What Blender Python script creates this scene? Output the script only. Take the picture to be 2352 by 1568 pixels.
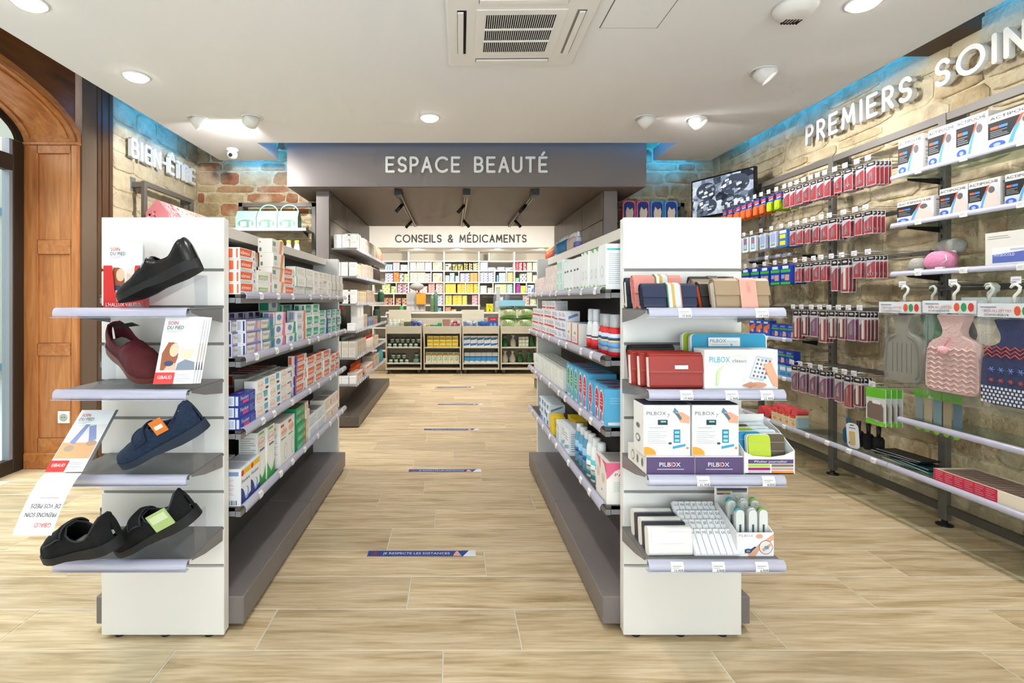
import bpy, math, random
from mathutils import Vector, Matrix
random.seed(11)
for _o in list(bpy.data.objects):
    bpy.data.objects.remove(_o)
SC = bpy.context.scene
COL = SC.collection
PI = math.pi
# ---------------------------------------------------------------- camera
FPX, VPX, VPY, CAMZ = 1149.0, 1038.0, 690.0, 1.175
cam_d = bpy.data.cameras.new('camera')
cam_d.sensor_width = 36.0
cam_d.lens = FPX / 2352.0 * 36.0
cam_d.shift_x = (1176.0 - VPX) / 2352.0
cam_d.shift_y = (VPY - 784.0) / 2352.0
cam_d.clip_start = 0.05
cam = bpy.data.objects.new('camera', cam_d)
cam.location = (0, 0, CAMZ)
cam.rotation_euler = (PI / 2, 0, 0)
COL.objects.link(cam)
SC.camera = cam
# ---------------------------------------------------------------- world, daylight, exposure
world = bpy.data.worlds.new('daylight')
SC.world = world
world.use_nodes = True
world.node_tree.nodes['Background'].inputs[0].default_value = (0.86, 0.93, 1.0, 1)
world.node_tree.nodes['Background'].inputs[1].default_value = 1.5


def area_light(name, loc, rot, sx, sy, power, color=(1, 1, 1)):
    d = bpy.data.lights.new(name, 'AREA')
    d.shape = 'RECTANGLE'
    d.size, d.size_y, d.energy, d.color = sx, sy, power, color
    o = bpy.data.objects.new(name, d)
    o.location, o.rotation_euler = loc, rot
    COL.objects.link(o)
    return o


# upturned fill added behind the viewer for the ceiling; daylight from the glass door
area_light('added_front_uplight', (0.1, -1.2, 1.2), (PI / 2 + 0.62, 0, 0), 4.6, 1.9, 74, (0.93, 0.97, 1.0))
area_light('glass_door_daylight', (-5.2, 2.6, 3.4), (0, -math.radians(52), 0), 3.0, 2.4, 280, (0.86, 0.93, 1.0))
SC.view_settings.view_transform = 'Standard'
SC.view_settings.look = 'None'
SC.view_settings.gamma = 1.0
SC.view_settings.use_curve_mapping = False
SC.view_settings.exposure = 0.07
SC.cycles.transparent_max_bounces = 10
SC.cycles.max_bounces = 4
SC.cycles.diffuse_bounces = 3
SC.cycles.glossy_bounces = 2
SC.cycles.sample_clamp_indirect = 6.0
SC.cycles.adaptive_threshold = 0.12
SC.cycles.adaptive_min_samples = 12


# ---------------------------------------------------------------- materials
def lin(h):
    h = h.lstrip('#')
    out = []
    for i in (0, 2, 4):
        c = int(h[i:i + 2], 16) / 255.0
        out.append(c / 12.92 if c <= 0.04045 else ((c + 0.055) / 1.055) ** 2.4)
    return (out[0], out[1], out[2], 1.0)


_mats = {}


def M(h, r=0.5, metal=0.0, alpha=1.0, emit=0.0, bump=0.0, bscale=200.0, spec=0.4):
    key = (h, r, metal, alpha, emit, bump, bscale, spec)
    if key in _mats:
        return _mats[key]
    m = bpy.data.materials.new('surface_' + h.lstrip('#'))
    m.use_nodes = True
    nt = m.node_tree
    p = nt.nodes['Principled BSDF']
    p.inputs['Base Color'].default_value = lin(h)
    p.inputs['Roughness'].default_value = r
    p.inputs['Metallic'].default_value = metal
    p.inputs['Specular IOR Level'].default_value = spec
    p.inputs['Alpha'].default_value = alpha
    if emit:
        p.inputs['Emission Color'].default_value = lin(h)
        p.inputs['Emission Strength'].default_value = emit
    if bump:
        n = nt.nodes.new('ShaderNodeTexNoise')
        n.inputs['Scale'].default_value = bscale
        n.inputs['Detail'].default_value = 2
        tc = nt.nodes.new('ShaderNodeNewGeometry')
        nt.links.new(tc.outputs['Position'], n.inputs['Vector'])
        b = nt.nodes.new('ShaderNodeBump')
        b.inputs['Strength'].default_value = bump
        b.inputs['Distance'].default_value = 0.004
        nt.links.new(n.outputs['Fac'], b.inputs['Height'])
        nt.links.new(b.outputs['Normal'], p.inputs['Normal'])
    _mats[key] = m
    return m


def new_mat(name):
    m = bpy.data.materials.new(name)
    m.use_nodes = True
    nt = m.node_tree
    return m, nt, nt.nodes['Principled BSDF']


def ramp(nt, stops):
    r = nt.nodes.new('ShaderNodeValToRGB')
    e = r.color_ramp.elements
    while len(e) < len(stops):
        e.new(0.5)
    for el, (p, h) in zip(e, stops):
        el.position, el.color = p, lin(h)
    return r


def N(nt, t, **kw):
    n = nt.nodes.new(t)
    for k, v in kw.items():
        if k.startswith('i_'):
            n.inputs[k[2:].replace('_', ' ')].default_value = v
        else:
            setattr(n, k, v)
    return n


def wood_tile_mat(name, far=False):
    m, nt, p = new_mat(name)
    L = nt.links.new
    tc = N(nt, 'ShaderNodeTexCoord')
    oi = N(nt, 'ShaderNodeObjectInfo')
    mul = N(nt, 'ShaderNodeVectorMath', operation='SCALE')
    comb = N(nt, 'ShaderNodeCombineXYZ')
    L(oi.outputs['Random'], comb.inputs[0]); L(oi.outputs['Random'], comb.inputs[1])
    L(comb.outputs[0], mul.inputs[0]); mul.inputs['Scale'].default_value = 61.0
    add = N(nt, 'ShaderNodeVectorMath', operation='ADD')
    L(tc.outputs['Object'], add.inputs[0]); L(mul.outputs[0], add.inputs[1])
    st = N(nt, 'ShaderNodeMapping')
    st.inputs['Scale'].default_value = (1.3, 13.0, 1.0)
    L(add.outputs[0], st.inputs['Vector'])
    n1 = N(nt, 'ShaderNodeTexNoise', i_Scale=1.6, i_Detail=6.0, i_Roughness=0.62, i_Distortion=0.5)
    L(st.outputs[0], n1.inputs['Vector'])
    r1 = ramp(nt, [(0.2, '#8a7454'), (0.35, '#bea57c'), (0.5, '#d9c29c'), (0.75, '#ebd8b6')])
    L(n1.outputs['Fac'], r1.inputs[0])
    st2 = N(nt, 'ShaderNodeMapping')
    st2.inputs['Scale'].default_value = (6.0, 90.0, 1.0)
    L(add.outputs[0], st2.inputs['Vector'])
    n2 = N(nt, 'ShaderNodeTexNoise', i_Scale=1.0, i_Detail=3.0)
    L(st2.outputs[0], n2.inputs['Vector'])
    mx = N(nt, 'ShaderNodeMix', data_type='RGBA', blend_type='MULTIPLY')
    mx.inputs[0].default_value = 0.45
    r2 = ramp(nt, [(0.3, '#b9ab95'), (0.6, '#ffffff')])
    L(n2.outputs['Fac'], r2.inputs[0])
    L(r1.outputs[0], mx.inputs[6]); L(r2.outputs[0], mx.inputs[7])
    hs = N(nt, 'ShaderNodeHueSaturation')
    mr = N(nt, 'ShaderNodeMapRange')
    mr.inputs[3].default_value = 0.84; mr.inputs[4].default_value = 1.1
    L(oi.outputs['Random'], mr.inputs[0]); L(mr.outputs[0], hs.inputs['Value'])
    L(mx.outputs[2], hs.inputs['Color'])
    L(hs.outputs[0], p.inputs['Base Color'])
    p.inputs['Roughness'].default_value = 0.42
    b = N(nt, 'ShaderNodeBump', i_Strength=0.15, i_Distance=0.002)
    L(n2.outputs['Fac'], b.inputs['Height']); L(b.outputs[0], p.inputs['Normal'])
    return m


def oak_mat(name, dark, mid, light, axis):
    m, nt, p = new_mat(name)
    L = nt.links.new
    g = N(nt, 'ShaderNodeNewGeometry')
    st = N(nt, 'ShaderNodeMapping')
    sc = [22.0, 22.0, 22.0]
    sc[axis] = 2.2
    st.inputs['Scale'].default_value = sc
    L(g.outputs['Position'], st.inputs['Vector'])
    n1 = N(nt, 'ShaderNodeTexNoise', i_Scale=1.0, i_Detail=5.0, i_Roughness=0.6, i_Distortion=0.8)
    L(st.outputs[0], n1.inputs['Vector'])
    r = ramp(nt, [(0.25, dark), (0.5, mid), (0.8, light)])
    L(n1.outputs['Fac'], r.inputs[0]); L(r.outputs[0], p.inputs['Base Color'])
    p.inputs['Roughness'].default_value = 0.38
    return m


def stone_mat(name, stops, rough_scale=9.0):
    m, nt, p = new_mat(name)
    L = nt.links.new
    g = N(nt, 'ShaderNodeNewGeometry')
    oi = N(nt, 'ShaderNodeObjectInfo')
    r = ramp(nt, stops)
    r.color_ramp.interpolation = 'CONSTANT'
    L(oi.outputs['Random'], r.inputs[0])
    n = N(nt, 'ShaderNodeTexNoise', i_Scale=rough_scale, i_Detail=6.0, i_Roughness=0.65)
    L(g.outputs['Position'], n.inputs['Vector'])
    r2 = ramp(nt, [(0.3, '#ab9f8b'), (0.5, '#e6e0d4'), (0.66, '#ffffff')])
    L(n.outputs['Fac'], r2.inputs[0])
    mx = N(nt, 'ShaderNodeMix', data_type='RGBA', blend_type='MULTIPLY')
    mx.inputs[0].default_value = 0.75
    L(r.outputs[0], mx.inputs[6]); L(r2.outputs[0], mx.inputs[7])
    n3 = N(nt, 'ShaderNodeTexNoise', i_Scale=3.2, i_Detail=3.0)
    L(g.outputs['Position'], n3.inputs['Vector'])
    r3 = ramp(nt, [(0.43, '#000000'), (0.58, '#ffffff')])
    L(n3.outputs['Fac'], r3.inputs[0])
    mx2 = N(nt, 'ShaderNodeMix', data_type='RGBA')
    mm = N(nt, 'ShaderNodeMath', operation='MULTIPLY'); mm.inputs[1].default_value = 0.72
    L(r3.outputs[0], mm.inputs[0]); L(mm.outputs[0], mx2.inputs[0])
    L(mx.outputs[2], mx2.inputs[6]); mx2.inputs[7].default_value = lin('#dccdac')
    L(mx2.outputs[2], p.inputs['Base Color'])
    p.inputs['Roughness'].default_value = 0.9
    n4 = N(nt, 'ShaderNodeTexNoise', i_Scale=38.0, i_Detail=4.0)
    L(g.outputs['Position'], n4.inputs['Vector'])
    b = N(nt, 'ShaderNodeBump', i_Strength=0.7, i_Distance=0.018)
    L(n4.outputs['Fac'], b.inputs['Height']); L(b.outputs[0], p.inputs['Normal'])
    return m


def clear_mat(name, tint, haze, rough=0.08, ior=1.35):
    m, nt, p = new_mat(name)
    L = nt.links.new
    t = N(nt, 'ShaderNodeBsdfTransparent'); t.inputs[0].default_value = lin(tint)
    gl = N(nt, 'ShaderNodeBsdfGlossy'); gl.inputs['Roughness'].default_value = rough
    gl.inputs[0].default_value = (0.95, 0.95, 0.95, 1)
    df = N(nt, 'ShaderNodeBsdfDiffuse'); df.inputs[0].default_value = lin('#e8e8ee')
    lw = N(nt, 'ShaderNodeLayerWeight', i_Blend=0.5)
    pw = N(nt, 'ShaderNodeMath', operation='POWER'); pw.inputs[1].default_value = 3.5
    L(lw.outputs['Facing'], pw.inputs[0])
    fr = N(nt, 'ShaderNodeMath', operation='MULTIPLY_ADD'); fr.inputs[1].default_value = 0.45; fr.inputs[2].default_value = (ior - 1) ** 2 / (ior + 1) ** 2
    L(pw.outputs[0], fr.inputs[0])
    m1 = N(nt, 'ShaderNodeMixShader'); m2 = N(nt, 'ShaderNodeMixShader')
    L(fr.outputs[0], m1.inputs[0]); L(t.outputs[0], m1.inputs[1]); L(gl.outputs[0], m1.inputs[2])
    m2.inputs[0].default_value = haze
    L(m1.outputs[0], m2.inputs[1]); L(df.outputs[0], m2.inputs[2])
    L(m2.outputs[0], nt.nodes['Material Output'].inputs['Surface'])
    nt.nodes.remove(p)
    return m


MT = {}
MT['tile'] = wood_tile_mat('wood_look_tile')
MT['oak'] = oak_mat('oak_vertical', '#9a582b', '#c07a42', '#d8985c', 2)
MT['oak_h'] = oak_mat('oak_horizontal', '#96562a', '#bd773f', '#d49356', 1)
MT['walnut'] = oak_mat('dark_plank', '#4a3322', '#5d4330', '#6e523c', 2)
MT['stone'] = stone_mat('rubble_stone', [(0.0, '#d9cbad'), (0.2, '#cfbd9b'), (0.36, '#c9bca2'), (0.5, '#ddd1b4'),
                                         (0.66, '#c4b190'), (0.8, '#d6cab0'), (0.91, '#c9a984'), (0.96, '#b8ac98')])
MT['brick'] = stone_mat('old_brick_mix', [(0.0, '#bb8460'), (0.2, '#c49a72'), (0.34, '#cbb68e'), (0.52, '#b27452'),
                                          (0.66, '#bfaa84'), (0.8, '#c59d78'), (0.92, '#b5a68a')])
MT['mortar'] = stone_mat('lime_mortar', [(0.0, '#dbcfb2'), (1.0, '#dbcfb2')], 14.0)
MT['ceil'] = M('#f3f3f4', 0.75)
MT['white'] = M('#edebe7', 0.35)
MT['cream'] = M('#e6e0cf', 0.45)
MT['grey'] = M('#7e7674', 0.42, bump=0.08, bscale=900)
MT['dgrey'] = M('#57534e', 0.45)
MT['taupe'] = M('#6d6259', 0.5)
MT['steel'] = M('#8c8c90', 0.35, 0.3)
MT['frame'] = M('#6b6660', 0.45)
MT['black'] = M('#1c1a19', 0.4)
MT['spine'] = M('#4b4744', 0.6)
MT['panelwood'] = oak_mat('ash_grey_panel', '#655b51', '#72675c', '#7d7268', 2)
MT['plinthwood'] = oak_mat('ash_grey_plinth', '#4b443d', '#585048', '#635a51', 1)
MT['clear'] = clear_mat('clear_acrylic', '#f6f8fb', 0.03)
MT['bag'] = clear_mat('clear_bag', '#fbfcfb', 0.035, 0.12, 1.45)
MT['glass'] = clear_mat('shelf_glass', '#e6f0ea', 0.03, 0.03, 1.45)
MT['pane'] = clear_mat('window_glass', '#eef6f6', 0.0, 0.02, 1.4)
MT['rail'] = M('#d3d2e6', 0.2, alpha=0.62, spec=0.7)
MT['tag'] = M('#f4f4f2', 0.5)
MT['ink'] = M('#3a3a3c', 0.6)
MT['chrome'] = M('#c9c9c9', 0.2, 0.9)


# ---------------------------------------------------------------- mesh building
class MB:
    def __init__(s):
        s.v, s.f, s.mi, s.mats, s.sm = [], [], [], [], []

    def m(s, mat):
        if isinstance(mat, str):
            mat = MT[mat] if mat in MT else M(mat)
        if mat not in s.mats:
            s.mats.append(mat)
        return s.mats.index(mat)

    def add(s, vs, fs, mat, smooth=False):
        b = len(s.v)
        s.v += [tuple(p) for p in vs]
        k = s.m(mat)
        for f in fs:
            s.f.append([b + i for i in f]); s.mi.append(k); s.sm.append(smooth)

    def box(s, x0, x1, y0, y1, z0, z1, mat, c=0.0):
        if c <= 0:
            vs = [(x, y, z) for z in (z0, z1) for y in (y0, y1) for x in (x0, x1)]
            s.add(vs, [(0, 2, 3, 1), (4, 5, 7, 6), (0, 1, 5, 4), (2, 6, 7, 3), (0, 4, 6, 2), (1, 3, 7, 5)], mat)
            return
        vs = []
        for zi in (0, 1):
            for yi in (0, 1):
                for xi in (0, 1):
                    X, Y, Z = (x0, x1)[xi], (y0, y1)[yi], (z0, z1)[zi]
                    dx, dy, dz = (c, -c)[xi], (c, -c)[yi], (c, -c)[zi]
                    vs += [(X, Y + dy, Z + dz), (X + dx, Y, Z + dz), (X + dx, Y + dy, Z)]
        I = lambda x, y, z, a: ((z * 2 + y) * 2 + x) * 3 + a
        fs = []
        fs.append((I(0, 0, 0, 0), I(0, 0, 1, 0), I(0, 1, 1, 0), I(0, 1, 0, 0)))
        fs.append((I(1, 0, 0, 0), I(1, 1, 0, 0), I(1, 1, 1, 0), I(1, 0, 1, 0)))
        fs.append((I(0, 0, 0, 1), I(1, 0, 0, 1), I(1, 0, 1, 1), I(0, 0, 1, 1)))
        fs.append((I(0, 1, 0, 1), I(0, 1, 1, 1), I(1, 1, 1, 1), I(1, 1, 0, 1)))
        fs.append((I(0, 0, 0, 2), I(0, 1, 0, 2), I(1, 1, 0, 2), I(1, 0, 0, 2)))
        fs.append((I(0, 0, 1, 2), I(1, 0, 1, 2), I(1, 1, 1, 2), I(0, 1, 1, 2)))
        for a in (0, 1):
            for b_ in (0, 1):
                fs.append((I(0, a, b_, 1), I(1, a, b_, 1), I(1, a, b_, 2), I(0, a, b_, 2)))
                fs.append((I(a, 0, b_, 0), I(a, 1, b_, 0), I(a, 1, b_, 2), I(a, 0, b_, 2)))
                fs.append((I(a, b_, 0, 0), I(a, b_, 1, 0), I(a, b_, 1, 1), I(a, b_, 0, 1)))
        for x in (0, 1):
            for y in (0, 1):
                for z in (0, 1):
                    fs.append((I(x, y, z, 0), I(x, y, z, 1), I(x, y, z, 2)))
        s.add(vs, fs, mat)

    def prism(s, poly, axis, a0, a1, mat, smooth=False, caps=True):
        """poly: 2D points; axis 'x': (y,z) extruded along x; 'y': (x,z); 'z': (x,y)"""
        def P(p, a):
            return {'x': (a, p[0], p[1]), 'y': (p[0], a, p[1]), 'z': (p[0], p[1], a)}[axis]
        n = len(poly)
        vs = [P(p, a0) for p in poly] + [P(p, a1) for p in poly]
        fs = [(i, (i + 1) % n, n + (i + 1) % n, n + i) for i in range(n)]
        s.add(vs, fs, mat, smooth)
        if caps:
            s.add([P(p, a0) for p in poly], [tuple(range(n))[::-1]], mat)
            s.add([P(p, a1) for p in poly], [tuple(range(n))], mat)

    def tube(s, pts, r, mat, n=6, closed=False, caps=True):
        pts = [Vector(p) for p in pts]
        rs = r if isinstance(r, (list, tuple)) else [r] * len(pts)
        vs, fs = [], []
        K = len(pts)
        up = None
        for i, p in enumerate(pts):
            a = pts[(i - 1) % K] if (closed or i > 0) else p
            b = pts[(i + 1) % K] if (closed or i < K - 1) else p
            t = (b - a).normalized()
            if up is None:
                up = Vector((0, 0, 1)) if abs(t.z) < 0.9 else Vector((1, 0, 0))
            u = t.cross(up)
            if u.length < 1e-5:
                u = t.cross(Vector((0.3, 0.7, 0.2)))
            u.normalize()
            w = u.cross(t).normalized()
            up = w
            for k in range(n):
                an = 2 * PI * k / n
                vs.append(p + (u * math.cos(an) + w * math.sin(an)) * rs[i])
        for i in range(K if closed else K - 1):
            j = (i + 1) % K
            for k in range(n):
                fs.append((i * n + k, i * n + (k + 1) % n, j * n + (k + 1) % n, j * n + k))
        if caps and not closed:
            fs.append(tuple(range(n))[::-1]); fs.append(tuple((K - 1) * n + k for k in range(n)))
        s.add(vs, fs, mat, True)

    def lathe(s, prof, mat, n=16, c=(0, 0, 0), sx=1.0, sy=1.0, smooth=True):
        vs, fs = [], []
        for r, z in prof:
            for k in range(n):
                an = 2 * PI * k / n
                vs.append((c[0] + r * sx * math.cos(an), c[1] + r * sy * math.sin(an), c[2] + z))
        for i in range(len(prof) - 1):
            for k in range(n):
                fs.append((i * n + k, i * n + (k + 1) % n, (i + 1) * n + (k + 1) % n, (i + 1) * n + k))
        fs.append(tuple(range(n))[::-1]); fs.append(tuple((len(prof) - 1) * n + k for k in range(n)))
        s.add(vs, fs, mat, smooth)

    def grid(s, nu, nv, fn, mat, smooth=True, skip=None, closed_u=False):
        vs = [fn(i, j) for j in range(nv) for i in range(nu)]
        fs = []
        for j in range(nv - 1):
            for i in range(nu if closed_u else nu - 1):
                if skip and skip(i, j):
                    continue
                i2 = (i + 1) % nu
                fs.append((j * nu + i, j * nu + i2, (j + 1) * nu + i2, (j + 1) * nu + i))
        s.add(vs, fs, mat, smooth)

    def text(s, string, O, U, V, h, mat, align='l', fitw=None):
        tv, tf, w = txt2d(string)
        O, U, V = Vector(O), Vector(U).normalized(), Vector(V).normalized()
        sx = h
        if fitw:
            sx = fitw / max(w, 1e-6)
        off = {'l': 0, 'c': -w * sx / 2, 'r': -w * sx}[align]
        s.add([O + U * (x * sx + off) + V * (y * h) for x, y in tv], tf, mat)

    def mesh(s, name):
        me = bpy.data.meshes.new(name)
        me.from_pydata(s.v, [], s.f)
        for m in s.mats:
            me.materials.append(m)
        me.polygons.foreach_set('material_index', s.mi)
        me.polygons.foreach_set('use_smooth', s.sm)
        me.update()
        return me

    def build(s, name, parent=None, loc=(0, 0, 0), rot=(0, 0, 0)):
        return link(name, s.mesh(name), parent, loc, rot)


_txt = {}


def txt2d(string):
    if string in _txt:
        return _txt[string]
    cu = bpy.data.curves.new('t', 'FONT')
    cu.body = string
    cu.resolution_u = 2
    cu.size = 1.0
    ob = bpy.data.objects.new('t', cu)
    me = bpy.data.meshes.new_from_object(ob)
    vs = [(v.co.x / 0.72, v.co.y / 0.72) for v in me.vertices]
    fs = [tuple(p.vertices) for p in me.polygons]
    x0 = min([v[0] for v in vs] or [0])
    w = max([v[0] for v in vs] or [0]) - x0
    vs = [(a - x0, b) for a, b in vs]
    bpy.data.objects.remove(ob); bpy.data.curves.remove(cu); bpy.data.meshes.remove(me)
    _txt[string] = (vs, fs, w)
    return _txt[string]


def link(name, me, parent=None, loc=(0, 0, 0), rot=(0, 0, 0), scale=None):
    o = bpy.data.objects.new(name, me)
    COL.objects.link(o)
    o.location = loc
    o.rotation_euler = rot if isinstance(rot, (tuple, list)) else (0, 0, rot)
    if scale:
        o.scale = scale
    if parent:
        o.parent = parent
    return o


_labels = {}


def tag(o, label, cat, group=None, kind=None):
    o['label'] = label
    o['category'] = cat
    if group:
        o['group'] = group
    if kind:
        o['kind'] = kind
    n = len(label.split())
    if n > 16 or n < 4:
        print('LABELLEN', n, label)
    if label in _labels and not group:
        print('DUPLABEL', label)
    _labels[label] = 1
    return o


def thing(name, label, cat, loc=(0, 0, 0), rot=0.0, group=None):
    o = link(name, None, None, loc, rot)
    return tag(o, label, cat, group)


def struct(o):
    o['kind'] = 'structure'
    return o


ORD = ['first', 'second', 'third', 'fourth', 'fifth', 'sixth', 'seventh', 'eighth', 'ninth', 'tenth', 'eleventh', 'twelfth',
       'thirteenth', 'fourteenth', 'fifteenth', 'sixteenth', 'seventeenth', 'eighteenth', 'nineteenth', 'twentieth', 'twenty-first', 'twenty-second', 'twenty-third', 'twenty-fourth', 'twenty-fifth', 'twenty-sixth', 'twenty-seventh', 'twenty-eighth', 'twenty-ninth', 'thirtieth']


def layer_word(k, n):
    if n == 1:
        return 'single'
    if k == 0:
        return 'bottom'
    if k == n - 1:
        return 'top'
    return 'middle' if n == 3 else ORD[k]


# ---------------------------------------------------------------- round stroke lettering for the shop signs
def arc(cx, cy, rx, ry, a0, a1, n=12):
    return [(cx + rx * math.cos(math.radians(a0 + (a1 - a0) * i / n)), cy + ry * math.sin(math.radians(a0 + (a1 - a0) * i / n))) for i in range(n + 1)]


E_ = [[(.5, 1), (0, 1), (0, 0), (.5, 0)], [(0, .5), (.43, .5)]]
GLYPH = {
    'E': (.5, E_), 'É': (.5, E_ + [[(.2, 1.2), (.32, 1.36)]]), 'Ê': (.5, E_ + [[(.1, 1.18), (.25, 1.34), (.4, 1.18)]]),
    'S': (.5, [arc(.26, .745, .25, .255, 25, 270, 14) + arc(.25, .255, .26, .235, 90, -150, 14)]),
    'P': (.48, [[(0, 0), (0, 1), (.22, 1)] + arc(.22, .73, .27, .27, 90, -90, 12) + [(0, .46)]]),
    'R': (.5, [[(0, 0), (0, 1), (.22, 1)] + arc(.22, .73, .27, .27, 90, -90, 12) + [(0, .46)], [(.22, .46), (.5, 0)]]),
    'A': (.62, [[(0, 0), (.31, 1), (.62, 0)], [(.13, .33), (.49, .33)]]),
    'C': (.78, [arc(.46, .5, .46, .5, 48, 312, 22)]),
    'O': (.96, [arc(.48, .5, .48, .5, 0, 360, 28)]),
    'B': (.52, [[(0, 0), (0, 1), (.24, 1)] + arc(.24, .76, .24, .24, 90, -90, 10) + [(0, .52)], [(.24, .52)] + arc(.26, .26, .26, .26, 90, -90, 10) + [(0, 0)]]),
    'U': (.58, [[(0, 1), (0, .3)] + arc(.29, .3, .29, .3, 180, 360, 12) + [(.58, 1)]]),
    'T': (.58, [[(0, 1), (.58, 1)], [(.29, 1), (.29, 0)]]),
    'I': (0.0, [[(0, 0), (0, 1)]]), 'L': (.45, [[(0, 1), (0, 0), (.45, 0)]]),
    'N': (.62, [[(0, 0), (0, 1), (.62, 0), (.62, 1)]]),
    'M': (.78, [[(0, 0), (.08, 1), (.39, .25), (.70, 1), (.78, 0)]]),
    'D': (.68, [[(0, 0), (0, 1), (.2, 1)] + arc(.2, .5, .48, .5, 90, -90, 16) + [(0, 0)]]),
    '-': (.3, [[(0, .48), (.3, .48)]]),
    '&': (.62, [[(.62, 0), (.16, .66)] + arc(.3, .8, .18, .19, 215, -20, 10) + [(.1, .42)] + arc(.26, .24, .26, .25, 130, 340, 12) + [(.6, .42)]]),
}


def stroke_letter(name, strokes, cap, sw, depth, mat, parent, x0):
    """flat round-ended strokes; split at sharp corners, each piece a hair prouder than the last so that no faces coincide"""
    mb = MB()
    r = sw / 2
    pieces = []
    for st in strokes:
        P = [Vector((x0 + x * cap, y * cap)) for x, y in st]
        P = [p for k, p in enumerate(P) if k == 0 or (p - P[k - 1]).length > 1e-5]
        cur = [P[0]]
        for k in range(1, len(P)):
            cur.append(P[k])
            if k < len(P) - 1 and (P[k] - P[k - 1]).angle(P[k + 1] - P[k]) > 0.6:
                pieces.append(cur); cur = [P[k]]
        pieces.append(cur)
    for q, P in enumerate(pieces):
        closed = len(P) > 3 and (P[0] - P[-1]).length < 1e-4
        n = len(P) - 1 if closed else len(P)
        L, R = [], []
        for k in range(n):
            a = P[(k - 1) % n] if (closed or k > 0) else None
            b = P[(k + 1) % n] if (closed or k < n - 1) else None
            d1 = (P[k] - a).normalized() if a is not None else None
            d2 = (b - P[k]).normalized() if b is not None else None
            d = ((d1 or d2) + (d2 or d1)).normalized()
            m_ = Vector((-d.y, d.x)) * (r / max(.5, d.dot(d2 or d1)))
            L.append(P[k] + m_); R.append(P[k] - m_)
        y0 = -depth - .0007 * q
        vs, fs = [], []
        for yy in (y0, 0.0):
            for p in L + R:
                vs.append((p.x, yy, p.y))
        for k in range(n if closed else n - 1):
            k2 = (k + 1) % n
            fs += [(k, k2, n + k2, n + k), (k, k2, 2 * n + k2, 2 * n + k), (n + k, n + k2, 3 * n + k2, 3 * n + k)]
        mb.add(vs, fs, mat)
        if not closed:
            for (e, o_) in ((0, 1), (n - 1, n - 2)):
                d = (P[e] - P[o_]).normalized()
                an = math.degrees(math.atan2(d.y, d.x))
                mb.prism(arc(P[e].x, P[e].y, r, r, an - 90, an + 90, 8), 'y', y0, 0, mat)
    return mb.build(name, parent)


def sign(string, label, cap, sw, gap, total, depth, mat, loc, rot):
    """lettering fixed to a wall, letters along local x, standing off by depth towards local -y"""
    root = thing('wall_lettering', label, 'sign', loc, rot)
    widths = [GLYPH[c][0] if c != ' ' else 0.42 for c in string]
    nat = sum(widths) * cap
    space = (total - sw - nat) / (len(string) - 1)
    x = sw / 2
    for c, w in zip(string, widths):
        if c != ' ':
            stroke_letter('letter', GLYPH[c][1], cap, sw, depth, mat, root, x)
        x += w * cap + space
    return root
# ================================================================ floor
XL, XR, YB, ZC = -2.62, 2.69, 5.15, 2.53
mb = MB()
mb.box(-3.1, 3.0, -1.4, 8.55, -0.06, -0.0012, M('#d9d1c2', 0.8))
floor = struct(mb.build('floor'))
mb = MB()
mb.box(-0.448, 0.448, -0.1103, 0.1103, -0.02, 0.0, 'tile', 0.0012)
TILE = mb.mesh('tile')
JOINT = {2: 0.8705, 3: 0.2364, 4: -0.173, 5: 0.148, 6: -0.307, 7: -0.0905, 8: -0.429, 9: -0.175, 10: -0.7055, 11: -0.277, 12: 0.0096,
         13: 0.276, 14: -0.2167, 15: 0.164, 16: -0.4, 17: 0.05, 18: -0.2, 19: 0.3}
for k in range(0, 33):
    yc = 1.6816 + 0.225 * (k - 3) + 0.1125
    j = JOINT.get(k, random.uniform(-0.45, 0.45))
    x = j + 0.45
    while x > -3.1:
        x -= 0.9
    x += 0.9
    lim_l, lim_r = (-3.05, 2.75) if yc < 5.2 else (-2.0, 2.0)
    while x < lim_r + 0.45:
        if x > lim_l - 0.3:
            link('tile', TILE, floor, (x, yc, 0.0))
        x += 0.9
# farther floor, tiles too far to tell apart
m, nt, p = new_mat('far_floor')
g = N(nt, 'ShaderNodeNewGeometry')
bt = N(nt, 'ShaderNodeTexBrick')
bt.inputs['Color1'].default_value = lin('#c0a67c'); bt.inputs['Color2'].default_value = lin('#b39a72')
bt.inputs['Mortar'].default_value = lin('#a8977a'); bt.inputs['Scale'].default_value = 1.0
bt.inputs['Mortar Size'].default_value = 0.003; bt.inputs['Brick Width'].default_value = 0.9; bt.inputs['Row Height'].default_value = 0.225
nt.links.new(g.outputs['Position'], bt.inputs['Vector']); nt.links.new(bt.outputs[0], p.inputs['Base Color'])
p.inputs['Roughness'].default_value = 0.4
mb = MB(); mb.box(-3.1, 3.1, 8.38, 10.9, -0.05, 0.0, m)
far_floor = struct(mb.build('floor_back_room'))

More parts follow.
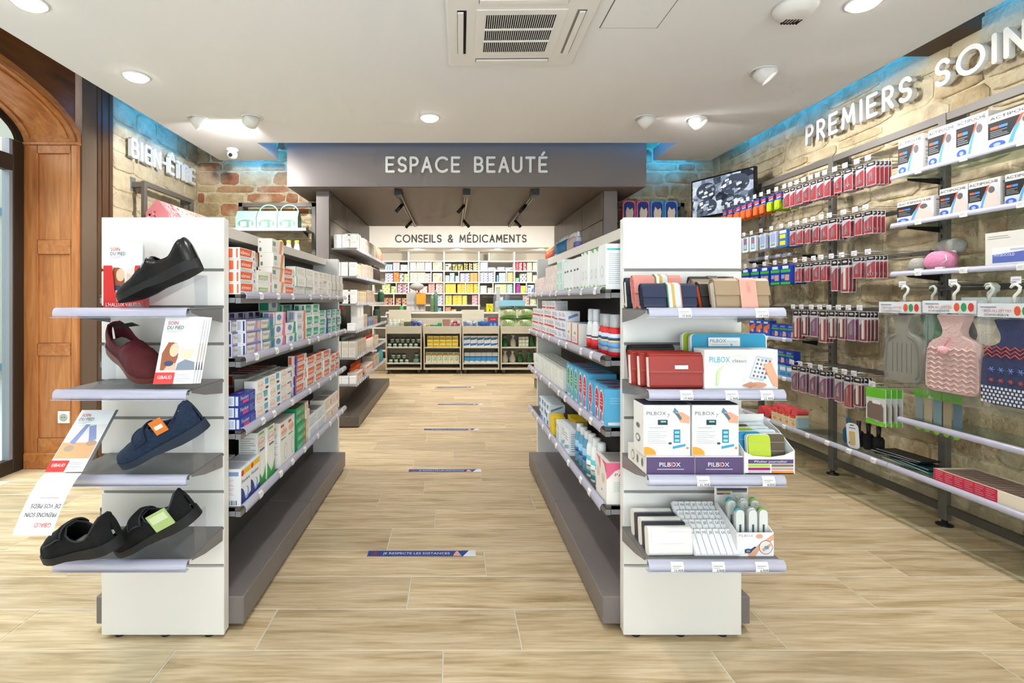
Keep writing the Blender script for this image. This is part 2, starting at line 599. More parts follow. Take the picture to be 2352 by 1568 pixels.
# ================================================================ masonry
def stone_meshes(nv, seed):
    rnd = random.Random(seed)
    out = []
    for q in range(nv):
        base = [(-.5, -.32), (-.36, -.5), (.34, -.5), (.5, -.34), (.5, .3), (.37, .5), (-.33, .5), (-.5, .33)]
        pts = [(x + rnd.uniform(-.035, .035), z + rnd.uniform(-.06, .06)) for x, z in base]
        mb = MB()
        n = 8
        vs, fs = [], []
        for (sc, dep) in ((1.0, 0.0), (0.985, -0.55), (0.86, -1.0)):
            for (x, z) in pts:
                vs.append((x * sc, dep + rnd.uniform(-.16, .16) * (dep < -0.9), z * sc))
        for r_ in range(2):
            for i in range(n):
                a = r_ * n
                fs.append((a + i, a + (i + 1) % n, a + n + (i + 1) % n, a + n + i))
        c = len(vs)
        vs.append((rnd.uniform(-.1, .1), -1.1, rnd.uniform(-.1, .1)))
        for i in range(n):
            fs.append((2 * n + i, 2 * n + (i + 1) % n, c))
        mb.add(vs, fs, 'stone')
        out.append(mb)
    return out


def masonry(parent, to_world, rot, u0, u1, v0, v1, mat, seed, hmin, hmax, wmin, wmax, dep=0.014, avoid=None):
    meshes = []
    for q, mbx in enumerate(stone_meshes(8, seed)):
        mbx.mats = [MT[mat]]
        meshes.append(mbx.mesh('stone'))
    rnd = random.Random(seed + 5)
    v = v0
    while v < v1 - 0.04:
        h = min(rnd.uniform(hmin, hmax), v1 - v)
        u = u0 - rnd.uniform(0, 0.1)
        while u < u1 - 0.03:
            w = rnd.uniform(wmin, wmax)
            a, b = max(u, u0), min(u + w, u1)
            if b - a > 0.05:
                sub = [(v, h)]
                if h > 0.16 and rnd.random() < 0.35:
                    t = rnd.uniform(.4, .6); sub = [(v, h * t), (v + h * t, h * (1 - t))]
                for vv, hh in sub:
                    if avoid and avoid((a + b) / 2, vv + hh / 2):
                        continue
                    g_ = rnd.uniform(0.012, 0.026)
                    link('brick' if mat == 'brick' else 'stone', rnd.choice(meshes), parent, to_world((a + b) / 2, vv + hh / 2), rot,
                         (b - a - g_, dep * rnd.uniform(.6, 1.5), hh - g_ * .8))
            u += w
        v += h


# right wall
mb = MB(); mb.box(XR, XR + 0.3, -1.4, YB + 0.3, 0, 3.0, 'mortar')
wall_r = struct(mb.build('wall_right'))
masonry(wall_r, lambda u, v: (XR, u, v), (0, 0, -PI / 2), 1.35, YB, 0.02, 2.82, 'stone', 3, .09, .2, .2, .52, .010,
        avoid=lambda u, v: u < 1.75 and v < 0.5)
# back wall with its opening
mb = MB()
mb.box(XL - .3, -1.268, YB, YB + 0.25, 0, 3.0, 'mortar')
wall_b = struct(mb.build('wall_back_left'))
masonry(wall_b, lambda u, v: (u, YB, v), (0, 0, 0), XL, -1.27, 1.25, 2.82, 'brick', 8, .075, .15, .12, .42, .007)
mb = MB()
mb.box(1.545, XR + .3, YB, YB + 0.25, 0, 3.0, 'mortar')
wall_b2 = struct(mb.build('wall_back_right'))
masonry(wall_b2, lambda u, v: (u, YB, v), (0, 0, 0), 1.55, XR, 1.25, 2.82, 'brick', 9, .075, .15, .12, .42, .007)
mb = MB(); mb.box(-1.268, 1.545, YB + .02, YB + 0.2, 2.36, 3.0, M('#cfc6b6', .8))
struct(mb.build('wall_back_lintel'))
# left wall beyond the doorway
mb = MB()
mb.box(XL - .36, XL, 3.83, YB + 0.3, 0, 3.0, 'mortar')
wall_l = struct(mb.build('wall_left'))
masonry(wall_l, lambda u, v: (XL, u, v), (0, 0, PI / 2), 3.84, YB, 0.95, 2.82, 'stone', 21, .1, .19, .18, .46, .010)
# brown plaster pier and dark wooden post beside the oak doorway
mb = MB(); mb.box(XL - .05, XL + .012, 3.528, 3.675, 0, 3.0, M('#6f5d4d', .75, bump=.3, bscale=25))
struct(mb.build('wall_left_pier'))
mb = MB()
for i in range(4):
    mb.box(XL - .3, XL + .02 + .006 * (i % 2), 3.675 + i * .039, 3.675 + (i + 1) * .039 - .002, 0, 3.0, 'walnut')
struct(mb.build('trim_5'))
# wall in front of the doorway and the shop-window wall behind the viewer
mb = MB(); mb.box(XL - .36, XL, -1.4, 1.494, 0, 3.0, M('#d8cfc0', .8)); struct(mb.build('wall_left_front'))
mb = MB()
mb.box(XL - .36, -2.3, -1.45, -1.3, 0, 3.0, M('#6b4a30', .6)); mb.box(2.45, XR + .3, -1.45, -1.3, 0, 3.0, M('#6b4a30', .6))
mb.box(-2.3, 2.45, -1.45, -1.3, 2.55, 3.0, M('#6b4a30', .6)); mb.box(-2.3, 2.45, -1.45, -1.3, 0, .3, M('#6b4a30', .6))
struct(mb.build('wall_front'))
win = struct(link('window_1', None))
mb = MB()
for x in (-2.3, -.75, .8, 2.39):
    mb.box(x, x + .06, -1.42, -1.34, .3, 2.55, 'black')
mb.build('window_frame', win)
mb = MB(); mb.box(-2.3, 2.45, -1.385, -1.38, .3, 2.55, 'pane'); mb.build('window_pane', win)
# upper slab
mb = MB(); mb.box(XL - .36, XR + .3, -1.45, YB + .25, 3.0, 3.1, M('#cfd2d6', .8)); struct(mb.build('ceiling_upper'))

# ================================================================ suspended ceiling with its notch round the fascia
mb = MB()
CL, CR, CF, CN, NL, NR = -2.243, 2.50, 4.835, 4.30, -1.68, 1.945
poly = [(CL, -1.3), (CR, -1.3), (CR, CF), (NR, CF), (NR, CN), (NL, CN), (NL, CF), (CL, CF)]
vs = [(x, y, z) for z in (ZC, ZC + .11) for x, y in poly]
fs = [(i, (i + 1) % 8, 8 + (i + 1) % 8, 8 + i) for i in range(8)]
mb.add(vs, fs, 'ceil')
for z in (ZC, ZC + .11):
    mb.add([(CL, -1.3, z), (CR, -1.3, z), (CR, CN, z), (CL, CN, z)], [(0, 1, 2, 3)], 'ceil')
    mb.add([(CL, CN, z), (NL, CN, z), (NL, CF, z), (CL, CF, z)], [(0, 1, 2, 3)], 'ceil')
    mb.add([(NR, CN, z), (CR, CN, z), (CR, CF, z), (NR, CF, z)], [(0, 1, 2, 3)], 'ceil')
ceiling = struct(mb.build('ceiling'))
# blue LED strips lying on the ceiling edge, they glow into the gap
BLUE = (0.0, 0.33, 0.9)
def led(label, x0, y0, x1, y1, nx, ny, power):
    L = math.hypot(x1 - x0, y1 - y0)
    root = thing('led_strip', label, 'light', ((x0 + x1) / 2, (y0 + y1) / 2, ZC + .125), math.atan2(y1 - y0, x1 - x0), 'blue cove light strips')
    mb = MB(); mb.box(-L / 2, L / 2, -.012, .012, -.014, .004, M('#3f9fe0', .4)); mb.build('strip', root)
    d = bpy.data.lights.new('led', 'AREA'); d.shape = 'RECTANGLE'; d.size, d.size_y = L, .04; d.energy = power; d.color = BLUE; d.spread = math.radians(115)
    o = bpy.data.objects.new('led_glow', d); COL.objects.link(o)
    o.location = ((x0 + x1) / 2 + nx * .02, (y0 + y1) / 2 + ny * .02, ZC + .16)
    dirv = Vector((nx, ny, -.12)).normalized()
    xa = Vector((x1 - x0, y1 - y0, 0)).normalized()
    za = -dirv; ya = za.cross(xa).normalized()
    o.rotation_euler = Matrix((xa, ya, za)).transposed().to_euler()
led('blue strip along the ceiling edge over the shelving wall', CR - .06, 1.0, CR - .06, CF - .1, 1, 0, 6)
led('blue strip along the ceiling edge over the wellness wall', CL + .06, 3.86, CL + .06, CF - .1, -1, 0, 2.4)
led('blue strip along the ceiling edge before the fascia', NL + .1, CN - .06, NR - .1, CN - .06, 0, 1, 1.0)
led('blue strip on the ceiling corner by the security dome', CL + .1, CF - .06, NL - .06, CF - .06, 0, 1, 2)
led('blue strip on the ceiling corner by the screen', NR + .06, CF - .06, CR - .1, CF - .06, 0, 1, 2)
led('blue strip facing the short side of the fascia by the dome', NL - .06, CN + .05, NL - .06, CF - .1, 1, 0, 2.5)
led('blue strip facing the short side of the fascia by the screen', NR + .06, CN + .05, NR + .06, CF - .1, -1, 0, 2.5)

# ================================================================ fascia canopy, partitions, plinths
mb = MB()
mb.box(-1.481, 1.7475, 4.496, 5.65, 2.199, 2.92, 'grey')
mb.box(-1.264, 1.54, 5.658, 6.88, 2.199, 2.4, 'taupe')
mb.box(-1.47, 1.73, 4.51, 5.64, 2.195, 2.2, 'taupe')
canopy = tag(mb.build('canopy_fascia'), 'deep grey canopy box over the beauty aisle carrying white lettering', 'canopy')
sign('ESPACE BEAUTÉ', 'white rounded letters ESPACE BEAUTÉ on the grey canopy', .125, .021, .01, 1.452, .018, M('#f2f0ee', .4), (-.595, 4.494, 2.329), 0)
def partition(label, xa, xb, px0, px1, face):
    root = thing('display_partition', label, 'partition')
    mb = MB(); mb.box(xa + .004, xb - .004, 4.67, 6.88, 0, 2.194, 'dgrey'); mb.build('core', root)
    mb = MB(); mb.box(xa, xb, 4.655, 4.672, 0, 2.194, 'grey', .002); mb.build('end_board', root)
    ys = [4.675, 5.4, 6.14, 6.88]
    zs = [.107, .62, 1.13, 1.62, 1.93, 2.19]
    xf = xb if face > 0 else xa
    for i in range(3):
        for j in range(5):
            mb = MB()
            mb.box(min(xf, xf + face * .008), max(xf, xf + face * .008), ys[i] + .003, ys[i + 1] - .003, zs[j] + .003, zs[j + 1] - .003, 'panelwood')
            mb.build('panel', root)
    mb = MB(); mb.box(px0, px1, 4.615, 6.88, .012, .107, 'plinthwood', .003); mb.build('plinth', root)
    for z in (.385, .637, .89, 1.146, 1.407, 1.67):
        s0, s1 = (xb + .008, -.903) if face > 0 else (1.17, xa - .008)
        mb = MB(); mb.box(s0, s1, 4.70, 6.86, z - .018, z, 'steel', .002); sh = mb.build('shelf', root)
        xr = s1 if face > 0 else s0
        mb = MB(); mb.box(min(xr, xr + face * .008), max(xr, xr + face * .008), 4.70, 6.86, z - .02, z + .012, 'rail'); mb.build('price_rail', sh)
        mb = MB()
        for k in range(22):
            y = 4.76 + k * .097
            mb.box(min(xr + face * .008, xr + face * .0095), max(xr + face * .008, xr + face * .0095), y, y + .03, z - .016, z + .008, 'tag')
        o = mb.build('price_tags', sh); o['kind'] = 'stuff'
    return root
partition('grey panelled partition with six cosmetic shelves behind the slipper gondola', -1.264, -1.1437, -1.1437, -.86, 1)
partition('grey panelled partition with cosmetic shelves behind the wallet gondola', 1.415, 1.54, 1.13, 1.415, -1)

# track lights under the canopy
def spot_light(parent, loc, target, power, size, blend=.6, color=(1.0, .975, .95), radius=.03):
    d = bpy.data.lights.new('lamp', 'SPOT')
    d.energy, d.spot_size, d.spot_blend, d.color, d.shadow_soft_size = power, math.radians(size), blend, color, radius
    o = bpy.data.objects.new('lamp', d); COL.objects.link(o)
    o.location = loc
    o.rotation_euler = (Vector(target) - Vector(loc)).to_track_quat('-Z', 'Y').to_euler()
    return o
for k, (x, nm) in enumerate(((-.493, 'on the slipper side'), (.135, 'in the middle'), (.768, 'on the wallet side'))):
    root = thing('track_light', 'black track rail with two small spotlights under the canopy, ' + nm, 'light', group='track lights under the canopy')
    mb = MB(); mb.box(x - .033, x + .033, 4.575, 4.74, 2.142, 2.194, M('#22242a', .35), .002); mb.build('power_box', root)
    mb = MB(); mb.box(x - .018, x - .006, 4.74, 6.7, 2.158, 2.194, M('#8a8078', .3, .6)); mb.box(x + .006, x + .018, 4.74, 6.7, 2.158, 2.194, M('#8a8078', .3, .6))
    mb.box(x - .006, x + .006, 4.74, 6.7, 2.17, 2.194, 'black'); mb.build('rail', root)
    for (y, sx) in ((5.15, -1), (6.15, 1)) if k else ((5.1, -1), (6.2, -1)):
        a, b = Vector((x + sx * .01, y, 2.155)), Vector((x + sx * .075, y - .02, 2.075))
        mb = MB(); mb.tube([(x, y, 2.16), a], .009, 'black'); mb.tube([a, b], .018, 'black', 10)
        o = mb.build('spotlight', root)
        spot_light(o, b + Vector((sx * .01, 0, -.012)), b + Vector((sx * .5, 0, -.9)), 30, 110, radius=.015)

# ================================================================ downlights
def downlight(label, x, y, kind, aim=None, power=62, size=130):
    root = thing('ceiling_spotlight', label, 'light', (x, y, ZC), 0, 'white ceiling spotlights')
    mb = MB()
    ring = [(.076, -.001), (.076, -.006), (.066, -.008), (.062, -.002)]
    mb.lathe(ring, M('#f2f0ee', .4), 24); mb.build('ring', root)
    E = M('#fff6ea', .4, emit=9.0)
    if kind == 'down':
        mb = MB(); mb.lathe([(.06, -.003), (.058, -.016), (.05, -.022)], E, 24); mb.build('lens', root)
        spot_light(root, (x, y, ZC - .03), (x, y, 0) if aim is None else aim, power, size, .5, radius=.05)
    else:
        d = (Vector(aim) - Vector((x, y, ZC))).normalized()
        q = Vector((0, 0, -1)).rotation_difference(d)
        mb = MB()
        mb.lathe([(.05, .02), (.057, 0), (.057, -.03), (.055, -.062), (.05, -.064), (.048, -.05)], M('#f0eeec', .4), 22)
        o = mb.build('head', root, (0, 0, -.002)); o.rotation_mode = 'QUATERNION'; o.rotation_quaternion = q
        mb = MB(); mb.lathe([(.048, -.05), (.03, -.052)], E, 22)
        o2 = mb.build('lens', o)
        spot_light(root, Vector((x, y, ZC - .01)) + d * .075, aim, power, size, .6, radius=.04)
downlight('round recessed spotlight over the oak doorway, near the frame edge', -1.92, 2.27, 'down')
downlight('round recessed spotlight over the shoe display end panel', -1.906, 3.02, 'down')
downlight('white swivel spotlight turned away, nearest the wellness wall', -1.89, 3.72, 'tilt', (-1.0, 4.4, 1.0))
downlight('white swivel spotlight facing its neighbour, above the slipper gondola', -1.478, 3.70, 'tilt', (-2.4, 4.6, 1.7))
downlight('small round spotlight in the ceiling centre before the canopy', -.164, 3.70, 'down')
downlight('white swivel spotlight above the wallet gondola, turned to the shelving', 1.425, 3.71, 'tilt', (2.6, 3.9, 1.4), 28)
downlight('white swivel spotlight beside the first, nearer the shelving wall', 1.82, 3.73, 'tilt', (2.66, 3.2, 1.2), 27)
downlight('large tilted spotlight with lit edge aimed at the shelving wall', 1.83, 2.95, 'tilt', (2.66, 2.6, 1.4), 23)
downlight('round recessed spotlight next to the ceiling sounder', 1.87, 2.27, 'down', (2.3, 2.1, 0))
for (x, y, w_) in ((-1.92, .9, 'by the oak doorway'), (-.16, 1.5, 'over the gondola ends'), (1.87, .9, 'by the near shelving'), (-.16, .1, 'over the viewer'), (-.9, .45, 'before the slipper panel'), (.75, .45, 'before the wallet panel')):
    downlight('recessed ceiling spotlight above the picture edge, ' + w_, x, y, 'down', power=48 if y == 1.5 else 14)

# ceiling cassette
root = thing('air_conditioner', 'square white ceiling cassette air conditioner with dark slotted grille', 'air conditioner', (.324, 2.482, ZC), math.radians(-1.0))
W = M('#f1eeea', .4); DK = M('#17130f', .7)
mb = MB(); mb.box(-.35, .35, -.35, .35, -.03, -.002, W, .012); mb.build('frame', root)
mb = MB(); mb.box(-.21, .21, -.21, .21, -.036, -.03, W, .002); gp = mb.build('grille_panel', root)
mb = MB(); mb.box(-.165, .165, -.17, .17, -.0372, -.0362, DK); mb.build('grille_opening', gp)
for i in range(33):
    mb = MB(); x = -.163 + i * .0102
    mb.box(x - .0015, x + .0015, -.17, .17, -.0405, -.0375, W); mb.build('slat', gp)
for y in (-.055, .055):
    mb = MB(); mb.box(-.167, .167, y - .004, y + .004, -.0445, -.037, W); mb.build('crossbar', gp)
for (cx, cy, lx, ly) in ((-.275, 0, .022, .2), (.275, 0, .022, .2), (0, .275, .2, .022), (0, -.275, .2, .022)):
    mb = MB(); mb.box(cx - lx, cx + lx, cy - ly, cy + ly, -.0312, -.0302, DK if cx < 0 else M('#8d867e', .5)); mb.build('outlet', root)
    mb = MB()
    if lx < ly:
        s = 1 if cx > 0 else -1
        mb.box(cx - .016 + .004 * s, cx + .012 + .004 * s, cy - ly + .004, cy + ly - .004, -.041, -.033, W, .002)
    else:
        mb.box(cx - lx + .004, cx + lx - .004, cy - .016, cy + .016, -.04, -.032, W, .002)
    mb.build('flap', root)
mb = MB()
for i in range(5):
    mb.box(.235 + i * .02, .245 + i * .02, -.315 + (i % 2) * .012, -.309 + (i % 2) * .012, -.031, -.0301, MT['ink'])
mb.build('indicator', root)
# access hatch
mb = MB()
for (x0, x1, y0, y1) in ((.732, 1.02, 2.484, 2.488), (.732, .736, 2.1, 2.488), (1.016, 1.02, 2.1, 2.488), (.732, 1.02, 2.1, 2.104)):
    mb.box(x0, x1, y0, y1, ZC - .0012, ZC - .0002, M('#6f675f', .7))
mb.box(.737, 1.015, 2.105, 2.483, ZC - .003, ZC - .0002, 'ceil')
tag(mb.build('access_hatch'), 'flush square access hatch with thin dark joint in the ceiling', 'hatch')
# sounder / vent
root = thing('ceiling_sounder', 'round white slotted ceiling sounder by the recessed spotlight', 'sounder', (1.58, 2.3, ZC))
mb = MB(); mb.lathe([(.095, -.001), (.09, -.02), (.07, -.045), (.05, -.052)], W, 28); mb.build('housing', root)
for i in range(6):
    mb = MB(); x = -.03 + i * .014
    mb.box(x, x + .007, .02, .062, -.0535, -.03, DK); o = mb.build('slot', root)
root = thing('security_camera', 'white dome security camera under the ceiling corner', 'camera', (-1.962, 4.47, ZC))
mb = MB(); mb.lathe([(.05, -.001), (.05, -.018), (.034, -.026)], W, 20); mb.build('mount', root)
mb = MB(); mb.lathe([(.033, -.024), (.044, -.04), (.044, -.062), (.034, -.083), (.012, -.09)], W, 20); mb.build('dome', root)
mb = MB(); mb.lathe([(.017, 0), (.017, .006), (.009, .007)], DK, 14); mb.build('lens', root, (.004, -.043, -.066), (math.radians(105), 0, 0))
# dark beam in the cove on the right
mb = MB(); mb.box(2.18, XR, 2.525, 2.81, 2.66, 2.99, M('#5b4a3d', .7)); mb.box(2.503, XR, 2.525, 2.81, 2.545, 2.66, M('#5b4a3d', .7)); struct(mb.build('trim_6'))

# ================================================================ wall lettering
sign('BIEN-ÊTRE', 'white raised letters BIEN-ÊTRE on the stone wall', .135, .026, .01, 1.0, .03, M('#f4f2ee', .4), (XL + .03, 4.0, 2.335), PI / 2)
sign('PREMIERS SOINS', 'white raised letters PREMIERS SOINS on the stone wall', .125, .024, .01, 1.55, .03, M('#f4f2ee', .4), (XR - .035, 3.715, 2.332), -PI / 2)

# ================================================================ oak doorway on the left
portal = struct(link('trim_1', None))
YJ = 3.506
def oakbox(name, x0, x1, y0, y1, z0, z1, mat='oak', c=.002, parent=None):
    mb = MB(); mb.box(x0, x1, y0, y1, z0, z1, mat, c); return mb.build(name, parent or portal)
oakbox('jamb_core', -3.0, XL - .003, YJ + .012, YJ + .1, 0, 2.29)
for (x0, x1) in ((-3.0, -2.905), (-2.665, XL)):
    oakbox('stile', x0, x1, YJ - .006, YJ + .02, .1, 2.262)
RZ = [(.1, .21), (.79, .875), (1.50, 1.60), (2.205, 2.262)]
for z0, z1 in RZ:
    oakbox('rail', -2.9, -2.67, YJ - .006, YJ + .02, z0, z1, 'oak_h')
for i in range(3):
    oakbox('panel', -2.9, -2.67, YJ + .006, YJ + .014, RZ[i][1], RZ[i + 1][0], 'oak', .003)
    for (a, b, c_, d_) in ((-2.905, -2.897, RZ[i][1], RZ[i + 1][0]), (-2.673, -2.665, RZ[i][1], RZ[i + 1][0])):
        oakbox('bead', a, b, YJ - .009, YJ + .008, c_, d_, 'oak', .002)
oakbox('plinth_block', -2.99, XL + .012, YJ - .022, YJ + .02, 0, .11, 'oak_h', .006)
oakbox('impost_moulding', -3.0, XL + .012, YJ - .018, YJ + .02, 2.262, 2.283, 'oak_h', .005)
def arch(t, a=1.006, b=.316):
    return 2.5 + a * math.cos(t), 2.273 + b * math.sin(t)
NA = 28
mb = MB()
mb.grid(2, NA + 1, lambda i, j: ((-3.0, XL)[i],) + arch(PI * j / NA), 'oak_h', True)
mb.grid(2, NA + 1, lambda i, j: ((-3.0, XL)[i],) + arch(PI * j / NA, 1.05, .36), 'oak_h', True)
mb.build('arch_soffit', portal)
for (xa, xb) in ((-2.97, -2.945), (-2.705, -2.68)):
    mb = MB()
    mb.grid(4, NA - 1, lambda i, j: ((xa, xa, xb, xb)[i],) + arch(PI * (j + 1) / NA, (1.004, .993, .993, 1.004)[i], (.314, .304, .304, .314)[i]), 'oak_h', False)
    mb.build('soffit_bead', portal)
# spandrel with fascia mouldings
mb = MB()
top = 2.99
vs, fs = [], []
for j in range(NA + 1):
    y, z = arch(PI * j / NA)
    vs += [(XL - .02, y, z), (XL - .02, y, top)]
for j in range(NA):
    fs.append((2 * j, 2 * j + 1, 2 * j + 3, 2 * j + 2))
mb.add(vs, fs, 'walnut_s' if 'walnut_s' in MT else oak_mat('spandrel_oak', '#5a3416', '#7a4a22', '#8f5b2c', 1))
mb.build('spandrel', portal)
mb = MB()
mb.grid(4, NA + 1, lambda i, j: ((XL - .02, XL + .004, XL + .004, XL - .02)[i],) + arch(PI * j / NA, (1.006, 1.006, 1.05, 1.05)[i], (.316, .316, .36, .36)[i]), 'oak_h', False)
mb.build('archivolt', portal)
oakbox('cornice', XL - .02, XL + .03, 1.5, YJ, 2.78, 2.815, 'oak_h', .006)
# wall socket on the jamb
root = thing('wall_socket', 'white square wall socket on the oak door jamb', 'socket', (-2.712, YJ - .006, .36))
mb = MB(); mb.box(-.042, .042, -.008, .0, -.042, .042, M('#f3f3f2', .35), .003); mb.build('plate', root)
mb = MB(); mb.lathe([(.026, 0), (.026, .003), (.022, .003)], M('#b9bcb4', .5), 20); mb.build('well', root, (0, -.008, 0), (PI / 2, 0, 0))
for dx in (-.009, .009):
    mb = MB(); mb.lathe([(.003, 0), (.003, .0015)], DK, 8); mb.build('hole', root, (dx, -.0115, 0), (PI / 2, 0, 0))
# glass door
door = struct(link('door_1', None))
BZ = M('#3c332c', .4, .3)
mb = MB()
mb.box(-3.05, -2.99, 3.41, YJ - .008, 0, 2.275, BZ, .004); mb.box(-3.045, -2.995, 3.385, 3.412, .09, 2.275, M('#8b8f96', .4)); mb.build('post', door)
mb = MB(); mb.box(-3.05, -2.99, 1.5, 3.41, 0, .095, BZ, .004); mb.build('bottom_rail', door)
mb = MB(); mb.box(-3.05, -2.99, 1.5, 3.41, 2.06, 2.17, BZ, .004); mb.build('transom', door)
mb = MB(); mb.box(-3.05, -2.99, 1.5, 1.56, 0, 2.3, BZ, .004); mb.build('post', door)
mb = MB(); mb.box(-3.05, -2.99, 2.47, 2.53, 0, 2.1, BZ, .004); mb.build('post', door)
mb = MB()
mb.grid(2, NA + 1, lambda i, j: (-3.02,) + arch(PI * j / NA, (1.05, .95)[i], (.36, .27)[i]), BZ, True); mb.build('arch_frame', door)
for (y0, y1) in ((1.56, 2.47), (2.53, 3.39)):
    mb = MB(); mb.box(-3.026, -3.018, y0, y1, .095, 2.06, 'pane'); mb.build('pane', door)
mb = MB(); mb.prism([arch(PI * j / NA, 1.0, .31) for j in range(NA + 1)], 'x', -3.026, -3.018, 'pane'); mb.build('pane', door)
# the street outside
mb = MB(); mb.box(-9, -3.0, -6, 14, -.1, -.03, M('#d9d6cf', .9)); struct(mb.build('pavement'))
mb = MB(); mb.box(-7.3, -7.0, -4, 16, -.1, 5.5, M('#e6dfcf', .9, bump=.4, bscale=3)); fa = struct(mb.build('facade_across_the_street'))
for y in (7.1, 9.6):
    mb = MB(); mb.box(-7.0, -6.93, y, y + .1, .1, 2.6, M('#7f9fb5', .6)); mb.box(-7.0, -6.93, y + 1.4, y + 1.5, .1, 2.6, M('#7f9fb5', .6))
    mb.box(-7.0, -6.93, y + .1, y + 1.4, 2.5, 2.6, M('#7f9fb5', .6)); mb.box(-7.0, -6.93, y + .1, y + 1.4, .1, .2, M('#7f9fb5', .6)); mb.build('window_frame', fa)

# ================================================================ back room shell
mb = MB()
mb.box(-3.1, -3.0, YB + .25, 10.9, 0, 2.75, M('#ddd6c8', .8)); struct(mb.build('wall_back_room_left'))
mb = MB(); mb.box(3.0, 3.1, YB + .25, 10.9, 0, 2.75, M('#ddd6c8', .8)); struct(mb.build('wall_back_room_right'))
mb = MB(); mb.box(-3.1, 3.1, 10.65, 10.8, 0, 2.75, M('#ddd6c8', .8)); struct(mb.build('wall_back_room_end'))
mb = MB(); mb.box(-3.1, 3.1, YB + .25, 10.9, 2.75, 2.85, 'ceil'); struct(mb.build('ceiling_back_room'))
mb = MB(); mb.box(-3.0, 3.0, 9.3, 10.65, 2.16, 2.75, M('#e9e4da', .7)); struct(mb.build('ceiling_soffit'))
sign('CONSEILS & MÉDICAMENTS', 'black letters CONSEILS & MÉDICAMENTS on the white soffit', .128, .02, .01, 2.44, .012, M('#231f1b', .5), (-1.055, 9.298, 2.262), 0)
for k, x in enumerate((-1.62, -.66, .1, .87, 1.7)):
    root = thing('recessed_downlight', 'tiny lit downlight under the white soffit, %s from the slipper side' % ORD[k], 'light', (x, 9.55, 2.16), 0, 'downlights under the soffit')
    mb = MB(); mb.lathe([(.055, -.001), (.05, -.012), (.045, -.014)], M('#fff4e0', .4, emit=8.0 if k in (1, 3) else 3.0), 16); mb.build('lens', root)
    spot_light(root, (x, 9.55, 2.13), (x, 10.35, 1.45), 18, 150, .5)
for (x, y) in ((-1.2, 7.5), (.2, 7.5), (1.5, 7.5)):  # unseen lamps added to light the soffit face and the carts
    root = thing('recessed_downlight', 'added lamp in the back room ceiling hidden behind the canopy, %s' % {-1.2: 'slipper side', .2: 'middle', 1.5: 'wallet side'}[x], 'light', (x, y, 2.75), 0, 'added back room lamps')
    mb = MB(); mb.lathe([(.06, -.001), (.055, -.012), (.045, -.014)], M('#fff4e0', .4, emit=6.0), 16); mb.build('lens', root)
    spot_light(root, (x, y, 2.72), (x, y + 1.0, .6), 115, 150, .6)
# ================================================================ packaging
def carton(w, d, h, base, decs=(), c=0.0008, r=.42):
    """box standing on its base, front towards -y; decorations are flat print on a face"""
    mb = MB()
    mb.box(-w / 2, w / 2, -d / 2, d / 2, 0, h, M(base, r), c)
    FR = {'F': (Vector((-w / 2, -d / 2, 0)), Vector((w, 0, 0)), Vector((0, 0, h)), Vector((0, -1, 0))),
          'L': (Vector((-w / 2, d / 2, 0)), Vector((0, -d, 0)), Vector((0, 0, h)), Vector((-1, 0, 0))),
          'R': (Vector((w / 2, -d / 2, 0)), Vector((0, d, 0)), Vector((0, 0, h)), Vector((1, 0, 0))),
          'T': (Vector((-w / 2, -d / 2, h)), Vector((w, 0, 0)), Vector((0, d, 0)), Vector((0, 0, 1)))}
    for k, dd in enumerate(decs):
        face, kind = dd[0], dd[1]
        O, U, V, Nn = FR[face]
        O = O + Nn * (0.0003 + 0.00012 * k)
        if kind == 'r':
            u0, v0, u1, v1, col = dd[2:7]
            mb.add([O + U * u0 + V * v0, O + U * u1 + V * v0, O + U * u1 + V * v1, O + U * u0 + V * v1], [(0, 1, 2, 3)], M(col, r))
        elif kind == 'p':
            pts, col = dd[2], dd[3]
            mb.add([O + U * u + V * v for u, v in pts], [tuple(range(len(pts)))], M(col, r))
        elif kind == 'e':
            cu, cv, ru, rv, col = dd[2:7]
            n = 14
            mb.add([O + U * (cu + ru * math.cos(2 * PI * i / n)) + V * (cv + rv * math.sin(2 * PI * i / n)) for i in range(n)], [tuple(range(n))], M(col, r))
        elif kind == 't':
            string, u, v, hh, col = dd[2:7]
            fw = dd[7] * U.length if len(dd) > 7 else None
            mb.text(string, O + U * u + V * v, U, V, hh * V.length, M(col, r), 'l', fw)
        elif kind == 'l':      # small print lines
            u0, v0, u1, v1, n, col = dd[2:8]
            for i in range(n):
                va = v0 + (v1 - v0) * (i + .2) / n; vb = v0 + (v1 - v0) * (i + .55) / n
                ue = u1 - (u1 - u0) * (.35 if i % 3 == 2 else .08 * (i % 2))
                mb.add([O + U * u0 + V * va, O + U * ue + V * va, O + U * ue + V * vb, O + U * u0 + V * vb], [(0, 1, 2, 3)], M(col, r))
        elif kind == 'b':      # bar code
            u0, v0, u1, v1, n, col = dd[2:8]
            for i in range(n):
                ua = u0 + (u1 - u0) * i / n; ub = ua + (u1 - u0) / n * (.35 + .3 * (i % 3 == 1))
                mb.add([O + U * ua + V * v0, O + U * ub + V * v0, O + U * ub + V * v1, O + U * ua + V * v1], [(0, 1, 2, 3)], M(col, r))
    return mb.mesh('carton')


WH = '#f2f0ec'
KD = {}


def kind(name, w, d, h, base, decs, obj, desc, cat='box'):
    KD[name] = (carton(w, d, h, base, decs), w, d, h, obj, desc, cat)


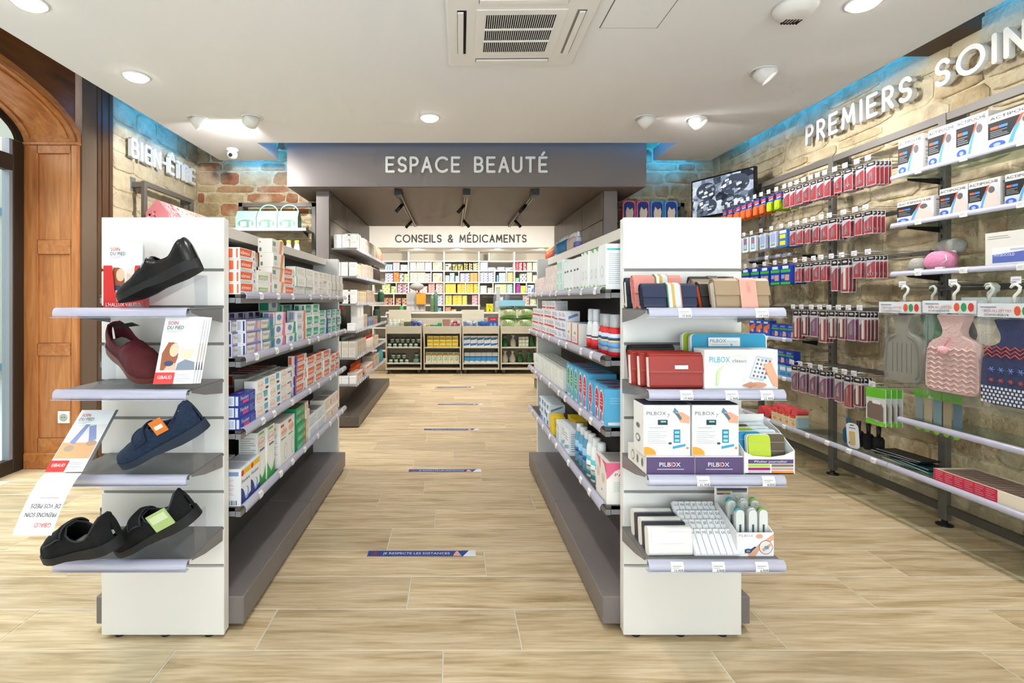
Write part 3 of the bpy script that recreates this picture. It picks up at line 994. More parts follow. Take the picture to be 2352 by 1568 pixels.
def toothpaste(name, word, panel, desc, w=.15, d=.042, h=.042, base=WH, accent='#6a4fa0', side=None, extra=()):
    side = side or panel
    kind(name, w, d, h, base, [('F', 'p', [(.03, .3), (.7, .3), (.76, .95), (.03, .95)], panel), ('F', 't', word, .07, .46, .34, '#ffffff', .56),
                               ('F', 'l', .05, .06, .68, .24, 2, '#b9b2ad'), ('F', 'e', .88, .22, .035, .13, accent), ('F', 'l', .8, .5, .96, .85, 3, '#b5b5c2'),
                               ('L', 'r', .08, .12, .42, .88, side), ('L', 'r', .72, .12, .86, .88, side), ('R', 'r', .58, .12, .92, .88, side), ('R', 'r', .14, .12, .28, .88, side),
                               ('T', 'r', .1, .1, .75, .9, panel)] + list(extra), 'toothpaste_box', desc)


toothpaste('elmex', 'elmex', '#f06a3a', 'orange and white toothpaste carton')
toothpaste('elmex2', 'elmex', '#f0703f', 'taller orange lettered toothpaste carton', w=.165, h=.055, d=.05, extra=[('L', 'r', .0, .0, .16, 1, '#5b3f9a')])
toothpaste('elmexp', 'elmex', '#ef6a3a', 'purple edged orange toothpaste carton', w=.17, h=.048, extra=[('L', 'r', .82, .0, 1, 1, '#4a3fa0'), ('F', 'r', 0, 0, .045, 1, '#4a3fa0')])
toothpaste('elmexs', 'elmex', '#ee7348', 'small orange labelled toothpaste carton', w=.13, h=.06, d=.045, base='#f6f2ec', extra=[('F', 'r', .9, .2, .98, .6, '#47a0b0')])
toothpaste('redsm', 'elmex', '#d63a1e', 'small red banded carton in the shade', w=.06, h=.05, d=.12)
toothpaste('elmexg', 'elmex', '#3fb295', 'green lettered toothpaste carton', w=.15, h=.05, accent='#3a5fb0')
toothpaste('elmexgt', 'elmex', '#35b48f', 'white carton with small green panels', w=.13, h=.062, d=.06, base='#f4f5f0', side='#2aa083')
toothpaste('elmexgb', 'elmex', '#2fb096', 'green panelled carton with navy corner', w=.12, h=.05, extra=[('L', 'r', .82, 0, 1, 1, '#2c3f8c'), ('F', 'r', 0, 0, .06, 1, '#2c3f8c')])
toothpaste('darksm', 'elmex', '#2c2470', 'dark violet carton in the shelf shade', w=.06, h=.06, d=.11, base='#d9d6e4')
kind('fluocaril', .16, .045, .048, '#f4f2ea', [('F', 'r', .04, .5, .66, .62, '#a9d24a'), ('F', 't', 'fluocaril', .06, .24, .3, '#7d8a78', .58), ('F', 'r', .85, .1, .9, .9, '#e46a66'),
                                             ('L', 'r', .3, .2, .5, .8, '#6aa07a')], 'toothpaste_box', 'white and lime green toothpaste carton')
kind('orgwhite', .145, .06, .06, '#f4efe8', [('F', 'r', .06, .5, .3, .8, '#8a9a86'), ('F', 'p', [(.6, 0), (.78, 0), (.95, 1), (.7, 1)], '#f39a5a'), ('F', 'l', .06, .15, .4, .4, 3, '#c8bfb4'),
                                             ('L', 'r', .1, .1, .26, .35, '#5f8a72'), ('L', 'r', .1, .7, .2, .8, '#5f8a72')], 'cream_box', 'cream coloured carton with orange swoosh')
kind('wgreen', .14, .05, .048, '#f5f2ea', [('F', 'r', .0, 0, .07, 1, '#3f9f7d'), ('F', 'l', .2, .25, .9, .8, 4, '#d8cdbf'), ('F', 'e', .85, .3, .06, .2, '#f0d9c2')], 'cream_box', 'ivory carton with a green spine')
kind('wplain', .1, .05, .047, '#f6f1e8', [('F', 'l', .12, .2, .9, .85, 4, '#ddd2c4'), ('F', 'r', .12, .55, .5, .72, '#e3cdb8')], 'cream_box', 'plain ivory carton with faint print')
kind('wgrey', .1, .05, .047, '#f3efe6', [('F', 'r', 0, 0, .14, 1, '#8d8fae'), ('F', 'l', .3, .2, .9, .85, 4, '#ddd2c4'), ('F', 'r', .9, 0, 1, 1, '#efd9a8')], 'cream_box', 'ivory carton with a grey lilac spine')
FX = [('F', 'p', [(.04, .12), (.5, .12), (.62, .86), (.04, .86)], '#e9ddd0'), ('F', 't', 'Fixodent', .08, .45, .3, '#3c3a70', .46), ('F', 'e', .82, .5, .12, .4, '#dfb3a6'),
      ('F', 'r', .0, .9, 1, 1, '#7f78b8'), ('L', 'b', .3, .15, .62, .85, 7, '#9aa8c0'), ('L', 'r', .78, .1, .92, .9, '#39407c')]
kind('fixv', .145, .045, .045, '#a7a6cf', [('L', 'r', 0, 0, 1, 1, '#eeeef6'), ('R', 'r', 0, 0, 1, 1, '#eeeef6')] + FX, 'adhesive_box', 'violet and cream denture adhesive carton')
kind('fixg', .14, .045, .045, '#7fae9d', [('L', 'r', 0, 0, 1, 1, '#eeeef6')] + FX[:2] + [('F', 'p', [(.66, 0), (1, 0), (1, 1), (.78, 1)], '#4f9f7a'), ('F', 'e', .82, .55, .1, .35, '#4a73b8'), ('F', 'r', 0, .9, 1, 1, '#6d7fae')], 'adhesive_box', 'green and blue denture adhesive carton')
kind('pinkw', .145, .05, .052, '#f3efe6', [('F', 'e', .4, .55, .2, .26, '#6f93c8'), ('F', 'p', [(.7, 0), (1, 0), (1, 1), (.82, 1)], '#f07fb0'), ('F', 'r', 0, 0, .05, 1, '#5d6fc0'), ('L', 'r', .1, .1, .5, .9, '#7f9cd6'), ('L', 'r', .6, .1, .9, .9, '#e58cc0')],
     'adhesive_box', 'white and pink adhesive carton')
kind('greenw', .14, .05, .052, '#f3f1e8', [('F', 'e', .4, .55, .2, .26, '#6f93c8'), ('F', 'p', [(.68, 0), (1, 0), (1, 1), (.8, 1)], '#38b48c'), ('L', 'r', .1, .1, .9, .9, '#35a27d'), ('T', 'r', 0, 0, 1, 1, '#8fb8c0')], 'adhesive_box', 'white and emerald adhesive carton')
kind('orangew', .14, .05, .052, '#efeef2', [('F', 'r', .06, .2, .55, .75, '#d7d3e6'), ('F', 't', 'Fixodent', .1, .38, .22, '#4a4a80', .4), ('F', 'p', [(.68, 0), (1, 0), (1, 1), (.8, 1)], '#ee8f55'), ('L', 'r', .2, .1, .8, .9, '#cfd3e6'), ('L', 'b', .3, .2, .7, .8, 6, '#6a7090')], 'adhesive_box', 'white and orange adhesive carton')
kind('fixb', .14, .05, .041, '#2a3fa0', [('F', 't', 'Fixodent', .06, .52, .34, '#f6f6ff', .5), ('F', 'r', .2, .2, .56, .45, '#e8478e'), ('F', 'l', .64, .2, .95, .85, 4, '#8fa2dd'), ('L', 'r', .06, .08, .62, .92, '#e9eefa'), ('L', 'b', .12, .2, .55, .8, 7, '#9fb0d8'), ('L', 'r', .7, .1, .9, .9, '#dfe6fa'),
                                          ('T', 'r', .1, .2, .6, .8, '#3a50b4'), ('T', 'r', .25, .3, .5, .55, '#e8478e')], 'adhesive_box', 'royal blue denture adhesive carton')
POL = [('F', 'e', .3, .55, .22, .34, '#efb8a0'), ('F', 'e', .3, .55, .2, .29, '#f7f2ea'), ('F', 't', 'POLIDENT', .12, .46, .22, '#e2542e', .36)]
kind('polb', .13, .05, .05, '#f5f1e9', POL + [('F', 'r', .66, .5, .95, .95, '#58b7d6'), ('F', 'r', .72, .12, .95, .3, '#4b3d6b'), ('T', 'r', .1, .2, .8, .8, '#cfc9c0')], 'tablet_box', 'red oval tablet carton with blue corner')
kind('polp', .16, .05, .05, '#f5f1e9', POL + [('F', 'r', .6, .55, .95, .7, '#8f80a8'), ('F', 'r', .9, .1, .97, .5, '#6f5fb0'), ('T', 'r', .1, .2, .8, .8, '#cfc9c0')], 'tablet_box', 'red oval tablet carton with purple line')
kind('fixt', .088, .085, .133, '#eef0f4', [('F', 'r', 0, .8, 1, .95, '#f2c02e'), ('F', 'e', .16, .86, .12, .08, '#d8322a'), ('F', 't', 'Fixodent', .06, .6, .1, '#26356f', .8), ('F', 'p', [(0, 0), (1, 0), (1, .2), (.5, .12), (.2, .42), (0, .5)], '#2a3a86'),
                                           ('F', 'e', .55, .26, .22, .17, '#7fb0e6'), ('F', 'e', .5, .3, .14, .12, '#eef3fb'), ('L', 'l', .08, .3, .7, .78, 12, '#e3b6ae'), ('L', 'r', .05, .82, .9, .93, '#7f97c4'), ('L', 'b', .1, .04, .85, .16, 11, '#555a66'), ('T', 'r', .1, .1, .9, .9, '#c6ccd6')],
     'tablet_box', 'blue white tablet box with yellow band')
kind('polg', .085, .075, .215, '#f3f3ec', [('F', 'r', .2, .93, .8, .97, '#7fbf5a'), ('F', 'e', .5, .78, .42, .09, '#efb8a0'), ('F', 'e', .5, .78, .38, .075, '#f7f2ea'), ('F', 't', 'POLIDENT', .16, .76, .05, '#e2542e', .68), ('F', 'r', .25, .62, .85, .66, '#6e6a9c'),
                                           ('F', 'p', [(0, 0), (1, 0), (1, .3), (.8, .16), (.55, .1), (.2, .24), (0, .34)], '#3fae58'), ('F', 'e', .5, .32, .2, .16, '#f8f8f4'), ('L', 'l', .1, .5, .9, .92, 10, '#b9b6b4'), ('L', 'p', [(.1, .42), (.5, .52), (.9, .42), (.9, .38), (.5, .48), (.1, .38)], '#c9544a')],
     'tablet_box', 'tall white and green tablet box')
kind('polw', .1, .1, .2, '#f4f1ea', [('F', 'r', .08, .88, .5, .94, '#d84a34'), ('F', 'e', .5, .76, .4, .09, '#efc8b6'), ('F', 't', 'POLIDENT', .16, .74, .05, '#e2542e', .66), ('F', 'r', .1, .6, .7, .63, '#7ba08f'), ('F', 'e', .7, .3, .22, .2, '#cfe0d2'), ('F', 'e', .72, .3, .14, .15, '#f5f4ee'),
                                     ('L', 'r', .1, .84, .8, .9, '#d88a7a'), ('L', 'l', .1, .3, .9, .8, 12, '#c9c9d0'), ('L', 'b', .15, .08, .7, .22, 9, '#8a90b8')], 'tablet_box', 'large white cleansing tablet box with red oval')
kind('greenst', .15, .09, .042, '#1f9f66', [('F', 'r', .08, .2, .7, .75, '#54b98a'), ('F', 't', 'super', .12, .3, .34, '#cfeadb', .46), ('F', 'e', .8, .5, .1, .3, '#e88a5a'), ('T', 'r', .05, .1, .95, .9, '#8f857c')], 'fixative_box', 'bright green fixative carton')
kind('pinkst', .06, .09, .042, '#f6ded2', [('F', 'l', .1, .2, .9, .8, 3, '#e8a895')], 'fixative_box', 'pale pink fixative carton')
kind('bluest', .16, .09, .06, '#e9eff0', [('F', 'r', 0, 0, .0, 1, '#5a9ad0'), ('F', 'l', .1, .2, .95, .85, 4, '#a9c8dc'), ('F', 'r', .05, .1, .6, .16, '#7fb8c8'), ('L', 'r', .0, 0, .45, 1, '#4a8fd0'), ('T', 'r', .1, .1, .9, .9, '#a8a49e')], 'compress_box', 'pale blue compress carton')
kind('peach', .17, .09, .07, '#f3e9dc', [('F', 'l', .08, .2, .7, .9, 4, '#ccc6b8'), ('F', 'e', .88, .5, .07, .3, '#ec7a62'), ('T', 'r', .1, .1, .9, .9, '#b4aaa0')], 'compress_box', 'beige compress carton with coral dot')

# ---------------------------------------------------------------- price rail profile and shelves
def rail_mesh(L, tags, both=True):
    """curved label rail running along local x, bulging to -y; its tags as separate meshes"""
    prof = [(0, .006), (-.008, .008), (-.016, .005), (-.021, -.002), (-.023, -.010), (-.0215, -.019), (-.019, -.019), (-.0205, -.010), (-.0185, -.003), (-.0145, .002), (-.008, .005), (0, .003)]
    mb = MB(); mb.prism(prof, 'x', 0, L, 'rail', True)
    return mb


def tag_mesh(w=.036, price=None):
    mb = MB()
    p = [(-.0165, .006), (-.0216, -.0018), (-.0236, -.010), (-.022, -.0215)]
    for i in range(3):
        a, b = p[i], p[i + 1]
        mb.add([(0, a[0], a[1]), (w, a[0], a[1]), (w, b[0], b[1]), (0, b[0], b[1])], [(3, 2, 1, 0)], 'tag')
    mb.add([(w * .1, -.0226, -.003), (w * .8, -.0226, -.003), (w * .8, -.0234, -.0055), (w * .1, -.0234, -.0055)], [(3, 2, 1, 0)], M('#a9a9ab', .6))
    mb.add([(w * .1, -.0243, -.008), (w * .6, -.0243, -.008), (w * .6, -.0243, -.010), (w * .1, -.0243, -.010)], [(3, 2, 1, 0)], M('#b9b9bb', .6))
    if price:
        mb.text(price, (w * .96, -.0244, -.0205), (1, 0, 0), (0, .1, 1), .0075, MT['ink'], 'r')
    return mb.mesh('price_tag')


TAG = tag_mesh()
Y0, Y1 = 1.74, 3.53            # ends of both gondolas


def gondola(name, label, xc, aisle, panel_x0, panel_x1, zs):
    root = thing(name, label, 'gondola shelf')
    # end panels: grey core with boards between the slots
    for near in (True, False):
        ya, yb = (Y0, Y0 + .043) if near else (Y1 - .043, Y1)
        mb = MB(); mb.box(panel_x0 + .002, panel_x1 - .002, ya + .008, yb, .012, 1.462, M('#e9e7e2', .4), .002); core = mb.build('end_panel', root)
        slots = [1.281 - .1285 * k for k in range(9)] if near else []
        zz = [1.464] + slots + [.012]
        if near:
            mb = MB(); mb.box(panel_x0 + .004, panel_x1 - .004, ya + .0065, ya + .0085, .25, 1.29, M('#8e8c8a', .4)); mb.build('slot_backing', core)
        for i in range(len(zz) - 1):
            zt = zz[i] - (.005 if i else 0); zb = zz[i + 1] + (.005 if i + 1 < len(zz) - 1 else 0)
            mb = MB(); mb.box(panel_x0, panel_x1, ya, ya + .012, zb, zt, 'white', .0012); mb.build('board', core)
        for fx in (.12, .5, .86):
            mb = MB(); mb.lathe([(.018, 0), (.018, .006), (.008, .012)], 'black', 12); mb.build('foot', core, (panel_x0 + (panel_x1 - panel_x0) * fx, ya + .025, 0))
    # spine, header, base cabinets
    mb = MB(); mb.box(xc - .038, xc + .038, Y0 + .043, Y1 - .043, .12, 1.42, 'spine'); mb.build('back_panel', root)
    mb = MB(); mb.box(xc - .13, xc + .13, Y0 + .043, Y1 - .043, 1.42, 1.464, M('#ddd6cb', .45), .002); mb.build('top_board', root)
    hb = .263
    ym = (Y0 + Y1) / 2
    for (a, b) in ((Y0 + .043, ym - .002), (ym + .002, Y1 - .043)):
        mb = MB(); mb.box(xc - hb, xc + hb, a, b, .022, .12, 'grey', .003); mb.build('base_plinth', root)
    for side in (aisle, -aisle):
        for k, z in enumerate(zs):
            for (a, b) in ((Y0 + .047, ym - .003), (ym + .003, Y1 - .047)):
                x0, x1 = sorted((xc + side * .038, xc + side * (hb - .012)))
                mb = MB(); mb.box(x0, x1, a, b, z - .012, z, 'dgrey'); mb.box(*sorted((xc + side * (hb - .03), xc + side * (hb - .012))), a, b, z - .032, z - .01, 'steel')
                for e in (a, b - .003):
                    mb.prism([(xc + side * .038, z - .03), (xc + side * (hb - .032), z - .03), (xc + side * (hb - .032), z), (xc + side * .038, z)], 'y', e, e + .003, 'steel')
                sh = mb.build('shelf', root)
                if side == aisle:
                    L = b - a
                    o = rail_mesh(L, 0).build('price_rail', sh)
                    if side > 0:
                        o.location = (xc + side * (hb - .012), a, z + .004); o.rotation_euler = (0, 0, PI / 2)
                    else:
                        o.location = (xc + side * (hb - .012), b, z + .004); o.rotation_euler = (0, 0, -PI / 2)
                    n = 4
                    for t in range(n):
                        yy = a + L * (t + .5 + random.uniform(-.25, .25)) / n
                        o2 = link('price_tag', TAG, sh, (o.location.x, yy, o.location.z), o.rotation_euler[:])
    return root


ZL = [1.197, .968, .71, .434]
ZR = [1.215, .972, .72, .441]
XCL, XCR = -1.006, .80
gondola('gondola_unit', 'white-ended gondola shelf displaying slippers on its end panel', XCL, 1, -1.219, -.793, ZL)
gondola('gondola_unit', 'white-ended gondola shelf displaying wallets and pill boxes on its end', XCR, -1, .597, 1.007, ZR)
SHN = ['top shelf', 'second shelf', 'third shelf', 'lowest shelf']
_cnt = {}


def place(me, name, label, cat, group, loc, rot):
    o = link(name, me, None, loc, rot)
    return tag(o, label, cat, group)


def grun(side, shelf, kd, y0, n=1, layers=1, inset=0.0, gap=.003, back=0.0, lift=0.0, jit=.004):
    me, w, d, h, nm, desc, cat = KD[kd]
    z0 = (ZL if side == 'L' else ZR)[shelf] + lift
    gname = 'slipper' if side == 'L' else 'wallet'
    for i in range(n):
        y = y0 + w / 2 + i * (w + gap)
        key = (side, shelf, kd)
        k = _cnt.get(key, 0); _cnt[key] = k + 1
        for L in range(layers):
            j = random.uniform(-jit, jit)
            if side == 'L':
                x = XCL + .247 - inset - d / 2 + j; rot = PI / 2
            else:
                x = XCR - .247 + inset + d / 2 + j; rot = -PI / 2
            pos = '%s stack, %s layer' % (ORD[k], layer_word(L, layers)) if layers > 1 else '%s along' % ORD[k]
            place(me, nm, '%s, %s, %s gondola, %s' % (desc, SHN[shelf], gname, pos), cat, '%ss on the %s gondola' % (nm.replace('_', ' '), gname),
                  (x, y + random.uniform(-.001, .001), z0 + L * (h + .0004)), rot + random.uniform(-.012, .012))


# slipper gondola, aisle side
grun('L', 0, 'elmex', 1.792, 1, 4, .0)
grun('L', 0, 'fluocaril', 1.95, 1, 2, .0)
grun('L', 0, 'orgwhite', 2.115, 1, 4, .0)
grun('L', 0, 'orgwhite', 1.99, 1, 3, .07)
grun('L', 0, 'elmex', 2.27, 1, 3, .0)
grun('L', 0, 'wgreen', 2.43, 1, 3, 0.0)
grun('L', 0, 'wgreen', 2.59, 1, 3, 0.0)
grun('L', 0, 'wplain', 2.745, 4, 3, 0.0)
grun('L', 0, 'wgrey', 3.17, 3, 3, 0.0)
grun('L', 1, 'fixv', 1.80, 1, 3, .035)
grun('L', 1, 'fixv', 1.845, 1, 3, -.012 + .012)
grun('L', 1, 'fixg', 1.995, 1, 3, .0)
grun('L', 1, 'pinkw', 2.14, 1, 3, .0)
grun('L', 1, 'greenw', 2.295, 1, 2, .0)
grun('L', 1, 'greenw', 2.24, 1, 4, .06)
grun('L', 1, 'orangew', 2.445, 1, 3, .0)
grun('L', 1, 'elmexgt', 2.6, 2, 3, .0)
grun('L', 1, 'elmexgt', 2.47, 3, 3, .075)
grun('L', 1, 'elmexg', 2.875, 1, 3, .0)
grun('L', 1, 'elmexgb', 3.04, 3, 3, .0)
grun('L', 1, 'darksm', 1.9, 5, 1, .09, gap=.03, lift=.1)
grun('L', 2, 'fixb', 1.795, 1, 3, .0)
grun('L', 2, 'polb', 1.942, 1, 3, .0)
grun('L', 2, 'polb', 2.078, 1, 3, .0)
grun('L', 2, 'polp', 2.22, 1, 3, .0)
grun('L', 2, 'polb', 2.0, 3, 3, .06)
grun('L', 2, 'redsm', 2.12, 5, 3, .1, gap=.006)
grun('L', 2, 'elmexp', 2.44, 1, 4, .0)
grun('L', 2, 'elmex2', 2.62, 3, 3, .0)
grun('L', 2, 'elmexs', 3.13, 2, 2, .0)
grun('L', 3, 'fixt', 1.80, 2, 1, .0)
grun('L', 3, 'fixt', 1.80, 2, 1, .095)
grun('L', 3, 'polg', 1.985, 2, 1, .01)
grun('L', 3, 'polw', 2.2, 2, 1, .0)
grun('L', 3, 'greenst', 2.44, 1, 5, .0)
grun('L', 3, 'pinkst', 2.595, 1, 5, .0)
grun('L', 3, 'bluest', 2.66, 2, 2, .0)
grun('L', 3, 'peach', 3.0, 2, 2, .0)

# wallet gondola, aisle side (near end first)
kind('tealbox', .085, .1, .165, '#f1f3f2', [('R', 'r', .05, .86, .95, .9, '#4fb8bc'), ('R', 'l', .1, .12, .9, .8, 16, '#b9bcc4'), ('F', 'r', 0, 0, 1, .1, '#9fc87a'), ('F', 'e', .5, .4, .25, .14, '#d9dfe2'), ('F', 'e', .5, .4, .15, .09, '#f3f4f3')], 'brush_box', 'white toothbrush head box with teal stripe')
kind('greenleaf', .062, .1, .16, '#f1f3f1', [('F', 'p', [(0, 0), (1, 0), (1, .12), (.5, .07), (0, .16)], '#8cc66a'), ('F', 'p', [(.3, 1), (1, 1), (1, .9), (.6, .95)], '#6cb86a'), ('F', 'e', .5, .4, .22, .12, '#d9d2d0'), ('F', 'e', .5, .4, .14, .08, '#f1f3f1')], 'brush_box', 'white toothbrush box with green leaf edge')
kind('blacksq', .062, .1, .15, '#eff2f1', [('F', 'r', .25, .62, .75, .68, '#4a4d52'), ('F', 'r', .2, .06, .6, .14, '#6fae4a'), ('F', 'r', .62, .08, .8, .12, '#d86a5a'), ('T', 'l', .1, .1, .9, .9, 5, '#aab0b6')], 'brush_box', 'white toothbrush box with black mark')
kind('palegreen', .075, .09, .055, '#dfeeea', [('F', 'r', .12, .3, .8, .8, '#b6dfc4'), ('F', 'l', .15, .1, .8, .3, 2, '#9fb8b4'), ('R', 'l', .1, .2, .9, .8, 5, '#c3ccd4')], 'floss_box', 'pale mint dental floss carton')
kind('palepink', .07, .09, .05, '#f3e2da', [('F', 'l', .12, .3, .85, .8, 3, '#dcc2b6'), ('F', 'r', .6, .1, .9, .3, '#c9d2c4')], 'floss_box', 'pale pink dental carton')
grun('R', 0, 'tealbox', 1.80, 1, 1, .0)
grun('R', 0, 'greenleaf', 1.89, 4, 1, .0)
grun('R', 0, 'blacksq', 2.16, 5, 1, .0)
grun('R', 0, 'palegreen', 2.49, 2, 3, .0)
grun('R', 0, 'palepink', 2.67, 4, 3, .0)
grun('R', 0, 'palepink', 2.98, 5, 2, .0)
kind('redw', .075, .07, .05, '#f1efee', [('F', 'r', 0, .12, 1, .34, '#d8503c'), ('F', 'l', .12, .5, .85, .85, 2, '#6f74a0'), ('R', 'l', .1, .2, .9, .8, 4, '#c9c9d6')], 'tablet_carton', 'white carton with a red stripe')
kind('redb', .085, .07, .05, '#eff0f3', [('F', 'r', 0, .06, .5, .22, '#d8503c'), ('F', 'r', .5, .06, 1, .22, '#5a7fd0'), ('F', 'l', .1, .45, .9, .85, 3, '#6f84c0'), ('R', 'p', [(.2, .2), (.9, .6), (.8, .8), (.2, .5)], '#7f96d0')], 'tablet_carton', 'white carton with red and blue stripe')
kind('redg', .11, .09, .1, '#efece8', [('F', 'r', 0, 0, .85, .14, '#d66a50'), ('F', 'r', .85, 0, 1, 1, '#d8624a'), ('F', 'r', .3, .5, .6, .62, '#9fbf8a'), ('F', 'l', .1, .2, .75, .42, 3, '#b4b0b8'), ('T', 'e', .5, .5, .3, .3, '#8fb0d8')], 'tablet_carton', 'tall white carton with red edge')
grun('R', 1, 'redg', 2.2, 2, 1, .0)
grun('R', 1, 'redb', 2.43, 3, 3, .0)
grun('R', 1, 'redw', 2.7, 5, 4, .0)
grun('R', 1, 'redw', 3.12, 4, 3, .0)
kind('thin', .034, .13, .05, '#f2f3ec', [('F', 'l', .15, .12, .85, .9, 5, '#c4d6bc'), ('R', 'b', .15, .15, .9, .85, 8, '#a8b0b8'), ('T', 'l', .1, .1, .9, .9, 4, '#b9c9b0')], 'toothpick_box', 'slim white and pale green interdental carton')
grun('R', 2, 'thin', 2.49, 12, 2, .0, gap=.0015)
grun('R', 2, 'thin', 2.93, 13, 2, .0, gap=.0015)
def brush_card(col, tall):
    h = .155 if tall else .135
    mbx = carton(.075, .12, h, '#5fb4de', [('F', 'e', .5, .6, .36, .36, '#eef6fa'), ('F', 'e', .5, .6, .29, .31, col), ('F', 'e', .42, .22, .2, .18, '#eef6fa'), ('F', 'e', .42, .22, .14, .14, col), ('F', 'l', .3, .5, .7, .75, 3, '#f3c9c4'), ('F', 'r', .55, .04, .92, .13, '#e9eef2'),
                                           ('R', 'r', .1, .04, .9, .12, '#e9eef2'), ('R', 'l', .15, .6, .8, .8, 3, '#8fcbe8'), ('T', 'e', .3, .5, .2, .3, '#d8324e')])
    return mbx
KD['brushg'] = (brush_card('#2fa355', True), .075, .12, .155, 'cup_box', 'sky blue box with a green shape', 'box')
KD['brushr'] = (brush_card('#d62a52', False), .075, .12, .135, 'cup_box', 'sky blue box with a crimson shape', 'box')
KD['brushrt'] = (brush_card('#d62a52', True), .075, .12, .155, 'cup_box', 'taller sky blue box with crimson shape', 'box')
grun('R', 2, 'brushr', 1.80, 3, 1, .0, gap=.002)
grun('R', 2, 'brushrt', 2.035, 2, 1, .0, gap=.002)
grun('R', 2, 'brushg', 2.195, 3, 1, .0, gap=.002)
kind('paro', .13, .1, .15, '#f4efe9', [('R', 'p', [(0, .6), (.3, .8), (.7, .93), (1, .97), (1, 1), (0, 1)], '#e86a90'), ('R', 't', 'PARO', .3, .68, .07, '#b83a5a', .65), ('R', 'l', .25, .3, .95, .55, 6, '#b9cfc4'), ('R', 'r', .5, .06, .9, .14, '#86cfa8'),
                                       ('F', 'p', [(1, .7), (.8, .9), (.55, 1), (1, 1)], '#e86a90'), ('F', 'p', [(.45, .7), (.25, .9), (.05, 1), (.45, 1)], '#ea7f9e'), ('F', 'e', .25, .6, .12, .12, '#f0cdb4'), ('F', 'e', .7, .55, .12, .12, '#f0cdb4'), ('F', 'e', .6, .25, .04, .03, '#c8545e'),
                                       ('T', 'r', .1, .15, .9, .85, '#b9b0ac')], 'mouthwash_box', 'white and pink mouthwash carton at the shelf end')
grun('R', 3, 'paro', 1.80, 1, 1, .0)
kind('bluew', .085, .07, .12, '#eef3f6', [('F', 'p', [(0, .1), (1, .3), (1, .45), (0, .25)], '#7fb8dc'), ('F', 'l', .15, .55, .85, .85, 3, '#8a9ab8'), ('R', 'l', .15, .15, .85, .9, 9, '#8fa2b4')], 'gauze_box', 'white and sky blue carton')
grun('R', 3, 'bluew', 2.36, 2, 1, .0)
kind('bluew2', .09, .06, .11, '#eff4f7', [('F', 'r', .1, .1, .7, .5, '#b8d8ea'), ('F', 'l', .2, .6, .8, .85, 3, '#8a9ab8'), ('R', 'l', .15, .15, .85, .9, 8, '#9fb0c0')], 'gauze_box', 'white carton with pale blue square')
grun('R', 3, 'bluew2', 2.545, 1, 1, .0)
kind('yellow', .055, .065, .1, '#f3d22c', [('F', 'l', .1, .2, .5, .8, 4, '#e8b81e'), ('R', 'r', .15, .5, .6, .75, '#b99a1e'), ('R', 'l', .15, .1, .8, .4, 3, '#c9a81e')], 'plaster_box', 'bright yellow carton')
grun('R', 3, 'yellow', 2.7, 2, 1, .0)
grun('R', 3, 'yellow', 2.62, 3, 1, .09)
kind('bwpack', .07, .09, .045, '#e9eff4', [('F', 'r', .0, .3, .45, .8, '#3f86cc'), ('F', 'r', .5, .2, .6, .9, '#22406a'), ('R', 'p', [(.1, .1), (.8, .6), (.9, .9), (.1, .4)], '#5a98d0'), ('T', 'r', .1, .1, .9, .9, '#d8e6f0')], 'wipes_pack', 'blue and white wipes pack')
grun('R', 3, 'bwpack', 2.86, 4, 3, .0)


def bottle(prof_body, body, prof_cap, cap, lbl=None, n=14, sx=1.0, sy=.7):
    mb = MB()
    mb.lathe(prof_body, body, n, sx=sx, sy=sy)
    mb.lathe(prof_cap, cap, n, sx=sx, sy=sy)
    if lbl:
        r, z0, z1, col = lbl[:4]
        mb.lathe([(r, z0), (r, z1)], M(col, .4), n, sx=sx, sy=sy)
        for (za, zb, c2) in lbl[4:]:
            mb.lathe([(r + .0006, za), (r + .0006, zb)], M(c2, .4), n, sx=sx, sy=sy)
    return mb.mesh('bottle')


def gput(side, shelf, me, nm, label, y, inset, lift=0.0, cat='bottle', rot=0.0, group=None):
    z = (ZL if side == 'L' else ZR)[shelf] + lift
    x = XCL + .247 - inset if side == 'L' else XCR - .247 + inset
    place(me, nm, label, cat, group, (x, y, z), (PI / 2 if side == 'L' else -PI / 2) + rot)


RED = M('#d8232c', .25); CLR = M('#dfe3e6', .15, alpha=.55)
mw = bottle([(.03, 0), (.033, .006), (.033, .085), (.026, .1), (.018, .106)], RED, [(.024, .104), (.026, .108), (.026, .15), (.022, .152)], CLR, (.0337, .016, .082, '#cfe0f2', (.03, .05, '#6fa3dc'), (.05, .056, '#e8d36a'), (.058, .068, '#3c4a78')))
for k, (y, ins) in enumerate(((1.835, .045), (1.905, .04), (1.975, .05), (1.86, .12), (1.94, .12))):
    gput('R', 1, mw, 'mouthwash_bottle', 'red mouthwash bottle with clear cap and blue label, %s on its shelf' % ('%s along the front' % ORD[k] if k < 3 else '%s behind' % ORD[k - 3]), y, ins, group='red mouthwash bottles')
wb = bottle([(.026, 0), (.028, .006), (.028, .07), (.026, .095), (.017, .12)], M('#eef0f2', .35), [(.019, .118), (.021, .122), (.02, .165), (.015, .168)], M('#e2e8f0', .35), (.0286, .004, .045, '#d8282f', (.052, .058, '#3a3f52')))
for k, y in enumerate((2.05, 2.125)):
    gput('R', 1, wb, 'mouthwash_bottle', 'white mouthwash bottle with red base, %s from the shelf end' % ORD[k], y, .04, group='white mouthwash bottles')
cb = bottle([(.024, 0), (.026, .005), (.026, .12), (.02, .135), (.014, .14)], M('#6fb3d6', .12, alpha=.7), [(.016, .138), (.018, .14), (.018, .17), (.014, .172)], M('#eef1f4', .3), (.0265, .03, .1, '#8fc4e4', (.05, .07, '#2f6fae')), sy=.9)
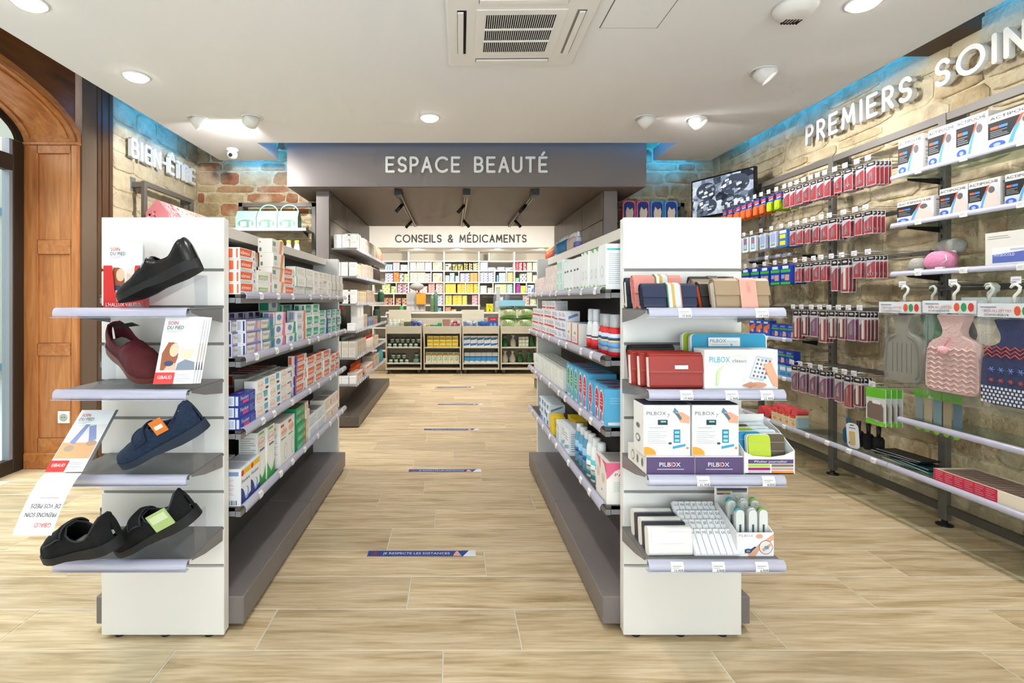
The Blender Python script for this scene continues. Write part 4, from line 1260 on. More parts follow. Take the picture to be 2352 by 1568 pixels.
for k, y in enumerate((2.16, 2.225, 2.29)):
    gput('R', 3, cb, 'rinse_bottle', 'clear blue rinse bottle with white cap, %s on the lowest shelf' % ORD[k], y, .035, group='blue rinse bottles')
tb = bottle([(.024, 0), (.026, .005), (.026, .125), (.02, .14), (.014, .145)], M('#eef3f4', .35), [(.018, .143), (.019, .145), (.018, .175), (.014, .177)], M('#f2f4f5', .3), (.0265, .012, .09, '#5fc2cc', (.03, .07, '#e9f3f4'), (.045, .052, '#d88a4a')), sy=.9)
for k, y in enumerate((1.965, 2.03, 2.095)):
    gput('R', 3, tb, 'rinse_bottle', 'white rinse bottle with turquoise label, %s on the lowest shelf' % ORD[k], y, .035, group='turquoise rinse bottles')
# ================================================================ shelves on the two end panels
EY0, EY1 = 1.515, 1.752
PRICES = {0: ('19,90€', '19,50€'), 1: ('19,90€', '12,90€', '22,90€'), 2: ('21,90€', '4,00€'), 3: ('13,90€', '5,90€', '6,90€')}
TAGX = {0: (.085, .315), 1: (.09, .225, .33), 2: (.14, .335), 3: (.062, .185, .315)}


def end_shelf(which, k, x0, x1, z):
    word = ORD[k] + ' from the top'
    who = 'slipper' if which == 'L' else 'wallet'
    root = thing('panel_shelf', 'grey metal shelf with clear price rail on the %s end panel, %s' % (who, word), 'shelf', (x0, EY0, z), 0, 'shelves hooked on the end panels')
    W = x1 - x0
    mb = MB()
    mb.box(0, W, 0, EY1 - EY0 - .012, -.004, 0, M('#6f6d6c', .45)); mb.box(0, W, 0, .003, -.014, 0, 'steel')
    mb.build('tray', root)
    for x in (0, W - .002):
        mb = MB(); mb.prism([(.02, -.004), (EY1 - EY0 - .012, -.004), (EY1 - EY0 - .012, -.05), (.1, -.032), (.02, -.012)], 'x', x, x + .002, 'steel'); mb.build('bracket', root)
    o = rail_mesh(W + .006, 0).build('price_rail', root, (-.003, 0, -.003))
    mb = MB(); mb.box(-.004, W + .006, -.026, -.004, -.0225, -.0213, 'rail'); mb.build('rail_flap', o)
    if which == 'R':
        for px, pr in zip(TAGX[k], PRICES[k]):
            link('price_tag', tag_mesh(.038, pr), root, (px, 0, -.003))
    return root


EZ = [1.149, .903, .646, .390]
for k, z in enumerate(EZ):
    end_shelf('L', k, -1.19, -.797, z)
    end_shelf('R', k, .592, .995, z)

# ================================================================ shoes
def lerp(tab, t):
    for (a, va), (b, vb) in zip(tab, tab[1:]):
        if t <= b:
            f = (t - a) / (b - a) if b > a else 0
            f = f * f * (3 - 2 * f)
            return va + (vb - va) * f
    return tab[-1][1]


def make_shoe(label, L, upper, sole, lining, hs, strap=None, toe_mat=None, op=(.07, .47), cut=(40, 140), quarter=None, wf=1.0):
    root = thing('slipper', label, 'shoe', group='slippers on the end panel')
    Wt = [(0, .004), (.02, .02), (.07, .03), (.2, .034), (.4, .033), (.55, .039), (.72, .045), (.85, .041), (.94, .029), (.98, .017), (1, .004)]
    Wt = [(t, w * wf) for t, w in Wt]
    nt_, na = 40, 19
    T = [i / (nt_ - 1) for i in range(nt_)]
    T = [.5 - .5 * math.cos(PI * t) * (1 - .15 * math.sin(PI * t)) for t in T]
    T[0], T[-1] = 0.0, 1.0

    def P(i, j, grow=0.0):
        t = T[j]; th = PI * i / (na - 1)
        w, h = lerp(Wt, t) + grow, lerp(hs, t) + grow
        c, s = math.cos(th), math.sin(th)
        spring = .012 * max(0, (t - .7) / .3) ** 2
        x = t * L + grow * (1 if t > .9 else (-1 if t < .08 else 0)) * .8
        return (x, w * (abs(c) ** .75) * (1 if c > 0 else -1), spring + h * abs(s) ** .62)
    def skip(i, j):
        tm = (T[j] + T[j + 1]) / 2
        if op[0] < tm < op[1]:
            thm = 180 * (i + .5) / (na - 1)
            f = (tm - op[0]) / (op[1] - op[0])
            wd = math.sqrt(max(0, 1 - abs(2 * f - 1) ** 3))
            return abs(thm - 90) < (90 - cut[0]) * wd
        return False
    mb = MB(); mb.grid(na, nt_, P, upper, True, skip)
    up = mb.build('upper', root)
    md = up.modifiers.new('thick', 'SOLIDIFY'); md.thickness = .005; md.offset = -1
    md = up.modifiers.new('smooth', 'SUBSURF'); md.levels = 1; md.render_levels = 1
    if toe_mat:
        mb = MB()
        mb.grid(na, nt_, lambda i, j: P(i, j, .0012), toe_mat, True, lambda i, j: (T[j] + T[j + 1]) / 2 < .60 + .07 * abs(i - na / 2) / (na / 2) * 1.2)
        mb.build('toe_cap', root)
    if quarter:
        mb = MB(); mb.grid(na, nt_, lambda i, j: P(i, j, .0016), quarter, True, lambda i, j: skip(i, j) or (T[j] + T[j + 1]) / 2 > .62 - .1 * abs(i - na / 2) / (na / 2))
        mb.build('quarter', root)
    # sole
    mb = MB()
    ring = []
    for t in [0, .02, .07, .15, .25, .4, .55, .7, .8, .88, .94, .98, 1]:
        ring.append((t * L + (.004 if t == 1 else (-.004 if t == 0 else 0)), lerp(Wt, t) + .0035, .012 * max(0, (t - .7) / .3) ** 2, -.026 + .010 * min(1, max(0, (t - .3) / .25)) + .012 * max(0, (t - .7) / .3) ** 2))
    pts = [(x, w, a, b) for x, w, a, b in ring] + [(x, -w, a, b) for x, w, a, b in reversed(ring)]
    n = len(pts)
    vs = [(x, y, a + .004) for x, y, a, b in pts] + [(x, y, b) for x, y, a, b in pts]
    fs = [(i, (i + 1) % n, n + (i + 1) % n, n + i) for i in range(n)]
    mb.add(vs, fs, sole, True)
    mid = len(ring)
    for off in (0, n):
        mb.add([vs[off + i] for i in range(n)], [(i, i + 1, n - 2 - i, n - 1 - i) for i in range(mid - 1)], sole)
    mb.build('sole', root)
    mb = MB()
    mb.grid(5, 14, lambda i, j: (L * (.04 + .6 * j / 13), (lerp(Wt, .04 + .6 * j / 13) - .006) * (i - 2) / 2, .012), lining, True)
    mb.build('insole', root)
    if strap:
        t0, t1, a0, a1, mat, trim = strap
        mb = MB()
        j0 = min(range(nt_), key=lambda j: abs(T[j] - t0)); j1 = min(range(nt_), key=lambda j: abs(T[j] - t1))
        i0, i1 = int(a0 / 180 * (na - 1)), int(a1 / 180 * (na - 1))
        mb.grid(i1 - i0 + 1, j1 - j0 + 1, lambda i, j: P(i + i0, j + j0, .004), mat, True)
        st = mb.build('strap', root)
        md = st.modifiers.new('thick', 'SOLIDIFY'); md.thickness = .004; md.offset = 0
        path = [P(i, j0, .005) for i in range(i0, i1 + 1)] + [P(i1, j, .005) for j in range(j0 + 1, j1 + 1)] + [P(i, j1, .005) for i in range(i1 - 1, i0 - 1, -1)] + [P(i0, j, .005) for j in range(j1 - 1, j0, -1)]
        mb = MB(); mb.tube(path, .0028, trim, 6, True); mb.build('piping', st)
    # collar piping round the opening
    rim = []
    for sgn in (1, -1):
        seq = [j for j in range(nt_) if op[0] <= T[j] <= op[1]]
        side = []
        for j in seq:
            f = (T[j] - op[0]) / (op[1] - op[0]); wd = math.sqrt(max(0, 1 - abs(2 * f - 1) ** 3))
            th = PI / 2 - sgn * math.radians(90 - cut[0]) * wd
            t = T[j]; w, h = lerp(Wt, t), lerp(hs, t)
            c, s = math.cos(th), math.sin(th)
            side.append((t * L, w * (abs(c) ** .75) * (1 if c > 0 else -1), h * abs(s) ** .62))
        rim += side if sgn > 0 else side[::-1]
    mb = MB(); mb.tube(rim, .003, strap[5] if strap else upper, 6, True); mb.build('collar', root)
    return root


def pose_shoe(root, toe, yaw, pitch, L, roll=0.0):
    R = Matrix.Rotation(yaw, 3, 'Z') @ Matrix.Rotation(pitch, 3, 'Y') @ Matrix.Rotation(roll, 3, 'X')
    root.rotation_euler = R.to_euler()
    root.location = Vector(toe) - R @ Vector((L, 0, -.016))


BLK = M('#0d0d0f', .26); BLKF = M('#0e0e10', .95, bump=1.0, bscale=420)
KNIT = M('#0b0b0c', .8, bump=1.6, bscale=300)
hs1 = [(0, .055), (.03, .08), (.08, .08), (.24, .052), (.36, .055), (.48, .078), (.58, .062), (.75, .041), (.9, .028), (1, .007)]
s = make_shoe('black leather slip-on shoe with woven toe on a clear stand, top shelf', .285, KNIT, M('#0f0f10', .5), M('#3a3632', .8), hs1, quarter=BLK, op=(.05, .45), cut=(42, 138))
pose_shoe(s, (-1.015, 1.545, 1.158), PI - math.radians(8), math.radians(26), .285)
VEL = M('#581020', .75, bump=1.2, bscale=260); VELT = M('#52181b', .8, bump=.8, bscale=60)
hs2 = [(0, .06), (.05, .085), (.12, .085), (.3, .064), (.42, .062), (.5, .074), (.62, .066), (.8, .046), (.92, .033), (1, .008)]
s = make_shoe('burgundy velvet slipper with pale lining standing heel-up, second shelf', .26, VEL, M('#6a3a30', .5), M('#b9b3a4', .8), hs2, toe_mat=VELT, op=(.05, .49), cut=(34, 146), wf=1.08)
pose_shoe(s, (-.915, 1.56, .915), math.radians(-27), math.radians(26), .26, math.radians(20))
mb = MB(); mb.add([(.02, -.012, .075), (.07, .03, .1), (.12, .03, .115), (.07, -.015, .095)], [(0, 1, 2, 3)], M('#2c3a2a', .6))
mb.build('swing_tag', s)
NAV = M('#1b2d47', .85, bump=1.4, bscale=300); NAVT = M('#16233a', .8)
hs3 = [(0, .06), (.04, .086), (.12, .088), (.3, .066), (.42, .064), (.52, .07), (.62, .064), (.8, .046), (.92, .034), (1, .008)]
s = make_shoe('navy corduroy slipper with a fastening strap and orange tag, third shelf', .29, NAV, M('#1f2a3c', .7), M('#31405a', .8), hs3, strap=(.5, .66, 25, 140, NAV, NAVT), op=(.05, .48), cut=(28, 152), wf=1.1)
pose_shoe(s, (-1.0, 1.535, .662), PI - math.radians(4), math.radians(28), .29, math.radians(-16))
mb = MB(); mb.box(.075, .115, .039, .042, .035, .08, M('#d9772e', .5)); mb.box(.082, .108, .042, .0425, .05, .062, M('#f3e6d8', .5)); mb.build('swing_tag', s)
hs4 = [(0, .055), (.04, .078), (.1, .078), (.28, .058), (.42, .058), (.55, .074), (.68, .062), (.82, .048), (.92, .036), (1, .008)]
PIP = M('#2a2b30', .7)
s = make_shoe('black fabric slipper with wide strap lying in front, lowest shelf', .28, BLKF, M('#121213', .6), M('#d9d5cd', .8), hs4, strap=(.5, .74, 30, 150, BLKF, PIP), op=(.04, .52), cut=(20, 160), wf=1.14)
pose_shoe(s, (-1.19, 1.49, .412), PI - math.radians(18), math.radians(17), .28, math.radians(-12))
s = make_shoe('black fabric slipper propped up with a green care label, lowest shelf', .28, BLKF, M('#121213', .6), M('#d9d5cd', .8), hs4, strap=(.47, .62, 30, 150, BLKF, PIP), op=(.04, .49), cut=(22, 158), wf=1.12)
pose_shoe(s, (-1.005, 1.525, .404), PI - math.radians(6), math.radians(29), .28, math.radians(-14))
mb = MB(); mb.box(.04, .105, .041, .045, .005, .06, M('#a9c07c', .55)); mb.box(.046, .099, .045, .0455, .03, .052, M('#cddab0', .55)); mb.build('care_label', s)
# clear wedge stands under the propped shoes
def stand(label, x_low, x_high, z, y0, y1, top, fwd=0.0):
    mb = MB()
    t = .003
    d = .012 if x_high > x_low else -.012
    prof = [(x_low - d, z + .018), (x_low, z + .002), (x_high, z + top), (x_high + d * .2, z + .001), (x_high + d * .2 + math.copysign(t, d), z + .001), (x_high + math.copysign(t, d), z + top + t), (x_low, z + .006), (x_low - d + math.copysign(t, d), z + .02)]
    mb.prism(prof, 'y', y0, y1, 'clear')
    tag(mb.build('shoe_stand'), label, 'stand')
stand('clear bent acrylic stand under the black leather shoe', -1.0, -.80, EZ[0], 1.55, 1.63, .105)
stand('clear bent acrylic stand under the burgundy slipper', -.94, -1.14, EZ[1], 1.62, 1.70, .13)
stand('clear bent acrylic stand under the navy slipper', -1.0, -.80, EZ[2], 1.54, 1.61, .118)
stand('clear bent acrylic stand under the propped black slipper', -.99, -.80, EZ[3], 1.55, 1.62, .118)

# ================================================================ leaflets
def page(mb, O, U, V, dec):
    """flat printed page: O lower-left corner, U width vector, V height vector"""
    O, U, V = Vector(O), Vector(U), Vector(V)
    Nn = U.cross(V).normalized()
    mb.add([O, O + U, O + U + V, O + V], [(0, 1, 2, 3)], M('#f4f4f5', .4))
    for k, dd in enumerate(dec):
        o = O + Nn * (.0003 + .0001 * k)
        if dd[0] == 'r':
            u0, v0, u1, v1, c = dd[1:]
            mb.add([o + U * u0 + V * v0, o + U * u1 + V * v0, o + U * u1 + V * v1, o + U * u0 + V * v1], [(0, 1, 2, 3)], M(c, .4))
        elif dd[0] == 'e':
            u, v, a, b, c = dd[1:]
            mb.add([o + U * (u + a * math.cos(2 * PI * i / 16)) + V * (v + b * math.sin(2 * PI * i / 16)) for i in range(16)], [tuple(range(16))], M(c, .4))
        elif dd[0] == 'p':
            mb.add([o + U * u + V * v for u, v in dd[1]], [tuple(range(len(dd[1])))], M(dd[2], .4))
        elif dd[0] == 't':
            s_, u, v, h, c, fw = dd[1:]
            mb.text(s_, o + U * u + V * v, U, V, h * V.length, M(c, .5), 'l', fw * U.length)


COUPLE = [('r', .02, .2, .98, .6, '#efe4dc'), ('e', .3, .42, .2, .2, '#8a4a2c'), ('p', [(.1, .2), (.42, .2), (.5, .38), (.42, .6), (.2, .62), (.08, .45)], '#9a5634'), ('e', .38, .5, .12, .1, '#efc3a4'), ('e', .72, .48, .17, .13, '#eccbb2'),
          ('e', .74, .56, .17, .06, '#e4e0da'), ('p', [(.5, .2), (.98, .2), (.95, .32), (.7, .36), (.52, .3)], '#7f8796'), ('p', [(.2, .2), (.5, .2), (.48, .3), (.3, .32)], '#e8b498'), ('e', .3, .3, .12, .04, '#33406a')]
HEAD = [('t', 'SOIN', .1, .88, .055, '#d8352f', .26), ('t', 'DU PIED', .1, .81, .055, '#3c3c40', .42), ('r', .1, .785, .48, .79, '#a9a9ac'), ('r', .1, .765, .36, .77, '#a9a9ac')]
FOOT = [('r', 0, 0, .5, .17, '#e23a36'), ('t', 'GIBAUD', .08, .075, .05, '#ffffff', .36), ('r', .56, .13, .9, .135, '#8d8d90'), ('r', .56, .1, .86, .105, '#8d8d90'), ('r', .56, .07, .9, .075, '#8d8d90'), ('r', .56, .04, .8, .045, '#8d8d90')]
# leaflets in a red cardboard holder
root = thing('leaflet_holder', 'red cardboard leaflet holder standing behind the black leather shoe', 'holder', (-1.135, 1.66, EZ[0]))
mb = MB(); R_ = M('#d9302e', .4)
mb.box(0, .13, -.03, 0.0, 0, .004, R_); mb.box(0, .002, -.03, 0, 0, .14, R_); mb.box(.128, .13, -.03, 0, 0, .14, R_); mb.box(0, .13, -.001, .001, 0, .15, R_)
mb.add([(0, -.031, 0), (.13, -.031, 0), (.13, -.031, .14), (.103, -.031, .14), (.093, -.031, .05), (.037, -.031, .05), (.028, -.031, .14), (0, -.031, .14)], [(0, 1, 2, 3, 4, 5, 6, 7)], R_)
mb.build('box', root)
mb = MB(); mb.text('SOIN DE', (.042, -.0316, .024), (1, 0, 0), (0, 0, 1), .012, M('#ffffff', .5), 'l', .056); mb.text("L'HALLUX VALGUS", (.008, -.0316, .007), (1, 0, 0), (0, 0, 1), .012, M('#ffffff', .5), 'l', .114)
mb.build('lettering', root)
for q in range(3):
    mb = MB(); page(mb, (.007, -.026 + q * .006, .005), (.116, 0, 0), (0, .004, .208), COUPLE + HEAD + FOOT)
    lf = mb.build('leaflet', None, (-1.135, 1.66, EZ[0] + .0005)); tag(lf, 'leaflet with couple portrait in the red holder, %s' % ('in front', 'in the middle', 'at the back')[q], 'leaflet', 'foot care leaflets')
for q in range(4):
    mb = MB(); page(mb, (0, 0, 0), (.112, .012, 0), (.018, .035, .2), COUPLE + HEAD + FOOT)
    lf = mb.build('leaflet', None, (-.893 + q * .004, 1.495 + q * .008, EZ[1] + .022 - q * .001), 0)
    tag(lf, 'foot care leaflet leaning beside the burgundy slipper, %s of the stack' % ('front', 'second', 'third', 'rear')[q], 'leaflet', 'foot care leaflets')
FEET = [('r', .02, .35, .98, .75, '#e8e2e0'), ('r', .02, .2, .98, .45, '#e8b080'), ('p', [(.2, .45), (.38, .75), (.5, .75), (.36, .42)], '#8b97c4'), ('p', [(.5, .72), (.68, .74), (.9, .5), (.72, .46)], '#8b97c4'), ('e', .27, .36, .13, .05, '#b9a08c'), ('e', .82, .44, .14, .045, '#b9a08c')]
mb = MB(); page(mb, (0, 0, 0), (.105, .004, 0), (-.004, .15, .146), FEET + HEAD + FOOT)
mb.add([(.105, .004, 0), (.101, .154, .146), (.109, .156, .146), (.112, .01, 0)], [(0, 1, 2, 3)], M('#6a6a70', .5))
tag(mb.build('leaflet', None, (-1.172, 1.44, EZ[2] + .035)), 'foot care leaflet with walking legs leaning on the third shelf', 'leaflet', 'foot care leaflets')
mb = MB()
O = Vector((-1.167, 1.435, EZ[2] + .034))
def curl(u, t):
    return (O.x + u * .105 - t * .004, O.y - .02 * math.sin(t * 1.2) - .085 * t, O.z - .012 * t - .118 * t ** 1.5)
mb.grid(2, 9, lambda i, j: curl(i, j / 8), M('#f4f4f5', .4), True)
Ob, Ut, Vt = Vector(curl(1, .93)), Vector((-1, 0, 0)), (Vector(curl(0, .5)) - Vector(curl(0, .95))).normalized()
nb = Vector((0, -1, .25)).normalized() * .0016
for (sx, string, col, tt, fw) in ((.02, 'GIBAUD', '#d8352f', .95, .045), (.012, 'PRENONS SOIN', '#2f2f33', .82, .085), (.01, 'DE VOS PIEDS', '#2f2f33', .70, .08)):
    P0 = Vector(curl(1, tt))
    P1 = Vector(curl(1, tt - .1))
    vv = (P0 - P1).normalized()
    mb.text(string, P1 + Vector((-sx * .5, 0, 0)) + nb, (-1, 0, 0), vv, .0115, M(col, .5), 'l', fw)
P1 = Vector(curl(1, .5)); mb.text('www.gibaud.com', P1 + Vector((-.02, 0, 0)) + nb, (-1, 0, 0), (Vector(curl(1, .6)) - P1), .005, M('#d8352f', .5), 'l', .05)
tag(mb.build('leaflet'), 'unfolded leaflet hanging over the shelf edge with upside-down lettering', 'leaflet', 'foot care leaflets')

# ================================================================ wallets and pill organisers on the other end panel
def round_prof(w, h, r, n=4):
    out = []
    for cx, cz, a in ((w - r, h - r, 0), (r, h - r, 90), (r, r, 180), (w - r, r, 270)):
        out += arc(cx, cz, r, r, a, a + 90, n)
    return out


def pouch(label, w, h, d, col, loc, yaw=0.0, lean=0.0, band=None, flap=.55, name='pill_pouch', group='pill pouches on the end panel', stitch=None, plate=False, edge=None, rough=.42):
    """folded case: rounded gusset profile, overlapping flap, optional band"""
    root = thing(name, label, 'pouch', loc, 0, group)
    root.rotation_euler = (-lean, 0, yaw)
    c = M(col, rough, bump=.08, bscale=500)
    prof = round_prof(d, h, min(d * .42, .012), 3)
    mb = MB(); mb.prism([(y, z) for y, z in prof], 'x', -w / 2 + .003, w / 2 - .003, c, False); mb.build('body', root)
    # flap wraps over the top and down the front
    fl = [(d - .002, h * .2), (d + .002, h * .9), (d * .75, h + .004), (d * .25, h + .004), (-.003, h * .93), (-.005, h * (1 - flap))]
    inn = [(-.001, h * (1 - flap)), (.001, h * .9), (d * .3, h + .001), (d * .7, h + .001), (d - .002, h * .88), (d - .004, h * .2)]
    mb = MB(); mb.prism(fl + inn, 'x', -w / 2, w / 2, c); fo = mb.build('flap', root)
    e = M(edge or '#efe8de', .6)
    for x in (-w / 2 + .0025, w / 2 - .0025):
        mb = MB(); mb.prism([(d * .25, .006), (d * .75, .006), (d * .8, h * .9), (d * .2, h * .9)], 'x', x - .001, x + .001, e); mb.build('gusset', root)
    if band:
        x0, x1, bc = band[:3]
        mb = MB(); bf = [(-.0065, 0.002), (-.0065, h * .95), (d * .25, h + .006), (d * .75, h + .006), (d + .004, h * .9)]
        bi = [(d + .003, h * .9), (d * .7, h + .004), (d * .3, h + .004), (-.0055, h * .94), (-.0055, .002)]
        mb.prism(bf + bi, 'x', x0 * w, x1 * w, M(bc, .5)); bo = mb.build('band', root)
        for q, (a, b, sc) in enumerate(band[3] if len(band) > 3 else ()):
            mb = MB()
            mb.prism([(-.0072, .002), (-.0072, h * .95), (d * .25, h + .0068), (d * .75, h + .0068), (d * .7, h + .005), (d * .3, h + .005), (-.006, h * .94), (-.006, .002)], 'x', (x0 + (x1 - x0) * a) * w, (x0 + (x1 - x0) * b) * w, M(sc, .5)); mb.build('stripe', bo)
        if len(band) > 4:
            mb = MB(); mb.text(band[4], ((x0 + x1) / 2 * w + .006, -.0074, h * .52), (0, 0, 1), (-1, 0, 0), .011, M('#d8866e', .5), 'l', h * .36); mb.build('lettering', bo)
    if stitch:
        mb = MB()
        n = int(w / .006)
        for i in range(n):
            x = -w / 2 + .004 + i * (w - .008) / n
            for z in (h * (1 - flap) + .004, h * .97):
                mb.box(x, x + .003, -.0058, -.0048, z, z + .0008, M(stitch, .6))
        mb.build('stitching', fo)
    if plate:
        mb = MB(); mb.box(-.012, .03, -.0075, -.005, h * .56, h * .56 + .013, 'chrome', .001); mb.build('name_plate', fo)
    return root


STRIPES = [(.0, .08, '#3f8a5a'), (.1, .3, '#e8e6da'), (.34, .52, '#c9a35a'), (.56, .92, '#c9d2d2'), (.94, 1.0, '#d87a72')]
z = EZ[0]
pouch('dark navy pill pouch mostly hidden behind the pink one', .15, .1, .022, '#2c3444', (.66, 1.675, z), 0, .12)
pouch('rose pink pill pouch with a striped band, behind the navy pouch', .155, .108, .03, '#d98d84', (.668, 1.61, z + .001), 0, .2, band=(-.06, .22, '#d8b98a', STRIPES), edge='#c87a72')
pouch('navy leather pill pouch with a striped band, in front', .168, .078, .03, '#27304a', (.672, 1.535, z + .001), 0, .22, band=(-.06, .2, '#d9d2b4', STRIPES), edge='#1d2436', rough=.3)
pouch('small rose pink case lying at the shelf end', .05, .028, .04, '#dd938b', (.617, 1.56, z + .001), 0, 0, flap=.4, edge='#c87a72')
pouch('charcoal pill pouch with grey band at the back', .15, .105, .025, '#3d3936', (.882, 1.68, z + .001), 0, .15, band=(-.1, .12, '#6a655f'), edge='#d8633a')
pouch('taupe pill pouch with pale pink band, second from the front', .155, .095, .028, '#9a836a', (.866, 1.62, z + .001), 0, .2, band=(-.05, .2, '#dba492'), edge='#d9cdb8')
pouch('charcoal pill pouch with orange lining, seen edge-on', .06, .085, .018, '#33302e', (.815, 1.575, z + .001), .2, .25, edge='#d8522e')
pouch('taupe pill pouch with lettered pink band, in front', .168, .093, .034, '#a48b6f', (.892, 1.53, z + .001), 0, .18, band=(-.05, .25, '#e0a494', (), 'LIBERTY'), edge='#e3d8c6')
z = EZ[1]
pouch('black leather wallet standing at the back of the second shelf', .15, .125, .034, '#25211f', (.662, 1.63, z + .001), .1, .16, stitch='#8a7f74', edge='#5a544e', name='wallet', group='wallets on the end panel')
for q in range(3):
    pouch('red stitched leather wallet, %s of the row of three' % ('rear', 'middle', 'front with metal plate')[q], .178, .107, .03, '#9c332b', (.695 - .016 * (2 - q), 1.535 + .034 * (2 - q), z + .001), .02, .08, stitch='#d99a8a', plate=(q == 2), edge='#efe3dc', name='wallet', group='wallets on the end panel')


def display_box(name, label, mesh, loc, yaw=0.0, cat='box', group=None):
    return place(mesh, name, label, cat, group, loc, yaw)


# big white pill organiser box with blue and green boards behind it
HAND = [('F', 'p', [(.60, .28), (.70, .86), (.93, .78), (.80, .2)], '#bfc6cc'), ('F', 'p', [(.63, .32), (.71, .8), (.89, .73), (.79, .26)], '#dfe4e6')]
for a in range(4):
    for b in range(5):
        u = .655 + .05 * a + .016 * b; v = .32 + .1 * b - .015 * a
        HAND.append(('F', 'r', u, v, u + .026, v + .055, ('#5a6470', '#b85a58', '#5f9aa8')[(a + b) % 3]))
HAND += [('F', 'p', [(.8, .62), (.9, .7), (.99, .3), (.99, .05), (.93, .1), (.86, .35)], '#e3aa8a'), ('F', 'e', .72, .12, .12, .07, '#d99a7c'), ('F', 'p', [(.5, .1), (.62, .2), (.72, .12), (.62, .04)], '#c98a70')]
bm = carton(.225, .07, .122, '#f4f5f3', HAND + [('F', 't', 'PILBOX', .06, .68, .15, '#46a3b4', .28), ('F', 't', 'classic', .37, .68, .1, '#6a6f74', .2), ('F', 'p', [(.18, .1), (.2, .45), (.26, .6), (.24, .6), (.16, .45), (.15, .1)], '#cfe0a0'), ('F', 'p', [(.3, .78), (.45, .88), (.58, .84), (.45, .85)], '#dbe7a8'),
                                      ('F', 'p', [(.4, .32), (.52, .2), (.56, .3), (.5, .22)], '#d5e4a0')], .0015)
display_box('pill_organiser_box', 'large white pill organiser box with hand photograph, second shelf', bm, (.885, 1.565, z), 0)
def rboard(label, w, h, col, loc, lean):
    mb = MB(); prof = round_prof(w, h, .014, 4)
    mb.prism([(x - w / 2, zz) for x, zz in prof], 'y', 0, .014, M('#eef1f2', .4)); mb.prism([((x - w / 2) * .965, zz * .985 + .002) for x, zz in prof], 'y', -.002, .0, M(col, .4))
    o = mb.build('pill_tray', None, loc, (-lean, 0, 0)); return tag(o, label, 'tray', 'pill trays behind the white box')
rboard('lime green pill tray edge showing behind the blue one', .21, .165, '#b7c63c', (.872, 1.66, z + .001), .06)
t_ = rboard('turquoise blue pill tray standing behind the white box', .25, .163, '#2a9bc4', (.905, 1.63, z + .001), .05)
mb = MB(); page(mb, (-.07, -.006, .121), (.105, 0, 0), (0, 0, .03), [('r', 0, 0, 1, 1, '#b9c4cc'), ('r', .02, .06, .98, .94, '#f4f6f6'), ('t', 'PILBOX', .06, .45, .38, '#5a5f66', .5), ('t', 'homeo', .6, .45, .24, '#c3c8cc', .32), ('r', .1, .2, .6, .24, '#a9a9ac'), ('e', .72, .2, .04, .14, '#7fb8e0')]); mb.build('label', t_)
mb = MB(); mb.add([(-.06, -.004, .156), (.06, -.004, .156), (.06, .0, .172), (-.06, .0, .172)], [(0, 1, 2, 3)], MT['clear']); mb.build('sleeve', t_)
# two white boxes in purple trays
z = EZ[2]
b2 = carton(.142, .085, .155, '#f5f4f1', [('F', 't', 'PILBOX', .06, .8, .075, '#5a5a60', .42), ('F', 't', '7', .5, .76, .07, '#8a8a8e', .06), ('F', 'r', .08, .6, .52, .72, '#d5dce2'), ('F', 'r', .09, .61, .3, .71, '#eef0f3'), ('F', 'r', .3, .61, .51, .71, '#123a44'), ('F', 'r', .36, .66, .48, .69, '#9fc4cc'), ('F', 'r', .12, .545, .42, .56, '#b4b4b8'),
                                          ('F', 'l', .08, .24, .5, .5, 7, '#c3c3c6'), ('F', 'p', [(.62, .86), (.66, .95), (.8, .82), (.78, .76)], '#5f8fa8'), ('F', 'p', [(.68, .86), (.82, .86), (.98, .78), (.98, .64), (.78, .66)], '#e4a98c'), ('F', 'p', [(.66, .84), (.74, .84), (.82, .74), (.78, .7)], '#57707e'),
                                          ('F', 'r', .64, .26, .78, .52, '#2f7f9c'), ('F', 'r', .66, .28, .76, .33, '#8fd0dc'), ('F', 'r', .66, .36, .76, .41, '#8fd0dc'), ('F', 'r', .66, .44, .76, .49, '#8fd0dc'), ('F', 'p', [(.62, .14), (.88, .19), (.9, .24), (.62, .19)], '#3f9fc8'), ('F', 'e', .56, .25, .04, .025, '#2f5f6c'), ('F', 'e', .93, .16, .03, .02, '#e07a4a'),
                                          ('F', 'p', [(0, .02), (.26, .02), (.25, .09), (.18, .15), (.08, .18), (0, .18)], '#f0a23c'), ('T', 'r', 0, 0, 1, 1, '#35304a'), ('L', 'e', .5, .3, .2, .08, '#8a8a90'), ('L', 'e', .5, .3, .14, .05, '#f5f4f1'), ('L', 'e', .5, .55, .16, .05, '#7d7d84')], .001)
tr = carton(.146, .16, .055, '#efece8', [('F', 'r', 0, 0, 1, .97, '#5b4a72'), ('F', 't', 'PILBOX', .27, .45, .24, '#f2eef4', .44), ('F', 'r', .22, .28, .78, .33, '#b9aec6'), ('F', 'r', .5, .45, .55, .69, '#c86a6a'), ('L', 'e', .3, .5, .08, .3, '#8a8a90'), ('L', 'e', .3, .5, .06, .22, '#efece8'), ('L', 'e', .55, .5, .05, .25, '#7d7d84'), ('L', 'e', .8, .5, .05, .25, '#7d7d84')], .001)
for q, x in enumerate((.664, .812)):
    display_box('display_tray', 'purple fronted display tray under the %s white pill box' % ('slipper-side', 'shelf-middle')[q], tr, (x, 1.60, z), 0, 'tray', 'purple display trays')
    display_box('pill_organiser_box', 'white pill dispenser box on a purple tray, %s of the pair' % ('nearest the aisle', 'farther from the aisle')[q], b2, (x - .008, 1.568, z + .0555), 0, 'box', 'pill dispenser boxes')
